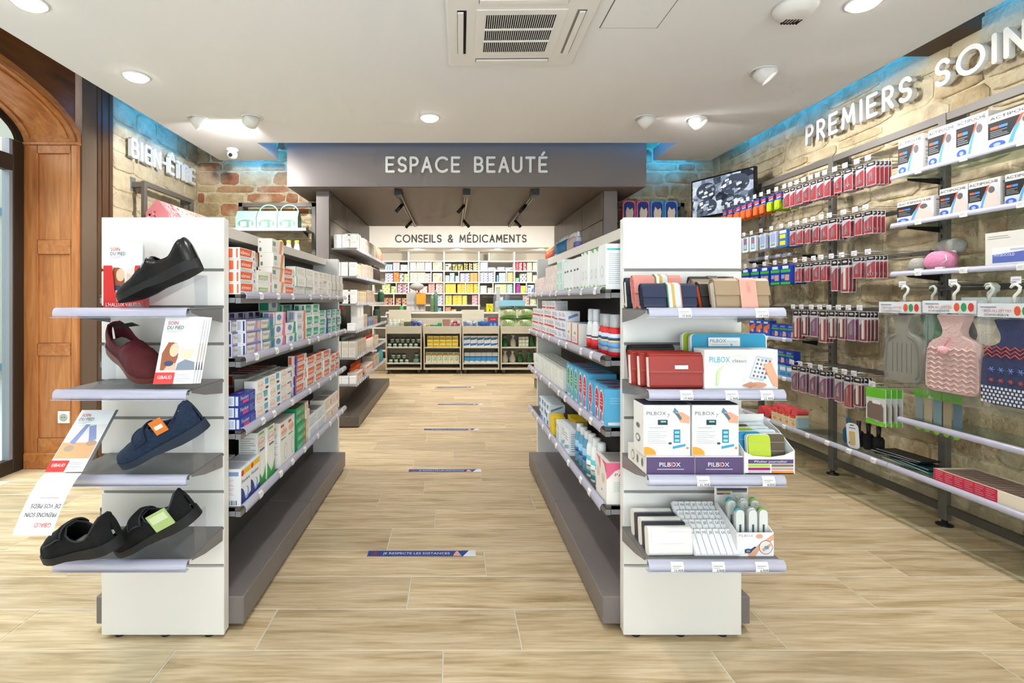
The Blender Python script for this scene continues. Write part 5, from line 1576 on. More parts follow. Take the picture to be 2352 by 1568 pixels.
# open counter display with coloured daily pill boxes
root = thing('counter_display', 'white cardboard counter display for daily pill boxes', 'display box', (.968, 1.60, z))
mb = MB(); wl = '#f3f3f1'
mb.add([(-.075, -.075, 0), (.075, -.075, 0), (.075, -.075, .072), (.045, -.075, .058), (-.0, -.075, .052), (-.05, -.075, .056), (-.075, -.075, .068)], [(0, 1, 2, 3, 4, 5, 6)], M(wl, .4))
mb.prism([(-.075, 0), (.075, 0), (.075, .14), (.0, .115), (-.075, .068)], 'x', -.077, -.075, M(wl, .4)); mb.prism([(-.075, 0), (.075, 0), (.075, .14), (.0, .115), (-.075, .072)], 'x', .075, .077, M(wl, .4))
mb.box(-.075, .075, .073, .075, 0, .15, M(wl, .4)); mb.box(-.075, .075, -.075, .075, 0, .003, M(wl, .4)); mb.build('carton', root)
mb = MB()
for (x0, x1, z0, z1, c_) in ((-.065, .073, .032, .045, '#5b4a72'), (-.065, .002, .022, .030, '#a9cf3c'), (.006, .073, .022, .030, '#8a7468'), (-.065, .002, .012, .020, '#a8266e'), (.006, .073, .012, .020, '#b9a89c'), (-.065, .002, .003, .010, '#cfc6d0'), (.006, .073, .003, .010, '#f0893a')):
    mb.add([(x0, -.0755, z0), (x1, -.0755, z0), (x1, -.0755, z1), (x0, -.0755, z1)], [(0, 1, 2, 3)], M(c_, .4))
mb.text('Pilulier journalier', (.004, -.0758, .0355), (1, 0, 0), (0, 0, 1), .007, M('#f2eef4', .4), 'c', .1)
for i in range(9):
    mb.add([(-.0775, .05 - .0, .02 + i * .008), (-.0775, -.04 + (i % 3) * .012, .02 + i * .008), (-.0775, -.04 + (i % 3) * .012, .023 + i * .008), (-.0775, .05, .023 + i * .008)], [(0, 1, 2, 3)], M('#c4c4c6', .5))
mb.build('print', root)
def daily(col):
    mb = MB(); mb.prism([(x - .036, zz) for x, zz in round_prof(.072, .105, .012, 4)], 'y', 0, .012, M('#eaf0f4', .35)); mb.prism([((x - .036) * .94, zz * .97 + .0015) for x, zz in round_prof(.072, .105, .012, 4)], 'y', -.005, 0, M(col, .35))
    for i in range(3):
        mb.box(-.033, .033, -.0056, -.005, .026 + i * .026, .027 + i * .026, M('#ffffff', .4, alpha=.4))
    return mb.mesh('daily_pill_box')
LIME, CYAN, BRN, PALE = daily('#b7cc2e'), daily('#2f97c4'), daily('#5c4f3c'), daily('#dfe8ec')
for q, (mm, col, x, y) in enumerate(((LIME, 'lime green', .945, 1.535), (BRN, 'dark olive', .995, 1.545), (CYAN, 'turquoise', .932, 1.562), (PALE, 'white', .99, 1.575), (LIME, 'lime green', .928, 1.592), (PALE, 'white', .985, 1.60), (BRN, 'dark olive', .93, 1.622), (PALE, 'white', .99, 1.63))):
    o = place(mm, 'daily_pill_box', '%s daily pill box in the counter display, %s' % (col, ('front row', 'front row', 'second row', 'second row', 'third row', 'third row', 'last row', 'last row')[q]), 'pill box', 'daily pill boxes', (x, y, z + .012 + .004 * (q // 2)), 0)
    o.rotation_euler = (-.1, 0, 0)
# half-hidden white card behind the display
cardm = carton(.09, .012, .15, '#f0f0ee', [('F', 'r', .55, .72, .95, .84, '#b9c23c'), ('F', 'e', .7, .35, .1, .05, '#d88a4a')])
place(cardm, 'display_card', 'white backing card with a lime patch behind the counter display', 'card', None, (.945, 1.70, z), 0)
# weekly organisers on the lowest shelf
z = EZ[3]
def organiser(label, w, h, d, col, loc, lean, texture, q):
    root = thing('pill_organiser', label, 'pill organiser', loc, 0, 'folded pill organisers'); root.rotation_euler = (-lean, 0, .02)
    c_ = M(col, .35, bump=.5 if texture else 0, bscale=160)
    prof = round_prof(d, h, d * .4, 5)
    mb = MB(); mb.prism(prof, 'x', -w / 2, w / 2, c_, False); mb.build('shell', root)
    mb = MB(); mb.prism([(-.0035, h * .5), (-.001, h * .5), (-.0005, h * .86), (-.003, h * .86)], 'x', -w / 2 + .008, w / 2 - .008, c_); mb.box(-w * .28, w * .28, -.0045, -.002, h * .46, h * .53, c_, .0008); mb.build('lid_flap', root)
    return root
for q, (nm, col, tex) in enumerate((('ivory', '#efece6', False), ('graphite textured', '#3c3a46', True), ('ivory', '#efece6', False), ('graphite textured', '#3c3a46', True), ('ivory', '#f1eee8', False))):
    organiser('%s folding pill organiser, %s in the row' % (nm, ('rearmost', 'second from the rear', 'middle', 'second from the front', 'front')[q]), .128 if q < 4 else .135, .085, .03, col, (.672, 1.665 - .033 * q, z + .001), .12, tex, q)
def weekly(label, loc, q):
    root = thing('weekly_pill_box', label, 'pill box', loc, 0, 'weekly pill boxes'); root.rotation_euler = (-.75, 0, 0)
    mb = MB(); mb.box(-.07, .07, 0, .014, 0, .08, M('#e9e7ec', .4), .003); mb.build('tray', root)
    for i, dn in enumerate(('LU', 'MA', 'ME', 'JE', 'VE', 'SA', 'DI')):
        x = -.069 + i * .0198
        mb = MB(); mb.box(x, x + .0185, -.006, 0, .001, .079, M('#f4f3f4', .35), .003)
        mb.text(dn, (x + .0092, -.0064, .062), (1, 0, 0), (0, 0, 1), .008, MT['ink'], 'c', .012); mb.build('lid', root)
for q in range(4):
    weekly('white weekly pill box with day lids, %s in the tilted row' % ('front', 'second', 'third', 'rear')[q], (.815 - .002 * q, 1.535 + .032 * q, z + .003 + .016 * q), q)
# small display with pens and photo front
root = thing('counter_display', 'small display box with hand photo front and raised header card', 'display box', (.933, 1.60, z))
mb = MB(); WM = M('#f3f2f0', .4)
mb.box(-.056, .056, -.062, -.06, .0, .072, WM); mb.prism([(-.06, 0), (.06, 0), (.06, .12), (-.06, .072)], 'x', -.057, -.055, WM); mb.prism([(-.06, 0), (.06, 0), (.06, .12), (-.06, .072)], 'x', .055, .057, WM)
mb.box(-.056, .056, -.06, .06, 0, .002, WM); mb.build('carton', root)
mb = MB()
mb.grid(2, 7, lambda i, j: (-.056 + .112 * i, .06 + .012 * math.sin(j / 6 * PI * .7), .0 + j / 6 * .235), WM, True); hd = mb.build('header_card', root)
mb = MB(); mb.text('PILBOX', (-.045, .0655, .214), (1, 0, 0), (0, 0, 1), .011, M('#6a5a4c', .5), 'l', .07)
for (a, b, c2, d2, cc) in ((-.05, .05, .152, .16, '#4a3a60'), (-.05, -.005, .146, .151, '#9fc83c'), (-.05, -.005, .139, .144, '#8a2a66'), (.0, .05, .146, .151, '#8a8078')):
    mb.add([(a, .0663, c2), (b, .0663, c2), (b, .0663, d2), (a, .0663, d2)], [(0, 1, 2, 3)], M(cc, .5))
for q in range(3):
    mb.add([(-.02 + q * .02, .066, .17), (-.012 + q * .02, .066, .168), (.0 + q * .02, .066, .198), (-.008 + q * .02, .066, .2)], [(0, 1, 2, 3)], M('#b9a8a4', .5))
mb.build('print', hd)
mb = MB(); page(mb, (-.056, -.0625, 0), (.112, 0, 0), (0, 0, .072), [('t', 'PILBOX', .04, .82, .11, '#8a8a90', .4), ('p', [(.3, .1), (.55, .45), (1, .95), (1, .7), (.62, .3), (.5, 0), (.3, 0)], '#e3aa90'), ('p', [(.2, .1), (.4, .2), (.35, .32), (.2, .3)], '#d99a80'), ('e', .3, .22, .1, .1, '#2f3f5c'), ('e', .3, .22, .06, .06, '#6f93b8'),
                                                                        ('p', [(.35, .28), (.48, .42), (.52, .38), (.4, .22)], '#2a4a5c'), ('e', .78, .38, .19, .3, '#4a3a50'), ('e', .78, .38, .175, .28, '#f0e0d8'), ('p', [(.66, .3), (.9, .55), (.93, .45), (.72, .2)], '#e0a48a'), ('r', .74, .3, .86, .44, '#5f9ab8'), ('e', .6, .85, .1, .1, '#e3aa90')]); mb.build('print', root)
def pen(col):
    mb = MB(); mb.prism([(x - .013, zz) for x, zz in round_prof(.026, .095, .012, 4)], 'y', 0, .012, M('#f2f2f0', .35)); mb.prism([(x - .012, zz + .06) for x, zz in round_prof(.024, .04, .011, 4)], 'y', .006, .016, M(col, .4)); mb.box(-.003, .003, -.001, 0, .015, .05, M('#3a4a52', .4))
    mb.box(-.017, .017, -.006, .02, .0, .11, MT['bag']); return mb.mesh('pill_cutter')
PT, PW, PG = pen('#2aa3ae'), pen('#e6e6e4'), pen('#8cbf3a')
for q, (mm, col, x, y) in enumerate(((PT, 'teal', .902, 1.565), (PW, 'white', .942, 1.565), (PG, 'lime', .975, 1.565), (PT, 'teal', .90, 1.61), (PW, 'white', .94, 1.61), (PG, 'lime', .975, 1.61))):
    place(mm, 'pill_cutter', '%s topped pill cutter in clear wrap, %s row of the small display' % (col, ('front', 'rear')[q // 3]), 'pill cutter', 'pill cutters', (x, y, z + .035 + .012 * (q // 3)), 0)
# ================================================================ first-aid shelving along the right wall
XU = 2.58
UP = (1.08, 1.85, 2.62, 3.39, 4.17)
fix = thing('wall_shelving', 'grey metal shelving frame with hooks and glass shelves on the stone wall', 'shelving')
for y in UP:
    mb = MB(); mb.box(XU - .015, XU + .015, y - .022, y + .022, .03, 2.15, 'frame', .002)
    up = mb.build('upright', fix)
    mb = MB(); mb.lathe([(.036, 0), (.036, .006), (.014, .012), (.012, .032)], 'black', 16); mb.build('foot', up, (XU, y, 0))
    mb = MB()
    for k in range(30):
        mb.box(XU - .0158, XU - .0152, y - .004, y + .004, .5 + k * .05, .52 + k * .05, 'black')
    mb.build('slot_row', up)
    mb = MB(); mb.box(XU + .015, XR - .012, y - .02, y + .02, 2.1, 2.14, 'frame'); mb.box(XR - .016, XR - .012, y - .03, y + .03, 2.06, 2.18, 'steel'); mb.build('wall_bracket', up)
for i in range(len(UP) - 1):
    a, b = UP[i] + .022, UP[i + 1] - .022
    mb = MB(); mb.box(XU - .012, XU + .012, a, b, 2.11, 2.15, 'frame'); mb.build('top_bar', fix)
    mb = MB(); mb.box(XU - .012, XU + .012, a, b, .07, .11, 'dgrey'); mb.build('bottom_bar', fix)


def glass_shelf(y0, y1, z, x0=2.335, tags=()):
    mb = MB(); mb.box(x0, XU - .018, y0, y1, z - .008, z, 'glass'); sh = mb.build('glass_shelf', fix)
    o = rail_mesh(y1 - y0, 0).build('price_rail', sh, (x0, y1, z + .002), (0, 0, -PI / 2))
    for y in (y0 + .01, y1 - .01):
        mb = MB(); mb.prism([(x0 + .06, z - .0085), (XU - .016, z - .0085), (XU - .016, z - .04), (x0 + .06, z - .02)], 'y', y - .002, y + .002, 'black'); mb.build('bracket', sh)
    for y in tags:
        link('price_tag', TAG, sh, (x0, y, z + .002), (0, 0, -PI / 2))
    return sh
for z in (1.825, 1.572, 1.318):
    glass_shelf(1.88, 2.64, z, tags=(2.05, 2.28, 2.5))
    glass_shelf(1.11, 1.86, z)
glass_shelf(1.88, 2.60, .565); glass_shelf(1.11, 1.86, .565)
for (a, b) in ((1.11, 1.855), (1.86, 2.66), (2.665, 3.40), (3.405, 4.2)):
    glass_shelf(a, b, .302, tags=[a + .1 + .17 * k for k in range(4)] if a > 2.6 else ())
for z in (1.505, .90, .62):
    glass_shelf(3.50, 4.15, z, 2.40, tags=(3.6, 3.8))
for z in (1.95, 1.68, 1.43, 1.12, .745):
    mb = MB(); mb.box(XU - .04, XU - .018, 2.66, 3.37, z - .012, z + .012, 'frame'); mb.build('hook_bar', fix)
for z in (1.95, 1.68, 1.43, 1.12):
    mb = MB(); mb.box(XU - .04, XU - .018, 3.42, 4.4 if z > 1.9 else 4.15, z - .012, z + .012, 'frame'); mb.build('hook_bar', fix)
mb = MB(); mb.box(XU - .04, XU - .018, 1.2, 2.66, 1.225, 1.255, 'dgrey'); mb.build('hook_bar', fix)
_hm = {}


def hook(y, z, x0=2.305):
    k = round(x0, 3)
    if k not in _hm:
        mb = MB()
        mb.tube([(XU - .03 - x0, 0, 0), (0.0, 0, 0), (-.004, 0, .012)], .0022, 'chrome', 5)
        mb.tube([(XU - .03 - x0, 0, .022), (-.006, 0, .022)], .0018, 'chrome', 5)
        mb.box(-.008, -.006, -.019, .019, .005, .034, M('#e9e9ee', .3)); mb.box(-.0088, -.008, -.016, .012, .02, .024, M('#b9b9c0', .5)); mb.box(-.0088, -.008, -.002, .015, .01, .014, M('#8a8a92', .5))
        _hm[k] = mb.mesh('hook')
    link('hook', _hm[k], fix, (x0, y, z))


# carded goods: thin card hanging from its top, front towards -y, width along x, origin at the hook hole
def tool_shape(mb, kind_, w, h):
    S = M('#c9c4c2', .25, .7)
    y = -.004
    if kind_ == 'scissors':
        mb.prism([(-.004, -h * .35), (0, -h * .34), (.006, -h * .72), (0, -h * .74)], 'y', y, y + .002, S); mb.prism([(.004, -h * .35), (0, -h * .34), (-.006, -h * .72), (0, -h * .74)], 'y', y - .001, y + .001, S)
        for sx in (-1, 1):
            mb.tube([(sx * .009 + .007 * math.cos(a), y, -h * .8 + .009 * math.sin(a)) for a in [2 * PI * i / 10 for i in range(10)]], .0016, S, 5, True)
    elif kind_ == 'tweezers':
        mb.prism([(-.005, -h * .38), (.005, -h * .38), (.001, -h * .82), (-.001, -h * .82)], 'y', y, y + .002, S)
    elif kind_ == 'clipper':
        mb.prism([(-.006, -h * .45), (.007, -h * .42), (.008, -h * .8), (-.005, -h * .78)], 'y', y - .003, y + .002, S); mb.prism([(-.004, -h * .5), (.012, -h * .4), (.012, -h * .43), (.0, -h * .55)], 'y', y - .006, y - .003, S)
    elif kind_ == 'file':
        mb.prism([(x - w * .16, -h * .92 + zz) for x, zz in round_prof(w * .32, h * .68, w * .14, 3)], 'y', y, y + .003, M('#d9c0a8', .7)); mb.prism([(x - w * .06, -h * .9 + zz) for x, zz in round_prof(w * .12, h * .62, w * .05, 3)], 'y', y - .002, y + .001, M('#f2ece6', .7))
    elif kind_ == 'nippers':
        mb.prism([(-.008, -h * .4), (.0, -h * .5), (.008, -h * .4), (.012, -h * .85), (.007, -h * .86), (0, -h * .56), (-.007, -h * .86), (-.012, -h * .85)], 'y', y, y + .003, S)


def red_card(w, h, tool, red='#cc2832'):
    mb = MB()
    mb.box(-w / 2, w / 2, -.001, .0, -h, 0, M('#d8d4d6', .35))
    mb.add([(-w * .46, -.0013, -h * .19), (w * .46, -.0013, -h * .19), (w * .46, -.0013, -.002), (-w * .46, -.0013, -.002)], [(0, 1, 2, 3)], M('#2b2628', .4))
    mb.add([(-w * .3 * math.cos(a), -.0016, -h * .09 + h * .035 * math.sin(a)) for a in [2 * PI * i / 12 for i in range(12)]], [tuple(range(12))], M('#d9d6d6', .4))
    n = 8
    top = [(-w * .46 + .92 * w * i / n, -.0013, -h * (.46 - .2 * math.sin(PI * .5 * i / n))) for i in range(n + 1)]
    mb.add([(-w * .46, -.0013, -h * .97)] + [(w * .46, -.0013, -h * .97)] + top[::-1], [tuple(range(n + 3))], M(red, .35))
    # clear blister
    mb.box(-w * .4, w * .4, -.012, -.0018, -h * .95, -h * .24, 'clear')
    tool_shape(mb, tool, w, h)
    return mb.mesh('carded_tool')


CARD = {'sc': (red_card(.062, .125, 'scissors'), 'red card with small scissors'), 'tw': (red_card(.048, .125, 'tweezers'), 'narrow red card with tweezers'), 'cl': (red_card(.056, .12, 'clipper'), 'red card with nail clippers'),
        'np': (red_card(.066, .13, 'nippers'), 'wide red card with nippers'), 'lf': (red_card(.058, .2, 'file', '#bd2f38'), 'long red card with a nail file'), 'lt': (red_card(.052, .19, 'tweezers', '#bb2a34'), 'long red card with a cuticle tool'),
        'dk': (red_card(.055, .17, 'file', '#8f2330'), 'dark red card with emery boards'), 'br': (red_card(.06, .17, 'clipper', '#9a4a72'), 'plum card with a grooming brush')}


def carded(rowname, items, z, n_deep=3, x0=2.315, step=.022, name='carded_tool'):
    for i, (y, kd) in enumerate(items):
        me, desc = CARD[kd]
        hook(y, z)
        nd = n_deep if i % 3 else n_deep + 1
        for k in range(nd):
            place(me, name, '%s, %s %s hook, %s' % (desc, rowname, ORD[i], ('front one', 'second back', 'third back', 'fourth back', 'fifth back')[k]), 'blister pack', 'carded manicure tools',
                  (x0 + k * step + random.uniform(0, .004), y + random.uniform(-.002, .002), z - .003), (0, 0, -PI / 2 + random.uniform(-.05, .05)))


carded('top row', list(zip((2.764, 2.84, 2.925, 3.004, 3.084, 3.145, 3.205, 3.27, 3.335, 3.40, 3.46), ('np', 'sc', 'sc', 'cl', 'tw', 'sc', 'tw', 'cl', 'sc', 'tw', 'sc'))), 1.945, 4)
carded('second row', list(zip((2.78, 2.852, 2.937, 3.046, 3.114, 3.184, 3.257, 3.33, 3.40), ('sc', 'tw', 'sc', 'np', 'sc', 'cl', 'tw', 'cl', 'sc'))), 1.675, 3)
carded('third row', list(zip((2.764, 2.858, 2.95, 3.03, 3.115, 3.18, 3.26, 3.35), ('sc', 'cl', 'lf', 'lt', 'tw', 'cl', 'tw', 'sc'))), 1.425, 3)
carded('fourth row', list(zip((2.82, 2.9, 2.975, 3.05, 3.125, 3.2, 3.29, 3.37), ('dk', 'br', 'dk', 'dk', 'lf', 'br', 'dk', 'lf'))), 1.115, 3)
carded('fifth row', list(zip((2.86, 2.93, 3.0, 3.12, 3.21, 3.3, 3.38), ('dk', 'lt', 'br', 'br', 'br', 'br', 'br'))), .74, 3)
# interdental packs on the top row farther along
def brushpack(col):
    mb = MB(); w, h = .055, .12
    mb.box(-w / 2, w / 2, -.001, 0, -h * .62, 0, M('#2f55b8', .4)); mb.add([(-w * .4, -.0014, -h * .28), (w * .4, -.0014, -h * .22), (w * .4, -.0014, -h * .08), (-w * .4, -.0014, -h * .12)], [(0, 1, 2, 3)], M('#e2563a', .4))
    mb.add([(-w * .4, -.0016, -h * .34), (w * .4, -.0016, -h * .3), (w * .4, -.0016, -h * .26), (-w * .4, -.0016, -h * .3)], [(0, 1, 2, 3)], M('#f0e9e4', .4))
    mb.prism([(x - w * .46, zz - h) for x, zz in round_prof(w * .92, h * .55, .012, 3)], 'y', -.016, -.001, M(col, .35)); mb.prism([(x - w * .3, zz - h * .93) for x, zz in round_prof(w * .6, h * .3, .008, 3)], 'y', -.019, -.016, M(col, .35))
    return mb.mesh('interdental_pack')
BO, BGp = brushpack('#f2713a'), brushpack('#b4cf2c')
for i, y in enumerate((3.544, 3.63, 3.717, 3.797, 3.886, 3.964, 4.047, 4.156, 4.245)):
    hook(y, 1.945)
    lime = i in (0, 1)
    for k in range(6 if lime else 4):
        place(BGp if lime else BO, 'interdental_pack', '%s and blue interdental pack, %s hook past red cards, %s' % ('lime' if lime else 'orange', ORD[i], ORD[k]), 'blister pack', 'interdental packs', (2.315 + k * .026, y, 1.942), (0, 0, -PI / 2))
# second row farther along: white plaster packs and blue packs
def softpack(w, h, base, decs, d=.02, r=.4):
    mb = MB(); mb.prism([(x - w / 2, zz - h) for x, zz in round_prof(w, h, min(w, h) * .12, 3)], 'y', -d, 0, M(base, r))
    for k, (u0, v0, u1, v1, c_) in enumerate(decs):
        yy = -d - .0004 - .0001 * k
        mb.add([((u0 - .5) * w, yy, (v0 - 1) * h), ((u1 - .5) * w, yy, (v0 - 1) * h), ((u1 - .5) * w, yy, (v1 - 1) * h), ((u0 - .5) * w, yy, (v1 - 1) * h)], [(0, 1, 2, 3)], M(c_, r))
    return mb.mesh('pack')
PK = {'white': (softpack(.075, .12, '#eef0f2', [(.2, .15, .8, .9, '#5a86c8'), (.2, .62, .8, .74, '#e2603a'), (.28, .2, .72, .5, '#c3d6ea'), (.2, .15, .8, .22, '#58b06a')]), 'white rounded plaster pack'),
      'lav': (softpack(.07, .115, '#d5dbe8', [(.1, .3, .9, .85, '#9fb0d6'), (.15, .1, .85, .25, '#7fae9d')]), 'pale lavender plaster pack'),
      'yel': (softpack(.085, .125, '#3a72c0', [(.1, .5, .8, .72, '#e6dc3a'), (.1, .12, .8, .36, '#d9d43a'), (.08, .78, .9, .95, '#e9eef6')]), 'blue and yellow plaster pack'),
      'urgo': (softpack(.1, .135, '#2340a8', [(.0, .62, 1, .76, '#3fae4a'), (.2, .8, .8, .95, '#dfe6f6'), (.45, .2, .9, .5, '#c79a84'), (.0, .0, 1, .12, '#3fae4a'), (.08, .3, .4, .5, '#8fa2e0')], .03), 'royal blue and green plaster pouch')}
def packs(row, items, z, deep, x0=2.33, step=.026):
    for i, (y, kd) in enumerate(items):
        me, desc = PK[kd]; hook(y, z)
        for k in range(deep):
            place(me, 'plaster_pack', '%s, %s hook past red cards, %s, %s' % (desc, ORD[i], row, ORD[k]), 'plaster pack', 'plaster packs', (x0 + k * step, y, z - .003), (0, 0, -PI / 2))
packs('second row', [(3.49, 'yel'), (3.6, 'lav'), (3.72, 'lav'), (3.84, 'white'), (3.94, 'white'), (4.05, 'white')], 1.675, 4, step=.03)
packs('third row', [(3.45, 'urgo'), (3.56, 'urgo'), (3.68, 'urgo'), (3.8, 'urgo'), (3.92, 'urgo')], 1.425, 3, step=.04)
# boxes on the small shelves
kind('urgobox', .085, .05, .1, '#2a47b4', [('F', 'r', 0, .6, 1, .72, '#42b04e'), ('F', 't', 'URGO', .15, .78, .13, '#eef2fb', .6), ('F', 'p', [(.45, .1), (.9, .15), (.85, .45), (.5, .5)], '#d9b09c'), ('F', 'l', .08, .15, .4, .45, 3, '#8fa2e0')], 'plaster_box', 'royal blue plaster box with green band')
kind('urgoor', .085, .05, .12, '#3a5cc0', [('F', 'p', [(.05, .2), (.9, .5), (.9, .8), (.05, .55)], '#ee7a3c'), ('F', 'r', .1, .8, .7, .92, '#eef2fb'), ('F', 'e', .5, .3, .2, .1, '#e8b49a')], 'plaster_box', 'blue plaster box with orange sweep')
kind('urgolb', .075, .05, .085, '#6fb0dc', [('F', 'r', .1, .55, .9, .85, '#eef4fa'), ('F', 'r', .1, .15, .9, .4, '#3f86c4')], 'plaster_box', 'sky blue plaster box')
kind('urgogr', .075, .05, .09, '#e9f0ee', [('F', 'r', 0, .7, 1, 1, '#43b84a'), ('F', 'r', .1, .2, .6, .5, '#4a78c0')], 'plaster_box', 'white plaster box with green top')
def wrun(kd, y0, z, n, layers, x0, where, gap=.004):
    me, w, d, h, nm, desc, cat = KD[kd]
    for i in range(n):
        for L in range(layers):
            pos = '%s along%s' % (ORD[i], ', %s layer' % layer_word(L, layers) if layers > 1 else '')
            place(me, nm, '%s, %s, %s' % (desc, where, pos), cat, nm.replace('_', ' ') + 's on the wall shelving', (x0 + d / 2, y0 + w / 2 + i * (w + gap), z + L * (h + .0005)), -PI / 2)
wrun('urgobox', 3.51, .902, 3, 1, 2.41, 'shelf at wallet height')
wrun('urgoor', 3.79, .902, 3, 1, 2.41, 'shelf at wallet height')
wrun('urgolb', 3.53, .622, 3, 1, 2.41, 'behind the pill display')
wrun('urgogr', 3.78, .622, 4, 1, 2.41, 'behind the pill display')
wrun('urgobox', 3.53, .712, 5, 1, 2.41, 'stacked behind the pill display')
# bottom shelf of the hook section
kind('footcare', .062, .09, .085, '#f0dcae', [('F', 'r', 0, .8, 1, 1, '#d8382e'), ('F', 'r', .1, .7, .9, .9, '#e2574a'), ('F', 'e', .6, .25, .3, .14, '#e79a5c'), ('F', 'l', .1, .42, .9, .62, 2, '#a8a294'), ('R', 'r', 0, 0, 1, .8, '#a9c2cc'), ('T', 'r', 0, 0, 1, 1, '#e06a62')], 'foot_care_box', 'beige foot care box with red top')
wrun('footcare', 3.42, .304, 4, 1, 2.35, 'bottom wall shelf')
def roll(label, loc):
    mb = MB(); mb.lathe([(.014, 0), (.034, 0), (.036, .004), (.036, .08), (.034, .084), (.014, .084)], M('#d9454c', .6), 18, smooth=False); mb.lathe([(.013, .001), (.013, .083)], M('#a32a34', .8), 14)
    tag(mb.build('bandage_roll', None, loc, (PI / 2, 0, PI / 2 + PI)), label, 'bandage', 'red bandage rolls')
for q, y in enumerate((3.72, 3.80)):
    roll('red tubular bandage roll on the bottom wall shelf, %s' % ('nearer', 'farther')[q], (2.43, y, .342))
for q in range(4):
    me, w, d, h, nm, desc, cat = KD['footcare']
    mb = MB(); mb.prism([(x - .03, zz) for x, zz in round_prof(.06, .03, .012, 3)], 'y', -.04, .04, M('#e0565a', .6)); place(mb.mesh('pad_roll'), 'bandage_pad', 'red bandage pad lying on the beige boxes, %s' % ORD[q], 'bandage', 'red bandage pads', (2.40, 3.45 + q * .066, .3905), -PI / 2)
# hanging insole packs with lime edges
def insole_pack(col):
    mb = MB(); w, h = .125, .2
    mb.box(-w / 2, w / 2, -.004, 0, -h, 0, M('#dfe3e0', .4)); mb.add([(-w / 2, -.0045, -h * .28), (w / 2, -.0045, -h * .24), (w / 2, -.0045, 0), (-w / 2, -.0045, 0)], [(0, 1, 2, 3)], M('#6cc832', .4))
    mb.prism([(-w * .38, -h * .84), (w * .4, -h * .86), (w * .4, -h * .5), (w * .3, -h * .4), (-w * .28, -h * .38), (-w * .38, -h * .48)], 'y', -.01, -.004, M(col, .8))
    n = 10
    mb.add([(-w / 2, -.0052, -h)] + [(w / 2, -.0052, -h)] + [(w / 2 - w * i / n, -.0052, -h * (.9 + .03 * math.sin(i / n * 6))) for i in range(n + 1)], [tuple(range(n + 3))], M('#7ad03a', .4))
    mb.add([(w * .3 + .016 * math.cos(a), -.0058, -h * .93 + .016 * math.sin(a)) for a in [2 * PI * i / 14 for i in range(14)]], [tuple(range(14))], M('#8fdc4a', .4))
    mb.box(-w * .1, w * .3, -.011, -.0102, -h * .42, -h * .32, M('#f0eeea', .5))
    return mb.mesh('insole_pack')
IP, IP2 = insole_pack('#7d6a5e'), insole_pack('#9a8a80')
hook(2.735, .70)
for k in range(4):
    place(IP if k == 0 else IP2, 'insole_pack', 'lime edged insole pack with brown pad, %s on its hook' % ORD[k], 'insole pack', 'insole packs', (2.32 + k * .03, 2.735, .697), (0, 0, -PI / 2))
for i in range(5):
    for k in range(1):
        mb = MB(); w, h = .045, .22
        mb.box(-w / 2, w / 2, -.006, 0, -h, 0, 'bag'); mb.box(-w * .45, w * .45, -.004, -.002, -h * .75, -h * .2, M(('#6f8fa8', '#c9b494', '#8fb0c0', '#d4c3a4', '#a8b4b8')[i], .6)); mb.box(-w / 2, w / 2, -.008, -.006, -h * .2, 0, M('#7ad03a', .4))
        mb.add([(.016 * math.cos(a), -.0088, -h * .92 + .016 * math.sin(a)) for a in [2 * PI * j / 14 for j in range(14)]], [tuple(range(14))], M('#8fdc4a', .4))
        place(mb.mesh('sock_pack'), 'foot_pad_pack', 'clear foot pad pack with lime header, %s beside the upright' % ORD[i], 'insole pack', 'foot pad packs', (2.44, 2.41 + i * .05, .72), (0, 0, -PI / 2))
# bottom shelf: brushes, foot file blister, dark folders, red gift box
for q, (y, col) in enumerate(((2.86, '#20191c'), (2.93, '#1e1a20'), (3.0, '#2c1f30'), (3.08, '#2f6f9c'))):
    mb = MB(); mb.lathe([(.022, 0), (.03, .012), (.03, .075), (.02, .09)], M(col, .6, bump=1.5, bscale=300), 14, sy=.7); mb.tube([(0, 0, .085), (0, .0, .15)], [.009, .012], M(col, .4), 8)
    place(mb.mesh('hair_brush'), 'hair_brush', '%s hair brush on the bottom wall shelf, %s from the folders' % ('dark' if q < 3 else 'blue', ORD[q]), 'brush', 'hair brushes', (2.44, y, .304), 0)
mb = MB(); mb.prism([(x - .032, zz) for x, zz in round_prof(.064, .15, .022, 4)], 'y', -.003, 0, M('#eceef2', .35)); mb.prism([(x - .013, zz + .02) for x, zz in round_prof(.026, .085, .008, 3)], 'y', -.012, -.003, M('#d3b67c', .6))
mb.add([(-.018 + .006 * math.cos(a), -.0035, .03 + .006 * math.sin(a)) for a in [2 * PI * j / 10 for j in range(10)]], [tuple(range(10))], M('#3a4a7c', .5)); mb.box(-.016, .016, -.0036, -.003, .118, .124, M('#6a86b8', .5)); mb.box(-.01, .01, -.0036, -.003, .136, .141, M('#30323a', .5))
o = place(mb.mesh('foot_file'), 'foot_file', 'foot file in a white blister standing on the shelf edge', 'foot file', None, (2.355, 2.93, .31), -PI / 2 + .5); o.rotation_euler = (.12, 0, -PI / 2 + .4)
for q, (col, y, x, r_) in enumerate((('#1c2026', 2.68, 2.44, .1), ('#20242c', 2.70, 2.43, .2), ('#14383c', 2.61, 2.44, -.05), ('#1f6a66', 2.585, 2.43, -.12), ('#cfd6d6', 2.66, 2.45, .02))):
    mb = MB(); mb.box(-.12, .12, -.06, .06, 0, .007, M(col, .4), .002); mb.box(-.118, .118, -.061, -.057, .0072, .0082, M('#d8dcdc', .4))
    place(mb.mesh('folder'), 'compression_folder', '%s flat wallet pack in the pile on the bottom wall shelf, %s' % (('black', 'black', 'dark green', 'teal', 'pale')[q], ORD[q]), 'folder', 'flat wallet packs', (x, y, .304 + .0095 * (4 - q)), -PI / 2 + r_)
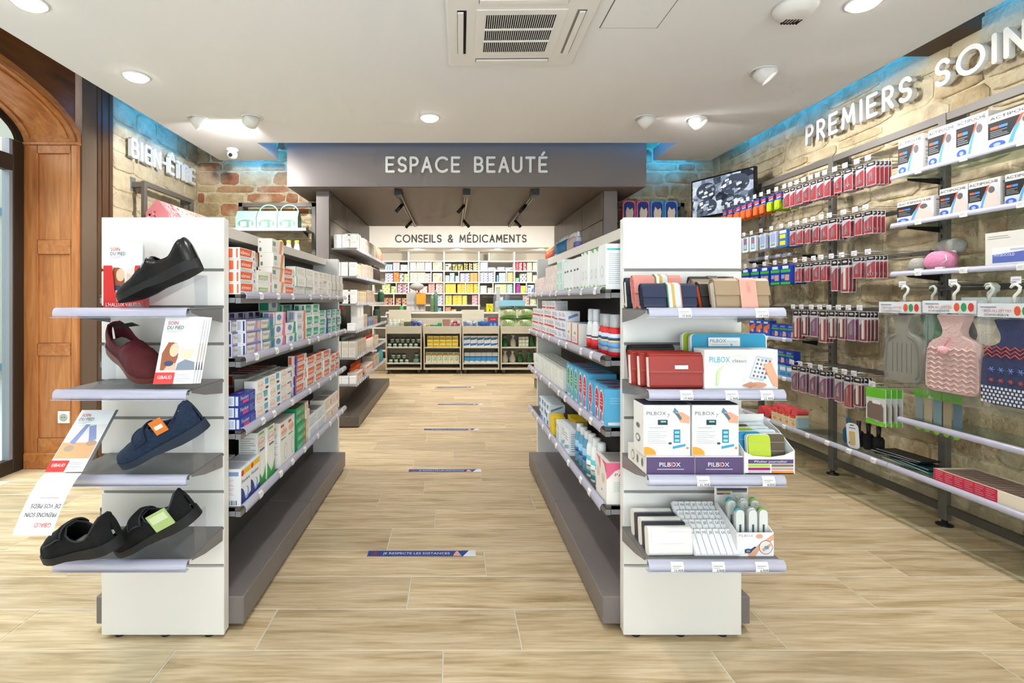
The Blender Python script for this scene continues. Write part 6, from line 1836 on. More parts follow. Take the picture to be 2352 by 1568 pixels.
gb = carton(.46, .2, .055, '#efe3cc', [('F', 'r', 0, 0, .62, 1, '#cf3350')] + [('F', 'l', .02 + .1 * i, .1, .1 + .1 * i, .95, 5, '#e58a94') for i in range(6)] + [('L', 'r', 0, 0, 1, 1, '#f0e6d2'), ('R', 'r', 0, 0, 1, 1, '#efe4d0'), ('T', 'r', .06, .04, .94, .86, '#a88a80')] + [('T', 'p', [(.08 + .07 * i, .06), (.1 + .07 * i, .06), (.16 + .07 * i, .84), (.14 + .07 * i, .84)], '#7d5f58') for i in range(11)] + [('T', 'r', .7, .7, .95, .95, '#b0283c')], .001)
place(gb, 'gift_box', 'long red and cream patterned box on the bottom wall shelf', 'box', None, (2.45, 2.21, .304), -PI / 2)
# ---------------------------------------------------------------- hot and cold pack boxes on the glass shelves
def acti(w, d, h, body='#b9bcc4'):
    return carton(w, d, h, '#dcd9d6', [('F', 'r', 0, .0, 1, .8, '#cfd0d3'), ('F', 'p', [(0, .32), (.42, .32), (.62, .78), (0, .78)], '#26272c'), ('F', 'p', [(.5, .5), (.56, .5), (.68, .8), (.62, .8)], '#e2563a'), ('F', 'p', [(.36, 0), (.5, .5), (.6, .6), (.62, 0)], '#5aa3cc'), ('F', 'p', [(.45, 0), (.52, .3), (.6, .52), (.8, .6), (.92, .5), (.98, .1), (.96, 0)], body), ('F', 'e', .74, .63, .1, .11, '#6a6468'),
                                      ('F', 'r', .05, .58, .2, .65, '#e2653a'), ('F', 'r', .21, .58, .38, .65, '#4a86d0'), ('F', 'l', .05, .36, .4, .55, 4, '#9a9aa0'), ('F', 'e', .18, .14, .16, .1, '#3f62c4'), ('F', 'e', .18, .14, .07, .05, '#9fb4e6'), ('F', 't', 'ACTIPOCHE', .04, .85, .085, '#33343a', .9),
                                      ('R', 'l', .1, .2, .9, .7, 5, '#b4b4ba'), ('R', 'r', .1, .8, .9, .86, '#8a8a90'), ('L', 'r', .1, .78, .8, .86, '#8a8a90'), ('L', 'l', .15, .1, .85, .7, 6, '#9a9aa0'), ('T', 'r', 0, .1, 1, .14, '#e8a070')], .0012)
A1, A2, A3 = acti(.138, .1, .185), acti(.205, .1, .155), acti(.2, .1, .115, '#d9c8c0')
A4 = acti(.132, .1, .135, '#d9c8c0')
def wput(me, nm, label, cat, group, x, y, z, r=0.0):
    return place(me, nm, label, cat, group, (x, y, z), -PI / 2 + r)
for q, (me, y) in enumerate(((A1, 2.565), (A1, 2.40), (A1, 2.262), (A2, 2.09), (A2, 1.75))):
    wput(me, 'gel_pack_box', 'black and white gel pack box on the highest glass shelf, %s from the hooks' % ORD[q], 'box', 'gel pack boxes', 2.40, y, 1.826)
for q, (me, y) in enumerate(((A3, 2.54), (A4, 2.345), (A4, 2.21), (A4, 2.06), (A3, 1.75))):
    wput(me, 'gel_pack_box', 'low gel pack box on the middle glass shelf, %s from the hooks' % ORD[q], 'box', 'gel pack boxes', 2.40, y, 1.573)
wb_ = carton(.2, .12, .15, '#e6e2da', [('F', 'r', .14, .12, .8, .56, '#eef0f2'), ('F', 'p', [(.15, .12), (.79, .12), (.79, .42), (.15, .36)], '#5f6fb8'), ('F', 't', 'PHYSIOCOLD', .18, .3, .08, '#eef0f6', .4), ('F', 'l', .06, .8, .5, .92, 2, '#b4afa6'), ('F', 'r', .5, .45, .78, .5, '#c9c3d6')], .001)
for q, y in enumerate((2.105, 1.9)):
    wput(wb_, 'cold_pack_box', 'plain white box with blue pack picture on the lower glass shelf, %s from the hooks' % ORD[q], 'box', 'cold pack boxes', 2.41, y, 1.319)
def fluffy(label, col, loc, sx, sy, sz, band=None):
    root = thing('soft_pouch', label, 'pouch', loc, -PI / 2, 'soft gel pouches')
    mb = MB()
    n, m_ = 14, 9
    def P(i, j):
        a = 2 * PI * i / n; b = -PI / 2 + PI * j / (m_ - 1)
        k = 1 + .05 * math.sin(3 * a + j)
        return (sx * math.cos(b) ** .6 * math.cos(a) * k if abs(math.cos(b)) > 1e-6 else 0, sy * (max(math.cos(b), 0) ** .6) * math.sin(a) * k, sz + sz * math.sin(b))
    mb.grid(n, m_, P, M(col, .8, bump=.8, bscale=90), True, closed_u=True); mb.build('cushion', root)
    mb = MB(); mb.box(.02, .06, -sy - .004, -sy + .006, .0, .018, M('#f2efe6', .5)); mb.build('paper_tag', root)
    if band:
        mb = MB(); mb.tube([(.05, -sy * .6, sz * 1.5), (.07, -sy * .9, sz), (.05, -sy, sz * .7)], .002, M(band, .6)); mb.build('cord', root)
fluffy('silver grey wrapped pouch at the back of the lower glass shelf', '#b4b0aa', (2.47, 2.475, 1.40), .075, .04, .04)
fluffy('pale silver ball-shaped pouch on the lower glass shelf', '#aaa69e', (2.40, 2.57, 1.319), .045, .04, .038)
fluffy('pink fluffy pouch with white cord on the lower glass shelf', '#e08cae', (2.40, 2.455, 1.319), .075, .045, .05, '#f0ece4')

# ---------------------------------------------------------------- hot water bottles in hanging bags
def hwb_profile(w, h):
    r = []
    half = [(0, 0), (.3, 0.0), (.42, .015), (.49, .06), (.5, .14), (.49, .35), (.47, .52), (.43, .62), (.35, .68), (.24, .71), (.18, .74), (.16, .79), (.17, .84), (.24, .95), (.27, 1.0), (0, 1.0)]
    right = [(x * w, z * h) for x, z in half]
    return right[1:-1] + [(-x, z) for x, z in reversed(right[1:-1])]


def hot_bottle(label, y, body, x, header, knit=None, lean=0.0, group='hot water bottles', front=True):
    root = thing('hot_water_bottle', label, 'hot water bottle', (x, y, 1.235 - .006 * (int(y * 100) % 3)), -PI / 2 + lean, group)
    w, h = (.205, .345) if knit == 'rubber' else (.235, .365)
    z0 = -.125 - h
    hw = .12
    prof = hwb_profile(w, h)
    mb = MB()
    sl = [(0, .72), (.012, .93), (.022, 1.0), (.034, .93), (.046, .72)]
    cx, cz = 0, h * .42
    n = len(prof)
    vs, fs = [], []
    for (dy, sc) in sl:
        for (px, pz) in prof:
            vs.append((cx + (px - cx) * (1 - (1 - sc) * .16), dy - .046, z0 + cz + (pz - cz) * (1 - (1 - sc) * .10)))
    for s_ in range(len(sl) - 1):
        for i in range(n):
            fs.append((s_ * n + i, s_ * n + (i + 1) % n, (s_ + 1) * n + (i + 1) % n, (s_ + 1) * n + i))
    mb.add(vs, fs, body, True)
    mb.add(vs[:n], [tuple(range(n))], body); mb.add(vs[-n:], [tuple(range(n))], body)
    if knit == 'rubber':
        mb.tube([(px * .86, -.048, z0 + cz + (pz - cz) * .86) for px, pz in prof[1:10]], .003, M('#8b8880', .4)); mb.tube([(px * .86, -.048, z0 + cz + (pz - cz) * .86) for px, pz in prof[-10:-1]], .003, M('#8b8880', .4))
        for q in range(5):
            mb.box(-.05 + q * .025, -.047 + q * .025, -.0475, -.045, z0 + .05, z0 + .2, M('#7d7a72', .4))
        mb.lathe([(.03, 0), (.034, .01), (.034, .03), (.028, .034)], M('#6f6c66', .5), 14, (0, -.02, z0 + h))
    o = mb.build('bottle', root)
    if knit == 'cable':
        mb = MB()
        for r_ in range(9):
            zc = z0 + .02 + r_ * .023
            pts = [(-.1 + i * .0166, -.047, zc + (.006 if i % 2 else -.006)) for i in range(13)]
            mb.tube(pts, .0055, body, 6)
        mb.build('cable_stitch', root)
        mb = MB(); mb.lathe([(.004, -.02), (.015, -.014), (.02, 0), (.015, .014), (.004, .02)], M('#f2b8bc', .9, bump=1.0, bscale=300), 12, (-.02, -.066, z0 + .2)); mb.build('pompom', root)
        mb = MB(); mb.tube([(.0, -.05, z0 + .26), (-.012, -.054, z0 + .235), (-.02, -.06, z0 + .215)], .003, M('#e58a9c', .8)); mb.build('cord', root)
    if knit == 'nordic':
        mb = MB()
        for r_ in range(3):
            zc = z0 + .21 + r_ * .016
            mb.tube([(-.1 + i * .0166, -.0475, zc + (.007 if i % 2 else -.007)) for i in range(13)], .0028, M('#d8463c', .8), 5)
        for i in range(5):
            for a in range(3):
                c_, s_ = math.cos(a * PI / 3), math.sin(a * PI / 3)
                for (zz, col, R2, off) in ((z0 + .15, '#6f8fd6', .012, .0), (z0 + .105, '#d8463c', .009, .0)):
                    mb.tube([(-.07 + i * .035 - c_ * R2, -.0478, zz - s_ * R2), (-.07 + i * .035 + c_ * R2, -.0478, zz + s_ * R2)], .0018, M(col, .8), 4)
        for i in range(15):
            for j in range(5):
                mb.box(-.11 + i * .015 + (j % 2) * .007, -.102 + i * .015 + (j % 2) * .007, -.0482, -.0465, z0 + .008 + j * .015, z0 + .018 + j * .015, M('#eef0f0', .8))
        mb.build('knit_pattern', root)
    mb = MB(); 
    rw = random.Random(int(y * 100))
    for (yf, sg) in ((-.058, -1), (.004, 1)):
        D = [[rw.uniform(-.007, .004) * (0 < i < 10) * (0 < j < 16) for i in range(11)] for j in range(17)]
        mb.grid(11, 17, lambda i, j: (-hw + 2 * hw * i / 10, yf + (.0 if 0 < i < 10 else -sg * .024) + D[j][i] * -sg, z0 - .045 + (-.06 - z0 + .045) * j / 16), 'bag', True)
    mb.build('bag', root)
    mb = MB(); mb.box(-hw * .93, hw * .93, -.061, -.057, -.118, -.06, M('#e3e6ea', .4)); hc = mb.build('header_card', root)
    mb = MB()
    mb.text('BOUILLOTTES', (-.085, -.0618, -.096), (1, 0, 0), (0, 0, 1), .011, M('#e0705c', .5), 'l', .1); mb.text(header, (-.085, -.0618, -.112), (1, 0, 0), (0, 0, 1), .009, M('#50606c', .5), 'l', .09)
    mb.add([(-.1, -.0617, -.078), (-.04, -.0617, -.078), (-.04, -.0617, -.073), (-.1, -.0617, -.073)], [(0, 1, 2, 3)], M('#8a9ab8', .5))
    for i, c_ in enumerate(('#e2603a', '#3f9a5c', '#d8483c')):
        mb.add([(.035 + i * .028 + .012 * math.cos(a), -.0617, -.09 + .02 * math.sin(a)) for a in [2 * PI * j / 10 for j in range(10)]], [tuple(range(10))], M(c_, .5))
    mb.build('print', hc)
    mb = MB(); mb.tube([(0, -.03, -.065), (.0, -.03, -.03), (.016, -.03, -.012), (.02, -.03, .006), (.008, -.03, .018), (-.008, -.03, .014), (-.014, -.03, .004)], [.006, .006, .006, .006, .006, .006, .005], M('#f2efe6', .4), 7); mb.build('hanger', root)
    return root


RUB = M('#9b988c', .45); PINKF = M('#efc9c4', .95, bump=1.0, bscale=120); CREAM = M('#efe3c8', .95, bump=1.0, bscale=120); KN = M('#2a3566', .9, bump=1.0, bscale=260); GRN = M('#5f9a6a', .5)
for y in (2.58, 2.32, 2.06):
    hook(y, 1.24, 2.33)
hot_bottle('grey rubber hot water bottle in a clear bag, front of its hook', 2.56, RUB, 2.345, 'CAOUTCHOUC', 'rubber', .06)
hot_bottle('green rubber hot water bottle behind the grey one', 2.50, GRN, 2.432, 'CAOUTCHOUC', 'rubber', -.05)
hot_bottle('pink cable-knit hot water bottle with pompom in a clear bag', 2.31, PINKF, 2.345, 'SCANDINAVE', 'cable', .12)
hot_bottle('cream cable-knit hot water bottle behind the pink one', 2.24, CREAM, 2.438, 'SCANDINAVE', None, -.06)
hot_bottle('navy hot water bottle with red zigzag nordic knit', 2.06, KN, 2.345, 'SCANDINAVE', 'nordic', .05)
for i in range(5):
    mb = MB(); mb.tube([(0, 0, -.05), (.0, 0, -.025), (.016, 0, -.012), (.02, 0, .006), (.008, 0, .018), (-.008, 0, .014), (-.014, 0, .004)], .006, M('#f2efe6', .4), 7); mb.box(-.12, .12, -.001, .001, -.36, -.045, 'bag'); mb.box(-.12, .12, -.0015, .0015, -.1, -.045, M('#e3e6ea', .4))
    place(mb.mesh('bag'), 'hanging_bag', 'clear hanging bag with white hook on the hot bottle bar, %s back' % ORD[i], 'bag', 'hanging bags', (2.455 + .02 * i, 2.29 + .012 * i, 1.235), (0, 0, -PI / 2))
# ================================================================ cosmetics on the partition behind the slipper gondola
def ck(name, w, d, h, base, acc, desc, obj='cosmetic_box', side=None):
    kind(name, w, d, h, base, [('F', 'r', .1, .62, .9, .9, acc), ('F', 'l', .15, .15, .85, .5, 4, acc), ('L', 'r', .12, .1, .88, .3, side or acc)], obj, desc)
ck('c_white', .075, .065, .13, '#efeeec', '#e2dfdc', 'white cosmetic carton', side='#e4e2e0')
ck('c_whitel', .07, .065, .07, '#f1f0ee', '#e2dfdc', 'low white cosmetic carton', side='#e4e2e0')
ck('c_beige', .05, .12, .15, '#cdbfae', '#bcae9c', 'beige slim cosmetic carton')
ck('c_pink', .05, .12, .14, '#e3c6b8', '#d8ad9c', 'dusty pink cosmetic carton')
ck('c_grey', .05, .12, .15, '#b4aaa0', '#9c9288', 'warm grey cosmetic carton')
ck('c_cream', .05, .12, .12, '#e6d6b4', '#d6bc8c', 'cream cosmetic carton')
ck('c_tan', .08, .14, .14, '#cbb49e', '#b79c84', 'tan cosmetic carton')
ck('c_blue', .045, .1, .1, '#6f84a0', '#8fa2b8', 'slate blue cosmetic carton')
ck('c_rose', .045, .1, .1, '#bd8c84', '#a8746c', 'brick rose cosmetic carton')
ck('c_orange', .05, .1, .09, '#eadfd4', '#e2703a', 'white and orange cosmetic carton', side='#e2703a')
ck('c_large', .11, .16, .15, '#c3b7a4', '#b4a792', 'large sand coloured carton')
ck('c_barcode', .065, .12, .15, '#cdc8bf', '#b9b3a8', 'bar-coded white carton')
PSH = [.385, .637, .89, 1.146, 1.407, 1.67]
PSN = ['lowest', 'second lowest', 'third lowest', 'third highest', 'second highest', 'top']
_pc = {}
def prun(sh, kd, y0, n, layers=1, inset=0.0, gap=.004, side='L', scale=1.0):
    me, w, d, h, nm, desc, cat = KD[kd]
    for i in range(n):
        k = _pc.get((side, sh, kd), 0); _pc[(side, sh, kd)] = k + 1
        for L in range(layers):
            x, rot = (-.911 - inset - d / 2, PI / 2) if side == 'L' else (1.178 + inset + d / 2, -PI / 2)
            place(me, nm, '%s, %s %s partition shelf, %s along%s' % (desc, PSN[sh], 'slipper-side' if side == 'L' else 'wallet-side', ORD[k], ', ' + layer_word(L, layers) if layers > 1 else ''), cat,
                  'cosmetics on the partition', (x + random.uniform(-.004, .004), y0 + w / 2 + i * (w + gap), PSH[sh] + .0005 + L * (h + .0005)), rot)
def pfront(sh, kd, xs, y, rotz=0.0, lift=0.0):
    me, w, d, h, nm, desc, cat = KD[kd]
    for q, x in enumerate(xs):
        place(me, nm, '%s facing the shop, %s partition shelf, %s from the panel%s' % (desc, PSN[sh], ORD[q], ' on top' if lift else ''), cat, 'cosmetics on the partition', (x, y, PSH[sh] + .0005 + lift), rotz)
pfront(5, 'c_white', (-1.078, -1.0, -.922 - .025), 4.76); pfront(5, 'c_whitel', (-.99, -.925), 4.722)
prun(5, 'c_beige', 4.82, 3); prun(5, 'c_pink', 4.99, 3); prun(5, 'c_grey', 5.16, 7); prun(5, 'c_beige', 5.56, 8)
pfront(4, 'c_white', (-1.09, -1.01, -.945), 4.76)
prun(4, 'c_cream', 4.82, 4); prun(4, 'c_pink', 5.05, 5, 1); prun(4, 'c_beige', 5.33, 9)
pfront(3, 'c_white', (-1.0, -.945), 4.77); prun(3, 'c_cream', 4.83, 9); prun(3, 'c_tan', 5.35, 6)
pfront(2, 'c_whitel', (-.955,), 4.76); prun(2, 'c_white', 4.83, 4, 2); prun(2, 'c_tan', 5.16, 3); prun(2, 'c_blue', 5.43, 8); prun(2, 'c_rose', 5.83, 6)
pfront(1, 'c_barcode', (-1.08, -1.01, -.943), 4.78); prun(1, 'c_large', 4.86, 4); prun(1, 'c_cream', 5.9, 5)
pfront(0, 'c_whitel', (-1.08, -1.008, -.945), 4.77); prun(0, 'c_orange', 4.84, 5, 1); prun(0, 'c_orange', 5.3, 9); prun(0, 'c_tan', 5.85, 5)
def pbottle(body, cap, r, h, ch, n=12, lbl=None):
    return bottle([(r * .9, 0), (r, .006), (r, h * .8), (r * .55, h * .92)], body, [(r * .5, h * .92), (r * .55, h * .94), (r * .5, h * .94 + ch), (r * .4, h * .95 + ch)], cap, lbl, n, 1, .85)
GBm = pbottle(M('#2f6a44', .25), M('#dfe6dc', .4), .028, .15, .03); OBm = pbottle(M('#d85a1e', .3), M('#c84a16', .4), .024, .14, .03); RBm = pbottle(M('#dccabc', .35), M('#c8282e', .4), .024, .13, .035)
DGm = pbottle(M('#3c5c44', .3), M('#2a3a30', .4), .026, .19, .03); POUCH = pbottle(M('#d88a72', .5), M('#d8a24a', .5), .03, .15, .02); DKP = pbottle(M('#5a4a48', .4), M('#2a2424', .4), .026, .17, .02)
def pbot(sh, me, desc, ys, inset, group):
    for q, y in enumerate(ys):
        place(me, 'cosmetic_bottle', '%s, %s slipper-side partition shelf, %s along' % (desc, PSN[sh], ORD[q]), 'bottle', group, (-.935 - inset, y, PSH[sh] + .0005), 0)
pbot(0, OBm, 'orange bottle', [4.95 + .06 * k for k in range(8)], .06, 'orange bottles')
pbot(1, GBm, 'green bottle', [4.92 + .065 * k for k in range(9)], .14, 'green bottles')
pbot(1, RBm, 'red topped bottle', [5.36 + .06 * k for k in range(8)], .0, 'red topped bottles')
pbot(2, DGm, 'tall dark green bottle', [6.22 + .06 * k for k in range(6)], .02, 'dark green bottles')
pbot(5, POUCH, 'salmon coloured refill', [6.1 + .07 * k for k in range(7)], .0, 'salmon refills')
pbot(4, DKP, 'dark brown bottle', [5.9 + .065 * k for k in range(8)], .0, 'dark brown bottles')
pbot(3, GBm, 'leaf green bottle', [6.5 + .065 * k for k in range(4)], .0, 'leaf green bottles')
pbot(0, pbottle(M('#3f9aa0', .4), M('#3f7aa8', .4), .03, .16, .02), 'teal bottle', [6.35, 6.45, 6.55], .0, 'teal bottles')
# wallet-side partition: what shows above the gondola
BBm = pbottle(M('#2f86c0', .25), M('#dfe9f0', .3), .027, .16, .03, lbl=(.0275, 0.002, .03, '#2fa08c')); AMm = pbottle(M('#8a3a1e', .25), M('#d88a4a', .3), .026, .13, .03); CLm = pbottle(M('#e3cdbc', .3), M('#efe9e4', .3), .026, .15, .03); VIm = pbottle(M('#cfd0e6', .3), M('#e9e9f0', .3), .03, .13, .04, lbl=(.0306, .02, .07, '#7a82c4'))
for q in range(22):
    y = 4.78 + q * .075
    me, desc = ((VIm, 'violet labelled bottle') if q < 2 else (CLm, 'pale peach bottle') if q < 6 else (BBm, 'bright blue bottle') if q < 14 else (AMm, 'amber brown bottle'))
    place(me, 'cosmetic_bottle', '%s on the top wallet-side partition shelf, %s along' % (desc, ORD[q]), 'bottle', 'bottles on the wallet-side partition', (1.21, y, 1.6705), 0)

# ================================================================ back shelving behind the counter
bs = thing('medicine_shelving', 'tall white open shelving full of medicine boxes behind the counter', 'shelving')
UX = [-2.3, -1.585, -.873, -.159, .544, 1.257, 1.97]
BZ_ = [.17, .40, .63, .858, 1.087, 1.324, 1.549, 1.78, 1.975]
WS = M('#f3efe6', .4)
for x in UX:
    mb = MB(); mb.box(x - .014, x + .014, 10.05, 10.42, 0, 2.158, WS, .002); mb.build('upright', bs)
for i in range(6):
    mb = MB(); mb.box(UX[i] + .014, UX[i + 1] - .014, 10.40, 10.42, 0, 2.158, M('#cfc6b2', .5)); mb.build('back_panel', bs)
    for k, z in enumerate(BZ_):
        if i == 0 and k == 8:
            continue
        mb = MB(); mb.box(UX[i] + .014, UX[i + 1] - .014, 10.055, 10.40, z - .022, z, WS, .002); mb.build('shelf', bs)
# (bay, shelf index): items (offset, width, height, layers, colour, accent)
CELL = {
    (1, 7): [(.22, .045, .09, 1, '#cfe0ee', '#5f9ad8'), (.27, .045, .09, 1, '#cfe0ee', '#5f9ad8'), (.32, .045, .09, 1, '#cfe0ee', '#5f9ad8'), (.38, .13, .04, 3, '#f0c8cc', '#e89aa4'), (.53, .14, .085, 1, '#dcefe2', '#8fd0b0')],
    (1, 6): [(.22, .16, .042, 3, '#efe9f0', '#6a4fa8'), (.39, .11, .1, 2, '#f0803c', '#f2a060'), (.51, .08, .062, 2, '#f2efe6', '#4a3a34'), (.6, .08, .06, 2, '#e8e6a8', '#9fbf5a')],
    (1, 5): [(.16, .16, .085, 2, '#e6efb8', '#a8c46a'), (.34, .1, .1, 1, '#dfe8b0', '#a8c46a'), (.47, .1, .048, 3, '#efc4a8', '#5a4ab8'), (.58, .1, .048, 3, '#efc4a8', '#5a4ab8')],
    (1, 4): [(.2, .08, .05, 2, '#f0b060', '#4f46b0'), (.29, .1, .05, 2, '#f0b060', '#4f46b0'), (.44, .1, .05, 2, '#f0b060', '#4f46b0'), (.56, .1, .05, 2, '#f0b060', '#4f46b0')],
    (1, 3): [(.22, .16, .035, 1, '#ece6f0', '#5a4ab8'), (.46, .06, .06, 1, '#d9e8b8', '#8ab04a')],
    (2, 7): [(.01, .12, .12, 1, '#f4efe6', '#f0b48a'), (.14, .16, .042, 3, '#f6efe4', '#f08a4a'), (.31, .14, .042, 3, '#e9e6ea', '#9a96a8'), (.47, .19, .13, 1, '#f6f0e4', '#f0a05a')],
    (2, 6): [(.01, .15, .056, 3, '#f8efdc', '#f0a058'), (.165, .15, .056, 3, '#f8efdc', '#f0a058'), (.32, .1, .042, 3, '#ece8ea', '#c86a5a'), (.47, .19, .13, 1, '#f8f0dc', '#f0a05a')],
    (2, 5): [(.01, .16, .05, 2, '#f6e6e0', '#f08a80'), (.2, .16, .05, 2, '#f6e6e0', '#f08a80'), (.38, .13, .042, 4, '#f4bcb4', '#ec6a62'), (.53, .14, .05, 3, '#f6d4cc', '#ec7a72')],
    (2, 4): [(.5, .17, .05, 3, '#e6e8f2', '#8f9cc8'), (.03, .2, .08, 1, '#efe4dc', '#c8b4a4')],
    (2, 3): [(.49, .15, .062, 2, '#9fcdf0', '#4f98dc')],
    (3, 7): [(.01, .12, .1, 1, '#efe6a8', '#3a3428'), (.15, .1, .1, 1, '#4a4430', '#e8d23c'), (.26, .1, .1, 1, '#4a4430', '#e8d23c'), (.38, .08, .036, 3, '#4a4430', '#e8d23c'), (.48, .07, .036, 3, '#5a543c', '#efe6c0'), (.57, .1, .036, 3, '#efe28a', '#4a4430')],
    (3, 6): [(.01, .08, .095, 1, '#dcefe0', '#7fc8a0'), (.1, .09, .13, 1, '#e6f2e8', '#5fc89a'), (.21, .06, .09, 1, '#e2ecea', '#8fb8b0'), (.31, .09, .042, 3, '#dfe2ea', '#6f84b0'), (.41, .09, .042, 3, '#e6e4f2', '#5a4ab0'), (.51, .15, .044, 3, '#f4a468', '#f08a48')],
    (3, 5): [(.01, .21, .046, 3, '#f4cf5c', '#e8b43c'), (.25, .16, .046, 3, '#f6c85c', '#e8a83c'), (.43, .14, .046, 3, '#f6c85c', '#e8a83c'), (.58, .09, .046, 3, '#f4d45c', '#e0b03c')],
    (3, 4): [(.01, .13, .048, 3, '#efe07a', '#d8c04a'), (.155, .19, .048, 3, '#f0dc6a', '#d8b83c'), (.355, .09, .046, 3, '#efe48a', '#d8c04a'), (.55, .11, .05, 3, '#f2ccd0', '#e05a72')],
    (3, 3): [(.01, .11, .045, 3, '#f4b890', '#f08a5a'), (.13, .1, .05, 2, '#f2d8cc', '#e0a08a'), (.32, .15, .04, 2, '#f2e4dc', '#d86a5a'), (.49, .13, .04, 1, '#e8dcd4', '#8a6a60')],
    (4, 7): [(.01, .15, .042, 3, '#f2f2f0', '#8fb8dc'), (.17, .14, .046, 1, '#eef0f4', '#6f98d0'), (.36, .14, .05, 1, '#dfe4e8', '#9fb4c8'), (.52, .14, .045, 1, '#e2eaf2', '#4f86d0')],
    (4, 6): [(.01, .16, .044, 4, '#f4f3ee', '#3f5aa0'), (.18, .11, .044, 4, '#f4f3ee', '#3f5aa0'), (.34, .04, .1, 1, '#7fa8c8', '#5f8ab0'), (.39, .13, .044, 3, '#dfe9f2', '#7fa8c8'), (.56, .11, .044, 4, '#f6cf9c', '#f09a4a')],
    (4, 5): [(.01, .13, .055, 2, '#efe9e0', '#d8c8b8'), (.16, .1, .04, 2, '#f4dcd4', '#e08a80'), (.3, .24, .044, 3, '#e4efbc', '#b0c86a'), (.55, .11, .044, 3, '#d4eadc', '#7fbfa4')],
    (4, 4): [(.01, .2, .06, 2, '#e8e2d4', '#c8b89c'), (.4, .2, .06, 2, '#efe6d4', '#d8a88c')],
    (5, 7): [(.01, .06, .058, 4, '#e8404c', '#f08a90'), (.08, .06, .058, 2, '#f2a8a4', '#e04a58'), (.16, .06, .058, 2, '#e8505a', '#c8d8e8'), (.24, .1, .058, 2, '#f6e2b8', '#f0a85a'), (.36, .1, .058, 2, '#f2e8d4', '#e8c08a')],
    (5, 6): [(.01, .07, .06, 1, '#9fdcb4', '#5fb88a'), (.1, .13, .06, 2, '#f4f4ee', '#4a4a44'), (.24, .1, .15, 1, '#f2f2d8', '#b8cc6a'), (.36, .1, .1, 1, '#f2f0e4', '#d8d0a8')],
    (5, 5): [(.02, .08, .15, 1, '#b84ab4', '#9a3a98'), (.11, .1, .11, 1, '#f2e87a', '#d8c83c'), (.25, .13, .12, 1, '#eef0f6', '#5a7fc8'), (.4, .1, .1, 1, '#f2ece0', '#c8b49c')],
    (5, 4): [(.04, .06, .08, 2, '#e8ecc8', '#b8cc6a'), (.16, .12, .05, 3, '#f4efe2', '#d87a5a'), (.3, .12, .05, 2, '#eef0d8', '#b0c87a')],
}
_bx = {}


def cname(h):
    import colorsys
    r, g, b = [int(h[i:i + 2], 16) / 255 for i in (1, 3, 5)]
    hu, sa, va = colorsys.rgb_to_hsv(r, g, b)
    if sa < .1:
        return 'white' if va > .85 else 'grey' if va > .4 else 'black'
    n = ['red', 'orange', 'yellow', 'green', 'green', 'mint', 'blue', 'blue', 'violet', 'purple', 'pink', 'red'][int(hu * 12 + .25) % 12]
    return ('pale ' if sa < .35 else 'dark ' if va < .45 else '') + n


nbox = 0
RN = {3: 'fourth', 4: 'third', 5: 'middle', 6: 'second highest', 7: 'highest filled'}
for (bay, sh), items in CELL.items():
    for q, (off, w, h, lay, col, acc) in enumerate(items):
        h = round(min(h * 1.38, .196 / lay), 3)
        ncol = 2 if w > .125 and lay > 1 else 1
        cw = w / ncol
        key = (round(cw, 3), h, col, acc)
        if key not in _bx:
            _bx[key] = carton(cw - .003, .16, h - .002, col, [('F', 'p', [(.55, .1), (.95, .1), (.95, .75), (.7, .5)], acc), ('F', 'r', .06, .62, .5, .86, acc), ('F', 'l', .06, .15, .45, .5, 2, acc)], 0)
        for c_ in range(ncol):
            for L in range(lay):
                nbox += 1
                place(_bx[key], 'medicine_box', '%s medicine box, %s row, back bay %s, place %s%s%s' % (cname(col), RN[sh], ORD[bay - 1], ORD[q], (' near', ' far')[c_] if ncol > 1 else '', ', ' + layer_word(L, lay) if lay > 1 else ''), 'box', 'medicine boxes behind the counter',
                      (UX[bay] + .018 + off + cw * (c_ + .5), 10.17, BZ_[sh] + .0005 + L * h), 0)
for (bay, sh, x) in ((1, 5, .45), (1, 4, .4), (2, 6, .44), (3, 6, .285), (3, 5, .42), (4, 6, .305), (4, 6, .54), (4, 5, .27), (4, 8, .19), (5, 5, .23)):
    mb = MB(); hh = (BZ_[sh + 1] if sh < 8 else 2.16) - BZ_[sh] - .024
    mb.box(UX[bay] + .014 + x - .009, UX[bay] + .014 + x + .009, 10.06, 10.39, BZ_[sh] + .001, BZ_[sh] + hh, WS); mb.build('divider', bs)

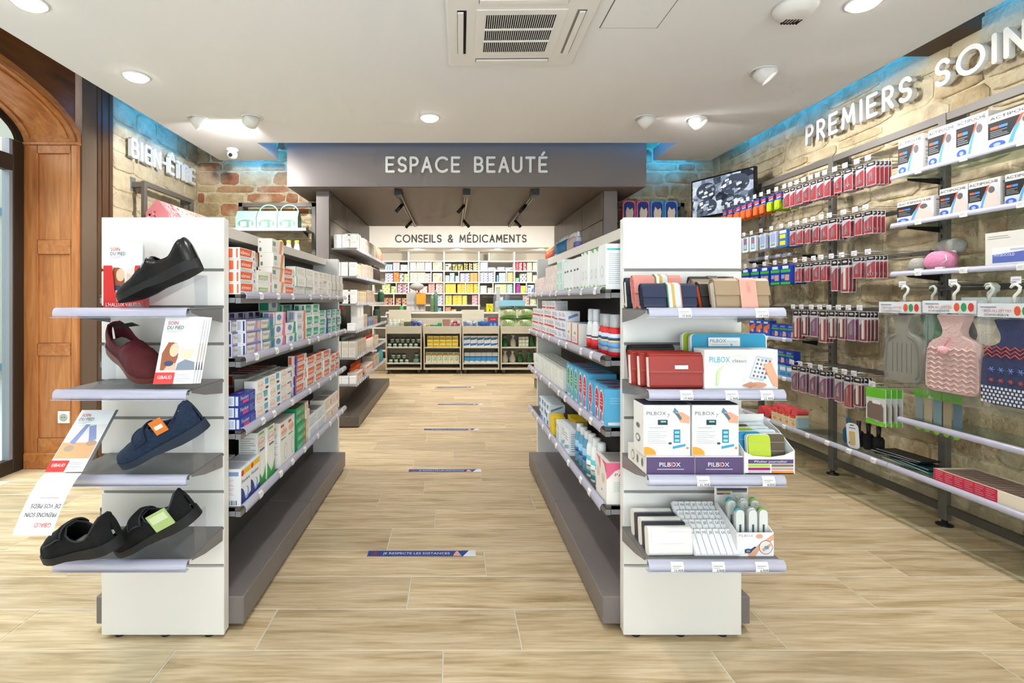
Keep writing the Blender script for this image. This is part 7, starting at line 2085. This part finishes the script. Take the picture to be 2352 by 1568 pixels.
# ================================================================ rolling carts before the counter
CW = M('#e0d8c2', .5)
CX = [(-1.0625, -.485), (-.4526, .144), (.167, .759), (.78, 1.375)]
CARTN = ['jar', 'yellow box', 'blue box', 'wrapped gift']
cy0, cy1 = 8.0, 8.4
for k, (a, b) in enumerate(CX):
    root = thing('rolling_cart', 'cream rolling cart holding %s stock before the counter' % CARTN[k], 'cart', group='rolling carts')
    for x in (a, b - .018):
        mb = MB(); mb.box(x, x + .018, cy0, cy1, .068, .78, CW, .001); mb.build('side_panel', root)
    for z in (.176, .43):
        mb = MB(); mb.box(a + .018, b - .018, cy0, cy1, z - .018, z, CW, .001); mb.build('shelf', root)
    mb = MB(); mb.box(a + .018, b - .018, cy0 + .005, cy1, .068, .10, CW); mb.build('base_board', root)
    mb = MB(); mb.box(a + .018, b - .018, cy1 - .012, cy1, .1, .78, M('#cfc7b4', .5)); mb.build('back_panel', root)
    mb = MB(); mb.box(a + .018, b - .018, cy0, cy0 + .016, .645, .765, CW, .001); mb.build('front_board', root)
    mb = MB(); mb.box(a + .018, b - .018, cy0 + .016, cy1 - .012, .70, .712, CW); mb.build('tray', root)
    if k != 1:
        mb = MB(); mb.box(a, b - (.2 if k == 0 else .22 if k == 2 else 0), cy1, cy1 + .014, .55, 1.02, CW, .001); mb.build('sign_board', root)
    for x in (a + .05, b - .05):
        for y in (cy0 + .05, cy1 - .05):
            mb = MB(); mb.lathe([(.006, -.012), (.026, -.012), (.028, -.008), (.028, .008), (.026, .012), (.006, .012)], M('#5a5a5c', .5), 14); c_ = mb.build('caster', root, (x, y, .029), (0, PI / 2, .5))
            mb = MB(); mb.box(x - .02, x + .02, y - .02, y + .02, .058, .068, 'steel'); mb.box(x - .016, x - .013, y - .012, y + .012, .02, .06, 'steel'); mb.box(x + .013, x + .016, y - .012, y + .012, .02, .06, 'steel'); mb.build('caster_fork', root)
def stock(me, nm, desc, cat, group, pts):
    for q, (x, y, z) in enumerate(pts):
        place(me, nm, '%s, %s counted from the slipper side' % (desc, ORD[q]), cat, group, (x, y, z), 0)
jar = MB(); jar.lathe([(.026, 0), (.03, .004), (.03, .05), (.028, .055)], M('#dfe6de', .4), 12); jar.lathe([(.0305, .012), (.0305, .028)], M('#5a8a7c', .5), 12); jar.lathe([(.031, .054), (.031, .07), (.027, .073)], M('#26403c', .4), 12); JAR = jar.mesh('cosmetic_jar')
x0 = CX[0][0] + .06
stock(JAR, 'cosmetic_jar', 'dark lidded jar on the cart upper shelf, lower row', 'jar', 'jars on the cart', [(x0 + .085 * i, 8.06, .4305) for i in range(6)])
stock(JAR, 'cosmetic_jar', 'dark lidded jar on the cart upper shelf, stacked row', 'jar', 'jars on the cart', [(x0 + .04 + .085 * i, 8.06, .505) for i in range(6)])
stock(JAR, 'cosmetic_jar', 'dark lidded jar on the cart lower shelf, lower row', 'jar', 'jars on the cart', [(x0 + .02 + .085 * i, 8.06, .1765) for i in range(4)])
stock(JAR, 'cosmetic_jar', 'dark lidded jar on the cart lower shelf, stacked row', 'jar', 'jars on the cart', [(x0 + .06 + .085 * i, 8.06, .251) for i in range(3)])
bj = MB(); bj.lathe([(.05, 0), (.055, .006), (.055, .06), (.05, .068)], M('#7fae9c', .3), 14); bj.lathe([(.054, .067), (.054, .08)], M('#2a6a5a', .4), 14)
place(bj.mesh('tub'), 'cosmetic_jar', 'large teal tub on the jar cart lower shelf', 'jar', 'jars on the cart', (CX[0][1] - .085, 8.08, .1765), 0)
place(JAR, 'cosmetic_jar', 'green lidded jar on top of the large teal tub', 'jar', 'jars on the cart', (CX[0][1] - .085, 8.08, .257), 0)
def cartbox(w, h, col, decs):
    return carton(w - .002, .09, h - .001, col, decs, 0)
YB_ = cartbox(.098, .06, '#ecc81e', [('F', 'r', .05, .62, .95, .92, '#f4ecc0'), ('F', 'l', .1, .15, .6, .45, 2, '#a8921e')])
stock(YB_, 'soap_box', 'yellow box on the second cart upper shelf', 'box', 'yellow boxes on the cart', [(CX[1][0] + .105 + .1 * i, 8.07, .4305 + .06 * j) for j in range(3) for i in range(5)])
GB_ = cartbox(.088, .17, '#e6ecd0', [('F', 'r', 0, .7, 1, .8, '#e28a4a'), ('F', 'r', .1, .82, .9, .95, '#7fa85a'), ('F', 'e', .55, .4, .25, .18, '#8fae8c'), ('F', 'e', .5, .42, .18, .13, '#dfe8d8')])
stock(GB_, 'herbal_box', 'green and orange box on the second cart lower shelf', 'box', 'green boxes on the cart', [(CX[1][0] + .075 + .09 * i, 8.07, .1765) for i in range(6)])
BW_ = cartbox(.108, .09, '#e6edf2', [('F', 'p', [(0, .2), (.5, .3), (1, .55), (1, .75), (0, .6)], '#3f86c8'), ('F', 'p', [(.4, .35), (.75, .5), (.9, .42), (.6, .32)], '#1f3f6c')])
stock(BW_, 'spray_box', 'blue and white box on the third cart upper shelf', 'box', 'blue boxes on the cart', [(CX[2][0] + .075 + .11 * i, 8.07, .4305 + .09 * j) for j in range(2) for i in range(5)])
BT_ = cartbox(.088, .165, '#dfeaf2', [('F', 'r', 0, .2, 1, .55, '#3fa0d8'), ('F', 'r', 0, .55, 1, .66, '#1f4fa0'), ('F', 'e', .8, .2, .14, .08, '#5a8ac8')])
stock(BT_, 'spray_box', 'tall blue box on the third cart lower shelf', 'box', 'blue boxes on the cart', [(CX[2][0] + .075 + .09 * i, 8.07, .1765) for i in range(6)])
def gift(col, alpha):
    mb = MB(); mt = M(col, .25, alpha=alpha)
    mb.lathe([(.04, 0), (.05, .01), (.052, .07), (.03, .12), (.012, .145), (.02, .165), (.035, .185)], mt, 10); mb.lathe([(.014, .14), (.016, .145), (.014, .15)], M('#d9d2b0', .5), 8)
    return mb.mesh('wrapped_gift')
GG, GW = gift('#3f7a4c', .85), gift('#e2e2d8', .8)
for q, (me, nm, x, z) in enumerate(((GG, 'green cellophane', .86, .4305), (GW, 'white cellophane', .99, .4305), (GG, 'green cellophane', 1.29, .4305), (GW, 'white cellophane', .86, .1765), (GW, 'white cellophane', .98, .1765), (GG, 'green cellophane', 1.1, .1765), (GG, 'green cellophane', 1.25, .1765))):
    place(me, 'wrapped_gift', '%s wrapped gift on the last cart, %s shelf, %s along' % (nm, 'upper' if z > .3 else 'lower', ORD[q if z > .3 else q - 3]), 'gift', 'wrapped gifts on the cart', (x, 8.1, z), 0)
WB2 = cartbox(.05, .055, '#e6e6d4', [('F', 'r', .05, .1, .95, .3, '#7fa87c')])
stock(WB2, 'soap_box', 'small white and green box stacked on the gift cart', 'box', 'small boxes on the gift cart', [(1.1 + .052 * i, 8.07, .4305 + .055 * j) for j in range(3) for i in range(3)])
# things on the cart tops
tz = .7125
clb = pbottle(M('#d9e6da', .25, alpha=.8), M('#eef2ee', .3), .03, .13, .03)
stock(clb, 'lotion_bottle', 'pale lotion bottle standing on the jar cart', 'bottle', 'lotion bottles on the cart', [(-1.0 + .07 * i, 8.1, tz) for i in range(4)])
place(carton(.11, .1, .12, '#6f7450', [('F', 'r', .1, .4, .9, .6, '#565c40')]), 'khaki_box', 'khaki box on the jar cart top', 'box', None, (-.715, 8.1, tz), 0)
place(carton(.05, .1, .15, '#dfd8c4', [('F', 'r', .1, .4, .9, .6, '#c8bfa4')]), 'lotion_box', 'narrow cream box beside the khaki box', 'box', None, (-.80, 8.1, tz), 0)
def bin_(label, x, w, h, cols, seed, nm, desc, grp):
    root = thing('clear_bin', label, 'bin', (x, 8.1, tz), 0, 'clear bins on the carts')
    mb = MB(); t = .004
    mb.box(-w / 2, w / 2, -.08, -.076, 0, h, 'clear'); mb.box(-w / 2, w / 2, .076, .08, 0, h + .03, 'clear'); mb.box(-w / 2, -w / 2 + t, -.08, .08, 0, h, 'clear'); mb.box(w / 2 - t, w / 2, -.08, .08, 0, h, 'clear'); mb.box(-w / 2, w / 2, -.08, .08, 0, .004, M('#4fb0a0', .4))
    mb.build('box', root)
    rnd = random.Random(seed)
    mb = MB(); mb.box(-.03, .03, -.012, .012, -.02, .02, M(cols[0], .35), .006); me1 = mb.mesh('sachet')
    mb = MB(); mb.box(-.025, .025, -.012, .012, -.022, .022, M(cols[1], .35), .006); me2 = mb.mesh('sachet')
    n = int(w / .033) * 3
    for i in range(n):
        r_, c_ = i // (n // 3), i % (n // 3)
        o = place(me1 if rnd.random() < .65 else me2, 'sachet', '%s, layer %s, %s along' % (desc, ('one', 'two', 'three')[r_], ORD[c_]), 'sachet', grp, (x - w / 2 + .03 + c_ * (w - .06) / max(1, n // 3 - 1), 8.1 + rnd.uniform(-.045, .02), tz + .03 + r_ * .038), 0)
        o.rotation_euler = (rnd.uniform(-.5, .5), rnd.uniform(-.9, .9), rnd.uniform(-.6, .6))
bin_('clear bin of navy sachets on the jar cart', -.575, .2, .12, ('#2f46a0', '#c3d0ee'), 1, 's', 'navy blue sachet in its clear bin', 'navy sachets')
bin_('clear bin of red sachets on the yellow box cart', .06, .16, .1, ('#b8283c', '#e6c8c4'), 2, 's', 'red sachet in its clear bin', 'red sachets')
bin_('clear bin of pale sachets on the blue box cart', .29, .22, .13, ('#c9ccd0', '#7f8fb0'), 3, 's', 'pale grey sachet in its clear bin', 'pale sachets')
bin_('clear bin of bright blue sachets on the blue box cart', .495, .16, .13, ('#2f7fc4', '#4f9ad8'), 4, 's', 'bright blue sachet in its clear bin', 'bright blue sachets')
for q, (x, col, h) in enumerate(((-.39, '#b89a4a', .07), (-.32, '#1f7a54', .07), (-.25, '#1f8a5c', .07), (-.195, '#2a9a6a', .1))):
    mb = MB(); mb.lathe([(.034, 0), (.034, h), (.03, h + .003)], M(col, .35), 14); mb.lathe([(.0352, h * .3), (.0352, h * .36)], M('#dfe6c8', .4), 14)
    place(mb.mesh('tin'), 'pastille_tin', '%s round tin on the yellow box cart, %s along' % ('golden' if q == 0 else 'emerald', ORD[q]), 'tin', 'round tins on the cart', (x, 8.08, tz), 0)
mb = MB(); mb.prism([(-.05, 0), (.05, 0), (.065, .16), (-.065, .16)], 'y', -.04, .04, M('#b48a78', .7)); place(mb.mesh('kraft_bag'), 'kraft_bag', 'brown kraft bag standing among the tins', 'bag', None, (-.09, 8.1, tz), 0)
place(carton(.16, .1, .2, '#2f62b8', [('F', 'r', 0, .68, 1, .95, '#d8342e'), ('F', 't', 'TOPPER', .25, .76, .08, '#f4e4e0', .5), ('F', 'e', .33, .3, .14, .22, '#8fb0e0'), ('F', 'e', .7, .3, .14, .22, '#8fb0e0')]), 'lozenge_display', 'blue and red display box at the end of the third cart', 'display box', None, (.66, 8.1, tz), 0)
def biobag(label, x, z, r_):
    root = thing('cotton_bag', label, 'bag', (x, 8.14, z), 0, 'green and white cotton bags'); root.rotation_euler = (0, r_, 0)
    mb = MB()
    mb.grid(9, 7, lambda i, j: (-.13 + .26 * i / 8, -.05 * math.sin(PI * i / 8) * math.sin(PI * j / 6), .17 * j / 6), M('#cfe0b0', .35), True); mb.grid(9, 7, lambda i, j: (-.13 + .26 * i / 8, .05 * math.sin(PI * i / 8) * math.sin(PI * j / 6), .17 * j / 6), M('#cfe0b0', .35), True); mb.build('bag', root)
    mb = MB(); mb.add([(-.12, -.03, .004), (.12, -.03, .004), (.12, -.042, .03), (-.12, -.042, .03)], [(0, 1, 2, 3)], M('#7fc83a', .4)); mb.add([(-.05 + .035 * math.cos(a), -.054, .1 + .035 * math.sin(a)) for a in [2 * PI * j / 14 for j in range(14)]], [tuple(range(14))], M('#b0a88a', .5))
    mb.text('BIO', (.0, -.056, .08), (1, 0, 0), (0, 0, 1), .045, M('#5fae2c', .4), 'l', .08); mb.box(-.13, .13, -.03, .03, .158, .172, M('#2f5a44', .4)); mb.build('print', root)
for q, (x, z, r_) in enumerate(((.90, tz + .01, .06), (1.18, tz + .01, -.05), (.92, tz + .175, -.04), (1.2, tz + .18, .03))):
    biobag('green and white cotton bag on the gift cart, %s %s' % (('lower', 'lower', 'upper', 'upper')[q], ('near the middle', 'near the gondola')[q % 2]), x, z, r_)
# ---------------------------------------------------------------- counter with tills and displays
mb = MB(); mb.box(-1.1, 2.2, 8.5, 9.05, 0, .95, M('#d6cdb8', .5)); mb.box(-1.12, 2.22, 8.46, 9.08, .95, .98, M('#ebe6da', .4), .003)
tag(mb.build('service_counter'), 'cream service counter behind the rolling carts', 'counter')
cz = .981
root = thing('display_stand', 'grey product stand with an oval header on the counter', 'stand', (-.62, 8.62, cz))
mb = MB(); mb.box(-.16, .16, -.06, .08, 0, .33, M('#b9b6b2', .5), .002); mb.build('body', root)
mb = MB(); mb.lathe([(.12, 0), (.12, .006)], M('#b4b0ac', .5), 24, sy=.55); mb.build('oval_header', root, (.02, -.05, .43), (PI / 2, 0, 0))
mb = MB(); mb.box(-.005, .005, -.03, -.02, .33, .4, 'steel'); mb.build('post', root)
mb = MB()
for i in range(4):
    mb.box(-.15 + .075 * i, -.085 + .075 * i, -.066, -.06, .02, .09, M('#d5d2ce', .5)); mb.box(-.15 + .075 * i, -.085 + .075 * i, -.066, -.06, .12, .18, M('#c6c2be', .5))
mb.build('pocket', root)
place(carton(.16, .05, .19, '#eea02c', [('F', 'r', .0, .94, .2, 1, '#30201c'), ('F', 'r', .3, .94, .5, 1, '#d8342e'), ('F', 'l', .1, .2, .9, .8, 5, '#f0b048')]), 'orange_pack', 'orange pack clipped to the grey counter stand', 'box', None, (-.525, 8.52, cz + .13), 0)
for q, (dx, h) in enumerate(((-.335, .28), (-.275, .34), (-.31, .2))):
    mb = MB(); mb.lathe([(.03, 0), (.034, .01), (.034, h * .8), (.02, h)], M(('#6f8a64', '#5f7f68', '#86a078')[q], .35), 12); mb.lathe([(.012, h), (.012, h + .03)], M('#dfe0d4', .4), 8)
    place(mb.mesh('green_bottle'), 'shower_bottle', 'tall sage green bottle on the counter, %s beside the stand' % ORD[q], 'bottle', 'sage bottles on the counter', (dx, 8.55 + .06 * (q == 2), cz), 0)
mb = MB(); mb.lathe([(.03, 0), (.032, .01), (.032, .09), (.012, .11)], M('#4fa85a', .35), 12); mb.lathe([(.012, .11), (.014, .15)], M('#20201e', .4), 8); place(mb.mesh('gel_pump'), 'gel_pump', 'green gel pump bottle on the counter before the shelving', 'bottle', None, (-.86, 8.56, cz), 0)
def till(label, x, r_):
    root = thing('till_screen', label, 'screen', (x, 8.72, cz), r_, 'till screens')
    mb = MB(); mb.box(-.17, .17, 0, .025, .09, .30, M('#3a3630', .4), .004); mb.build('housing', root)
    mb = MB(); mb.box(-.14, .14, -.004, 0, .24, .275, M('#57524a', .4)); mb.build('vent', root)
    mb = MB(); mb.box(-.02, .02, .01, .03, 0, .14, M('#2c2924', .4)); mb.box(-.09, .09, -.05, .09, 0, .012, M('#2c2924', .4)); mb.build('foot', root)
till('dark back of a till screen at the middle of the counter', .66, .35); till('dark back of the second till screen beside the gondola', 1.06, -.25)
mb = MB(); mb.box(-.03, .03, -.03, .03, 0, .42, M('#b9b6a8', .4), .004); mb.box(-.05, .05, -.05, .05, 0, .18, M('#d3cfc0', .4), .004); mb.box(-.06, .06, -.035, .035, .42, .45, M('#f0d8d0', .4)); place(mb.mesh('card_terminal'), 'card_stand', 'tall grey terminal stand between the till screens', 'stand', None, (.79, 8.55, cz), 0)
mb = MB(); mb.tube([(0, 0, 0), (0, 0, .02)], .03, 'black', 12); mb.tube([(0, 0, .02), (0, 0, .16)], .006, 'black', 8); mb.lathe([(.01, .15), (.035, .17), (.03, .2), (.02, .23), (.03, .25), (.012, .29)], M('#5a5a5e', .3), 12); place(mb.mesh('scanner'), 'barcode_scanner', 'black barcode scanner on a stem before the second screen', 'scanner', None, (.93, 8.52, cz), 0)
place(carton(.11, .08, .14, '#e6dc2c', [('F', 'l', .2, .5, .8, .9, 3, '#8a8420'), ('F', 'r', .42, .1, .56, .35, '#4a4620')]), 'yellow_carton', 'yellow carton on the counter before the till screen', 'box', None, (.64, 8.5, cz), 0)
mb = MB(); mb.box(-.32, .32, -.003, .003, 0, .36, 'clear'); mb.box(-.22, .22, -.006, -.003, .1, .2, M('#8fc8dc', .4)); place(mb.mesh('screen_guard'), 'screen_guard', 'clear counter guard with a pale blue notice', 'guard', None, (1.02, 8.48, cz), 0)

# ================================================================ rack on the brick wall with mint gift boxes
def wall_rack(label, x0, x1, y, shelves, ztop=2.15):
    root = thing('wall_rack', label, 'shelving')
    for x in (x0, x1 - .04):
        mb = MB(); mb.box(x, x + .04, y - .03, y, .02, ztop, 'frame', .002); mb.build('upright', root)
        mb = MB(); mb.box(x, x + .04, y, YB - .02, ztop - .05, ztop - .01, 'frame'); mb.build('wall_bracket', root)
    mb = MB(); mb.box(x0, x1, y - .03, y, ztop - .04, ztop, 'frame', .002); mb.build('top_bar', root)
    for z in shelves:
        mb = MB(); mb.box(x0 + .02, x1 - .02, y - .28, y - .03, z - .012, z, M('#a8a49c', .35), .001); sh = mb.build('shelf', root)
        mb = MB(); mb.box(x0 + .02, x1 - .02, y - .29, y - .28, z - .02, z + .008, 'rail'); mb.build('price_rail', sh)
        for x in (x0 + .06, x1 - .08):
            mb = MB(); mb.prism([(y - .2, z - .012), (y - .02, z - .012), (y - .02, z - .05)], 'x', x, x + .004, 'black'); mb.build('bracket', sh)
    return root
wall_rack('grey metal rack with mint boxes on the brick wall', -2.13, -1.36, 5.02, (1.855, 1.595, 1.33))
MINT = M('#a3d3bd', .5)
for q, x in enumerate((-1.975, -1.775, -1.575)):
    root = thing('gift_carrier', 'mint gable gift box with oval window, %s from the stone corner' % ORD[q], 'box', (x, 4.85, 1.8555), 0, 'mint gift boxes')
    w = .195
    mb = MB(); mb.prism([(-.06, 0), (.06, 0), (.06, .115), (.015, .185), (-.015, .185), (-.06, .115)], 'x', -w / 2, w / 2, MINT); mb.build('carton', root)
    mb = MB(); mb.add([(.075 * math.cos(a), -.0606, .058 + .038 * math.sin(a)) for a in [2 * PI * j / 20 for j in range(20)]], [tuple(range(20))], M('#6f9a86', .6)); mb.build('window', root)
    mb = MB(); mb.box(-.05, .005, -.0625, -.061, .028, .075, M('#f0ece2', .4)); mb.box(.035, .055, -.0625, -.061, .03, .078, M('#e6eee8', .4)); mb.build('contents', root)
    mb = MB(); mb.add([(.016 * math.cos(a), -.0412, .1475 + .014 * math.sin(a)) for a in [2 * PI * j / 12 for j in range(12)]], [tuple(range(12))], M('#e9f2ec', .5)); mb.build('seal', root)
    if q:
        mb = MB(); mb.tube([(.085 * math.cos(a), 0, .18 + .065 * math.sin(a)) for a in [PI * j / 14 for j in range(15)]], .007, MINT, 6); mb.build('handle', root)
LB = bottle([(.032, 0), (.036, .006), (.034, .06), (.02, .125), (.016, .13)], M('#f1efe2', .35), [(.022, .128), (.023, .132), (.022, .155), (.018, .157)], M('#b8dc4a', .4), (.0362, .02, .05, '#e9e6cf'), sy=.7)
for q, x in enumerate((-1.80, -1.725, -1.645, -1.565, -1.487)):
    place(LB, 'lotion_bottle', 'white bottle with lime cap on the rack, %s along' % ORD[q], 'bottle', 'lime capped bottles', (x, 4.80, 1.5955), 0)
# wellness rack on the stone wall
root = thing('wall_rack', 'grey metal rack under the wellness lettering holding red gift boxes', 'shelving')
for y in (4.09, 4.83):
    mb = MB(); mb.box(-2.53, -2.5, y - .02, y + .02, .02, 2.15, 'frame', .002); mb.build('upright', root)
    mb = MB(); mb.box(XL + .012, -2.53, y - .02, y + .02, 2.1, 2.14, 'frame'); mb.box(XL + .01, XL + .016, y - .03, y + .03, 2.07, 2.18, 'steel'); mb.build('wall_bracket', root)
mb = MB(); mb.box(-2.53, -2.5, 4.11, 4.81, 2.11, 2.15, 'frame', .002); mb.build('top_bar', root)
for z in (1.755, 1.45):
    mb = MB(); mb.box(-2.5, -2.22, 3.95, 4.86, z - .012, z, M('#a8a49c', .35)); mb.build('shelf', root)
for q, y in enumerate((3.97, 4.17, 4.37, 4.57)):
    root = thing('gift_carrier', '%s patterned gable gift box, %s from the oak doorway' % ('bright red' if q == 0 else 'white and coral', ORD[q]), 'box', (-2.34, y + .09, 1.7555), PI / 2, 'red gift boxes')
    mb = MB(); cc = M('#e88e94', .5) if q == 0 else M('#f6d9cf', .5)
    mb.prism([(-.09, 0), (.09, 0), (.09, .12), (.012, .215), (-.012, .215), (-.09, .12)], 'x', -.09, .09, cc); mb.build('carton', root)
    mb = MB()
    rnd = random.Random(q)
    for t in range(22):
        x, z = rnd.uniform(-.08, .08), rnd.uniform(.01, .11); r_ = rnd.uniform(.005, .013)
        mb.add([(x + r_ * math.cos(a), -.0906, z + r_ * math.sin(a)) for a in [2 * PI * j / 8 for j in range(8)]], [tuple(range(8))], M(('#f6e6e0', '#b8283c', '#f4d4c8')[t % 3], .5))
        f = rnd.uniform(.1, .9); yy, zz = -.09 + .078 * f, .12 + .095 * f
        mb.add([(x + r_ * math.cos(a), yy - .0005 + .63 * r_ * math.sin(a), zz + .0005 + .77 * r_ * math.sin(a)) for a in [2 * PI * j / 8 for j in range(8)]], [tuple(range(8))], M(('#f6e6e0', '#b8283c', '#f8f0ea')[t % 3], .5))
        y2 = rnd.uniform(-.07, .07); z2 = rnd.uniform(.01, .16 - abs(y2) * 1.0)
        mb.add([(-.0906, y2 + r_ * math.cos(a), z2 + r_ * math.sin(a)) for a in [2 * PI * j / 8 for j in range(8)]], [tuple(range(8))], M(('#f6dcd8', '#c0506a', '#d8405a')[t % 3], .5))
    o = mb.build('print', root); o['kind'] = 'stuff'
# insole packs on the rack by the screen
wall_rack('grey metal rack with insole packs on the brick wall by the screen', 1.62, 2.32, 5.02, (1.93, 1.65))
def insole_card(edge):
    mb = MB(); w, h = .125, .21
    mb.prism([(x - w / 2, zz) for x, zz in round_prof(w, h, .03, 4)], 'y', -.02, 0, M(edge, .4)); mb.prism([((x - w / 2) * .82, zz * .9 + .01) for x, zz in round_prof(w, h, .04, 4)], 'y', -.023, -.02, M('#243a86', .4))
    mb.prism([(-.03, .02), (.03, .02), (.04, .1), (.03, .14), (.005, .12), (-.02, .15), (-.035, .1)], 'y', -.027, -.023, M('#dcc6b0', .7)); return mb.mesh('insole_card')
PKc, BLc = insole_card('#ee6f8a'), insole_card('#3f9fd6')
for q, (me, nm, x) in enumerate(((PKc, 'pink', 1.715), (PKc, 'pink', 1.85), (BLc, 'sky blue', 1.985), (BLc, 'sky blue', 2.12))):
    place(me, 'insole_card', '%s edged insole pack on the rack, %s from the canopy' % (nm, ORD[q]), 'insole pack', 'insole packs on the rack', (x, 4.86, 1.9305), 0)

# ================================================================ surveillance screen on its swivel arm
m, nt, p = new_mat('camera_view')
uvn = N(nt, 'ShaderNodeTexCoord'); vo = N(nt, 'ShaderNodeTexVoronoi', i_Scale=16.0); nn = N(nt, 'ShaderNodeTexNoise', i_Scale=7.0, i_Detail=8.0, i_Roughness=.75)
nt.links.new(uvn.outputs['Object'], vo.inputs['Vector']); nt.links.new(uvn.outputs['Object'], nn.inputs['Vector'])
mxx = N(nt, 'ShaderNodeMath', operation='MULTIPLY'); nt.links.new(vo.outputs['Color'], mxx.inputs[0]); nt.links.new(nn.outputs['Fac'], mxx.inputs[1])
rr = ramp(nt, [(.12, '#20252e'), (.26, '#6a7686'), (.4, '#aab4c2'), (.6, '#e3e8ee')]); nt.links.new(mxx.outputs[0], rr.inputs[0])
nt.links.new(rr.outputs[0], p.inputs['Base Color']); nt.links.new(rr.outputs[0], p.inputs['Emission Color']); p.inputs['Emission Strength'].default_value = .75; p.inputs['Roughness'].default_value = .2
ang = math.atan2(4.65 - 4.10, 2.226 - 2.483)
root = thing('surveillance_screen', 'black framed screen showing grey camera views near the ceiling corner', 'screen', ((2.226 + 2.483) / 2, (4.65 + 4.10) / 2, 2.10), math.atan2(-(4.65 - 4.10), -(2.226 - 2.483)))
W2, H2 = .305, .18
mb = MB(); mb.box(-W2, W2, 0, .035, -H2, H2, M('#0f0e0e', .25), .004); mb.build('bezel', root)
mb = MB(); mb.add([(-W2 + .014, -.0006, -H2 + .02), (W2 - .014, -.0006, -H2 + .02), (W2 - .014, -.0006, H2 - .014), (-W2 + .014, -.0006, H2 - .014)], [(0, 1, 2, 3)], m); mb.build('picture', root)
def view(mbx, cx, cz, rx, rz, seed):
    rnd = random.Random(seed)
    mbx.add([(cx + rx * math.cos(a), -.0012, cz + rz * math.sin(a)) for a in [2 * PI * j / 20 for j in range(20)]], [tuple(range(20))], M('#3a4250', .4, emit=.5))
    for t in range(16):
        a, f = rnd.uniform(0, 6.28), rnd.uniform(.2, .85); w, h = rnd.uniform(.008, .03), rnd.uniform(.006, .02)
        x, z = cx + rx * f * math.cos(a), cz + rz * f * math.sin(a)
        mbx.add([(x - w, -.0016 - t * .00002, z - h), (x + w, -.0016 - t * .00002, z - h * .3), (x + w * .8, -.0016 - t * .00002, z + h), (x - w, -.0016 - t * .00002, z + h * .5)], [(0, 1, 2, 3)], M(('#8a94a4', '#c3cad4', '#5a6474', '#e3e7ec', '#2a303a')[t % 5], .4, emit=.6))
mb = MB(); view(mb, -.15, .06, .1, .075, 1); view(mb, .13, .07, .13, .085, 2); view(mb, -.14, -.08, .1, .07, 3); view(mb, .12, -.085, .12, .06, 4); mb.build('camera_views', root)
mb = MB(); mb.tube([(0, .035, 0), (.06, .16, 0), (.22, .2, 0)], .014, 'black', 8); mb.box(-.05, .05, .033, .045, -.05, .05, 'black'); mb.build('swivel_arm', root)

# ================================================================ floor stickers
for q, (x, y) in enumerate(((-.39, 2.324), (-.298, 3.457), (-.254, 4.56), (-.158, 5.66), (-.2, 6.78))):
    root = thing('floor_sticker', 'blue floor strip with white distance reminder, %s from the shop entrance' % ORD[q], 'sticker', (x, y, .0004), 0, 'distance stickers on the floor')
    mb = MB(); mb.box(0, .5, -.0275, .0275, 0, .0006, M('#24408c', .4)); mb.build('strip', root)
    mb = MB()
    mb.add([(.44, -.0275, .0008), (.5, -.0275, .0008), (.5, .0275, .0008), (.47, .0275, .0008)], [(0, 1, 2, 3)], M('#eef0f2', .4))
    for i in range(40):
        for yy in (-.0275, .0245):
            mb.add([(.004 + i * .0108, yy, .0007), (.009 + i * .0108, yy, .0007), (.012 + i * .0108, yy + .003, .0007), (.007 + i * .0108, yy + .003, .0007)], [(0, 1, 2, 3)], M('#d8c88a', .4))
    mb.text('JE RESPECTE LES DISTANCES', (.07, -.009, .001), (1, 0, 0), (0, 1, 0), .019, M('#f4f6fa', .4), 'l', .31)
    mb.add([(.02, -.024, .0009), (.044, -.024, .0009), (.04, .006, .0009), (.036, .02, .0009), (.028, .02, .0009), (.024, .006, .0009)], [(0, 1, 2, 3, 4, 5)], M('#8a3038', .4))
    mb.add([(.395, -.022, .0009), (.435, -.022, .0009), (.425, .0, .0009), (.418, .02, .0009), (.41, .02, .0009), (.402, .0, .0009)], [(0, 1, 2, 3, 4, 5)], M('#e3a8a0', .4))
    mb.build('print', root)
# small shelf-end extras on the far gondola edge
mb = MB(); mb.box(-.012, .012, -.012, .0, -.01, .01, M('#d8283c', .3), .002); tag(mb.build('shelf_marker', None, (-.789 + .02, 3.489, 1.118)), 'small red marker clipped to the far end of the slipper gondola', 'marker')
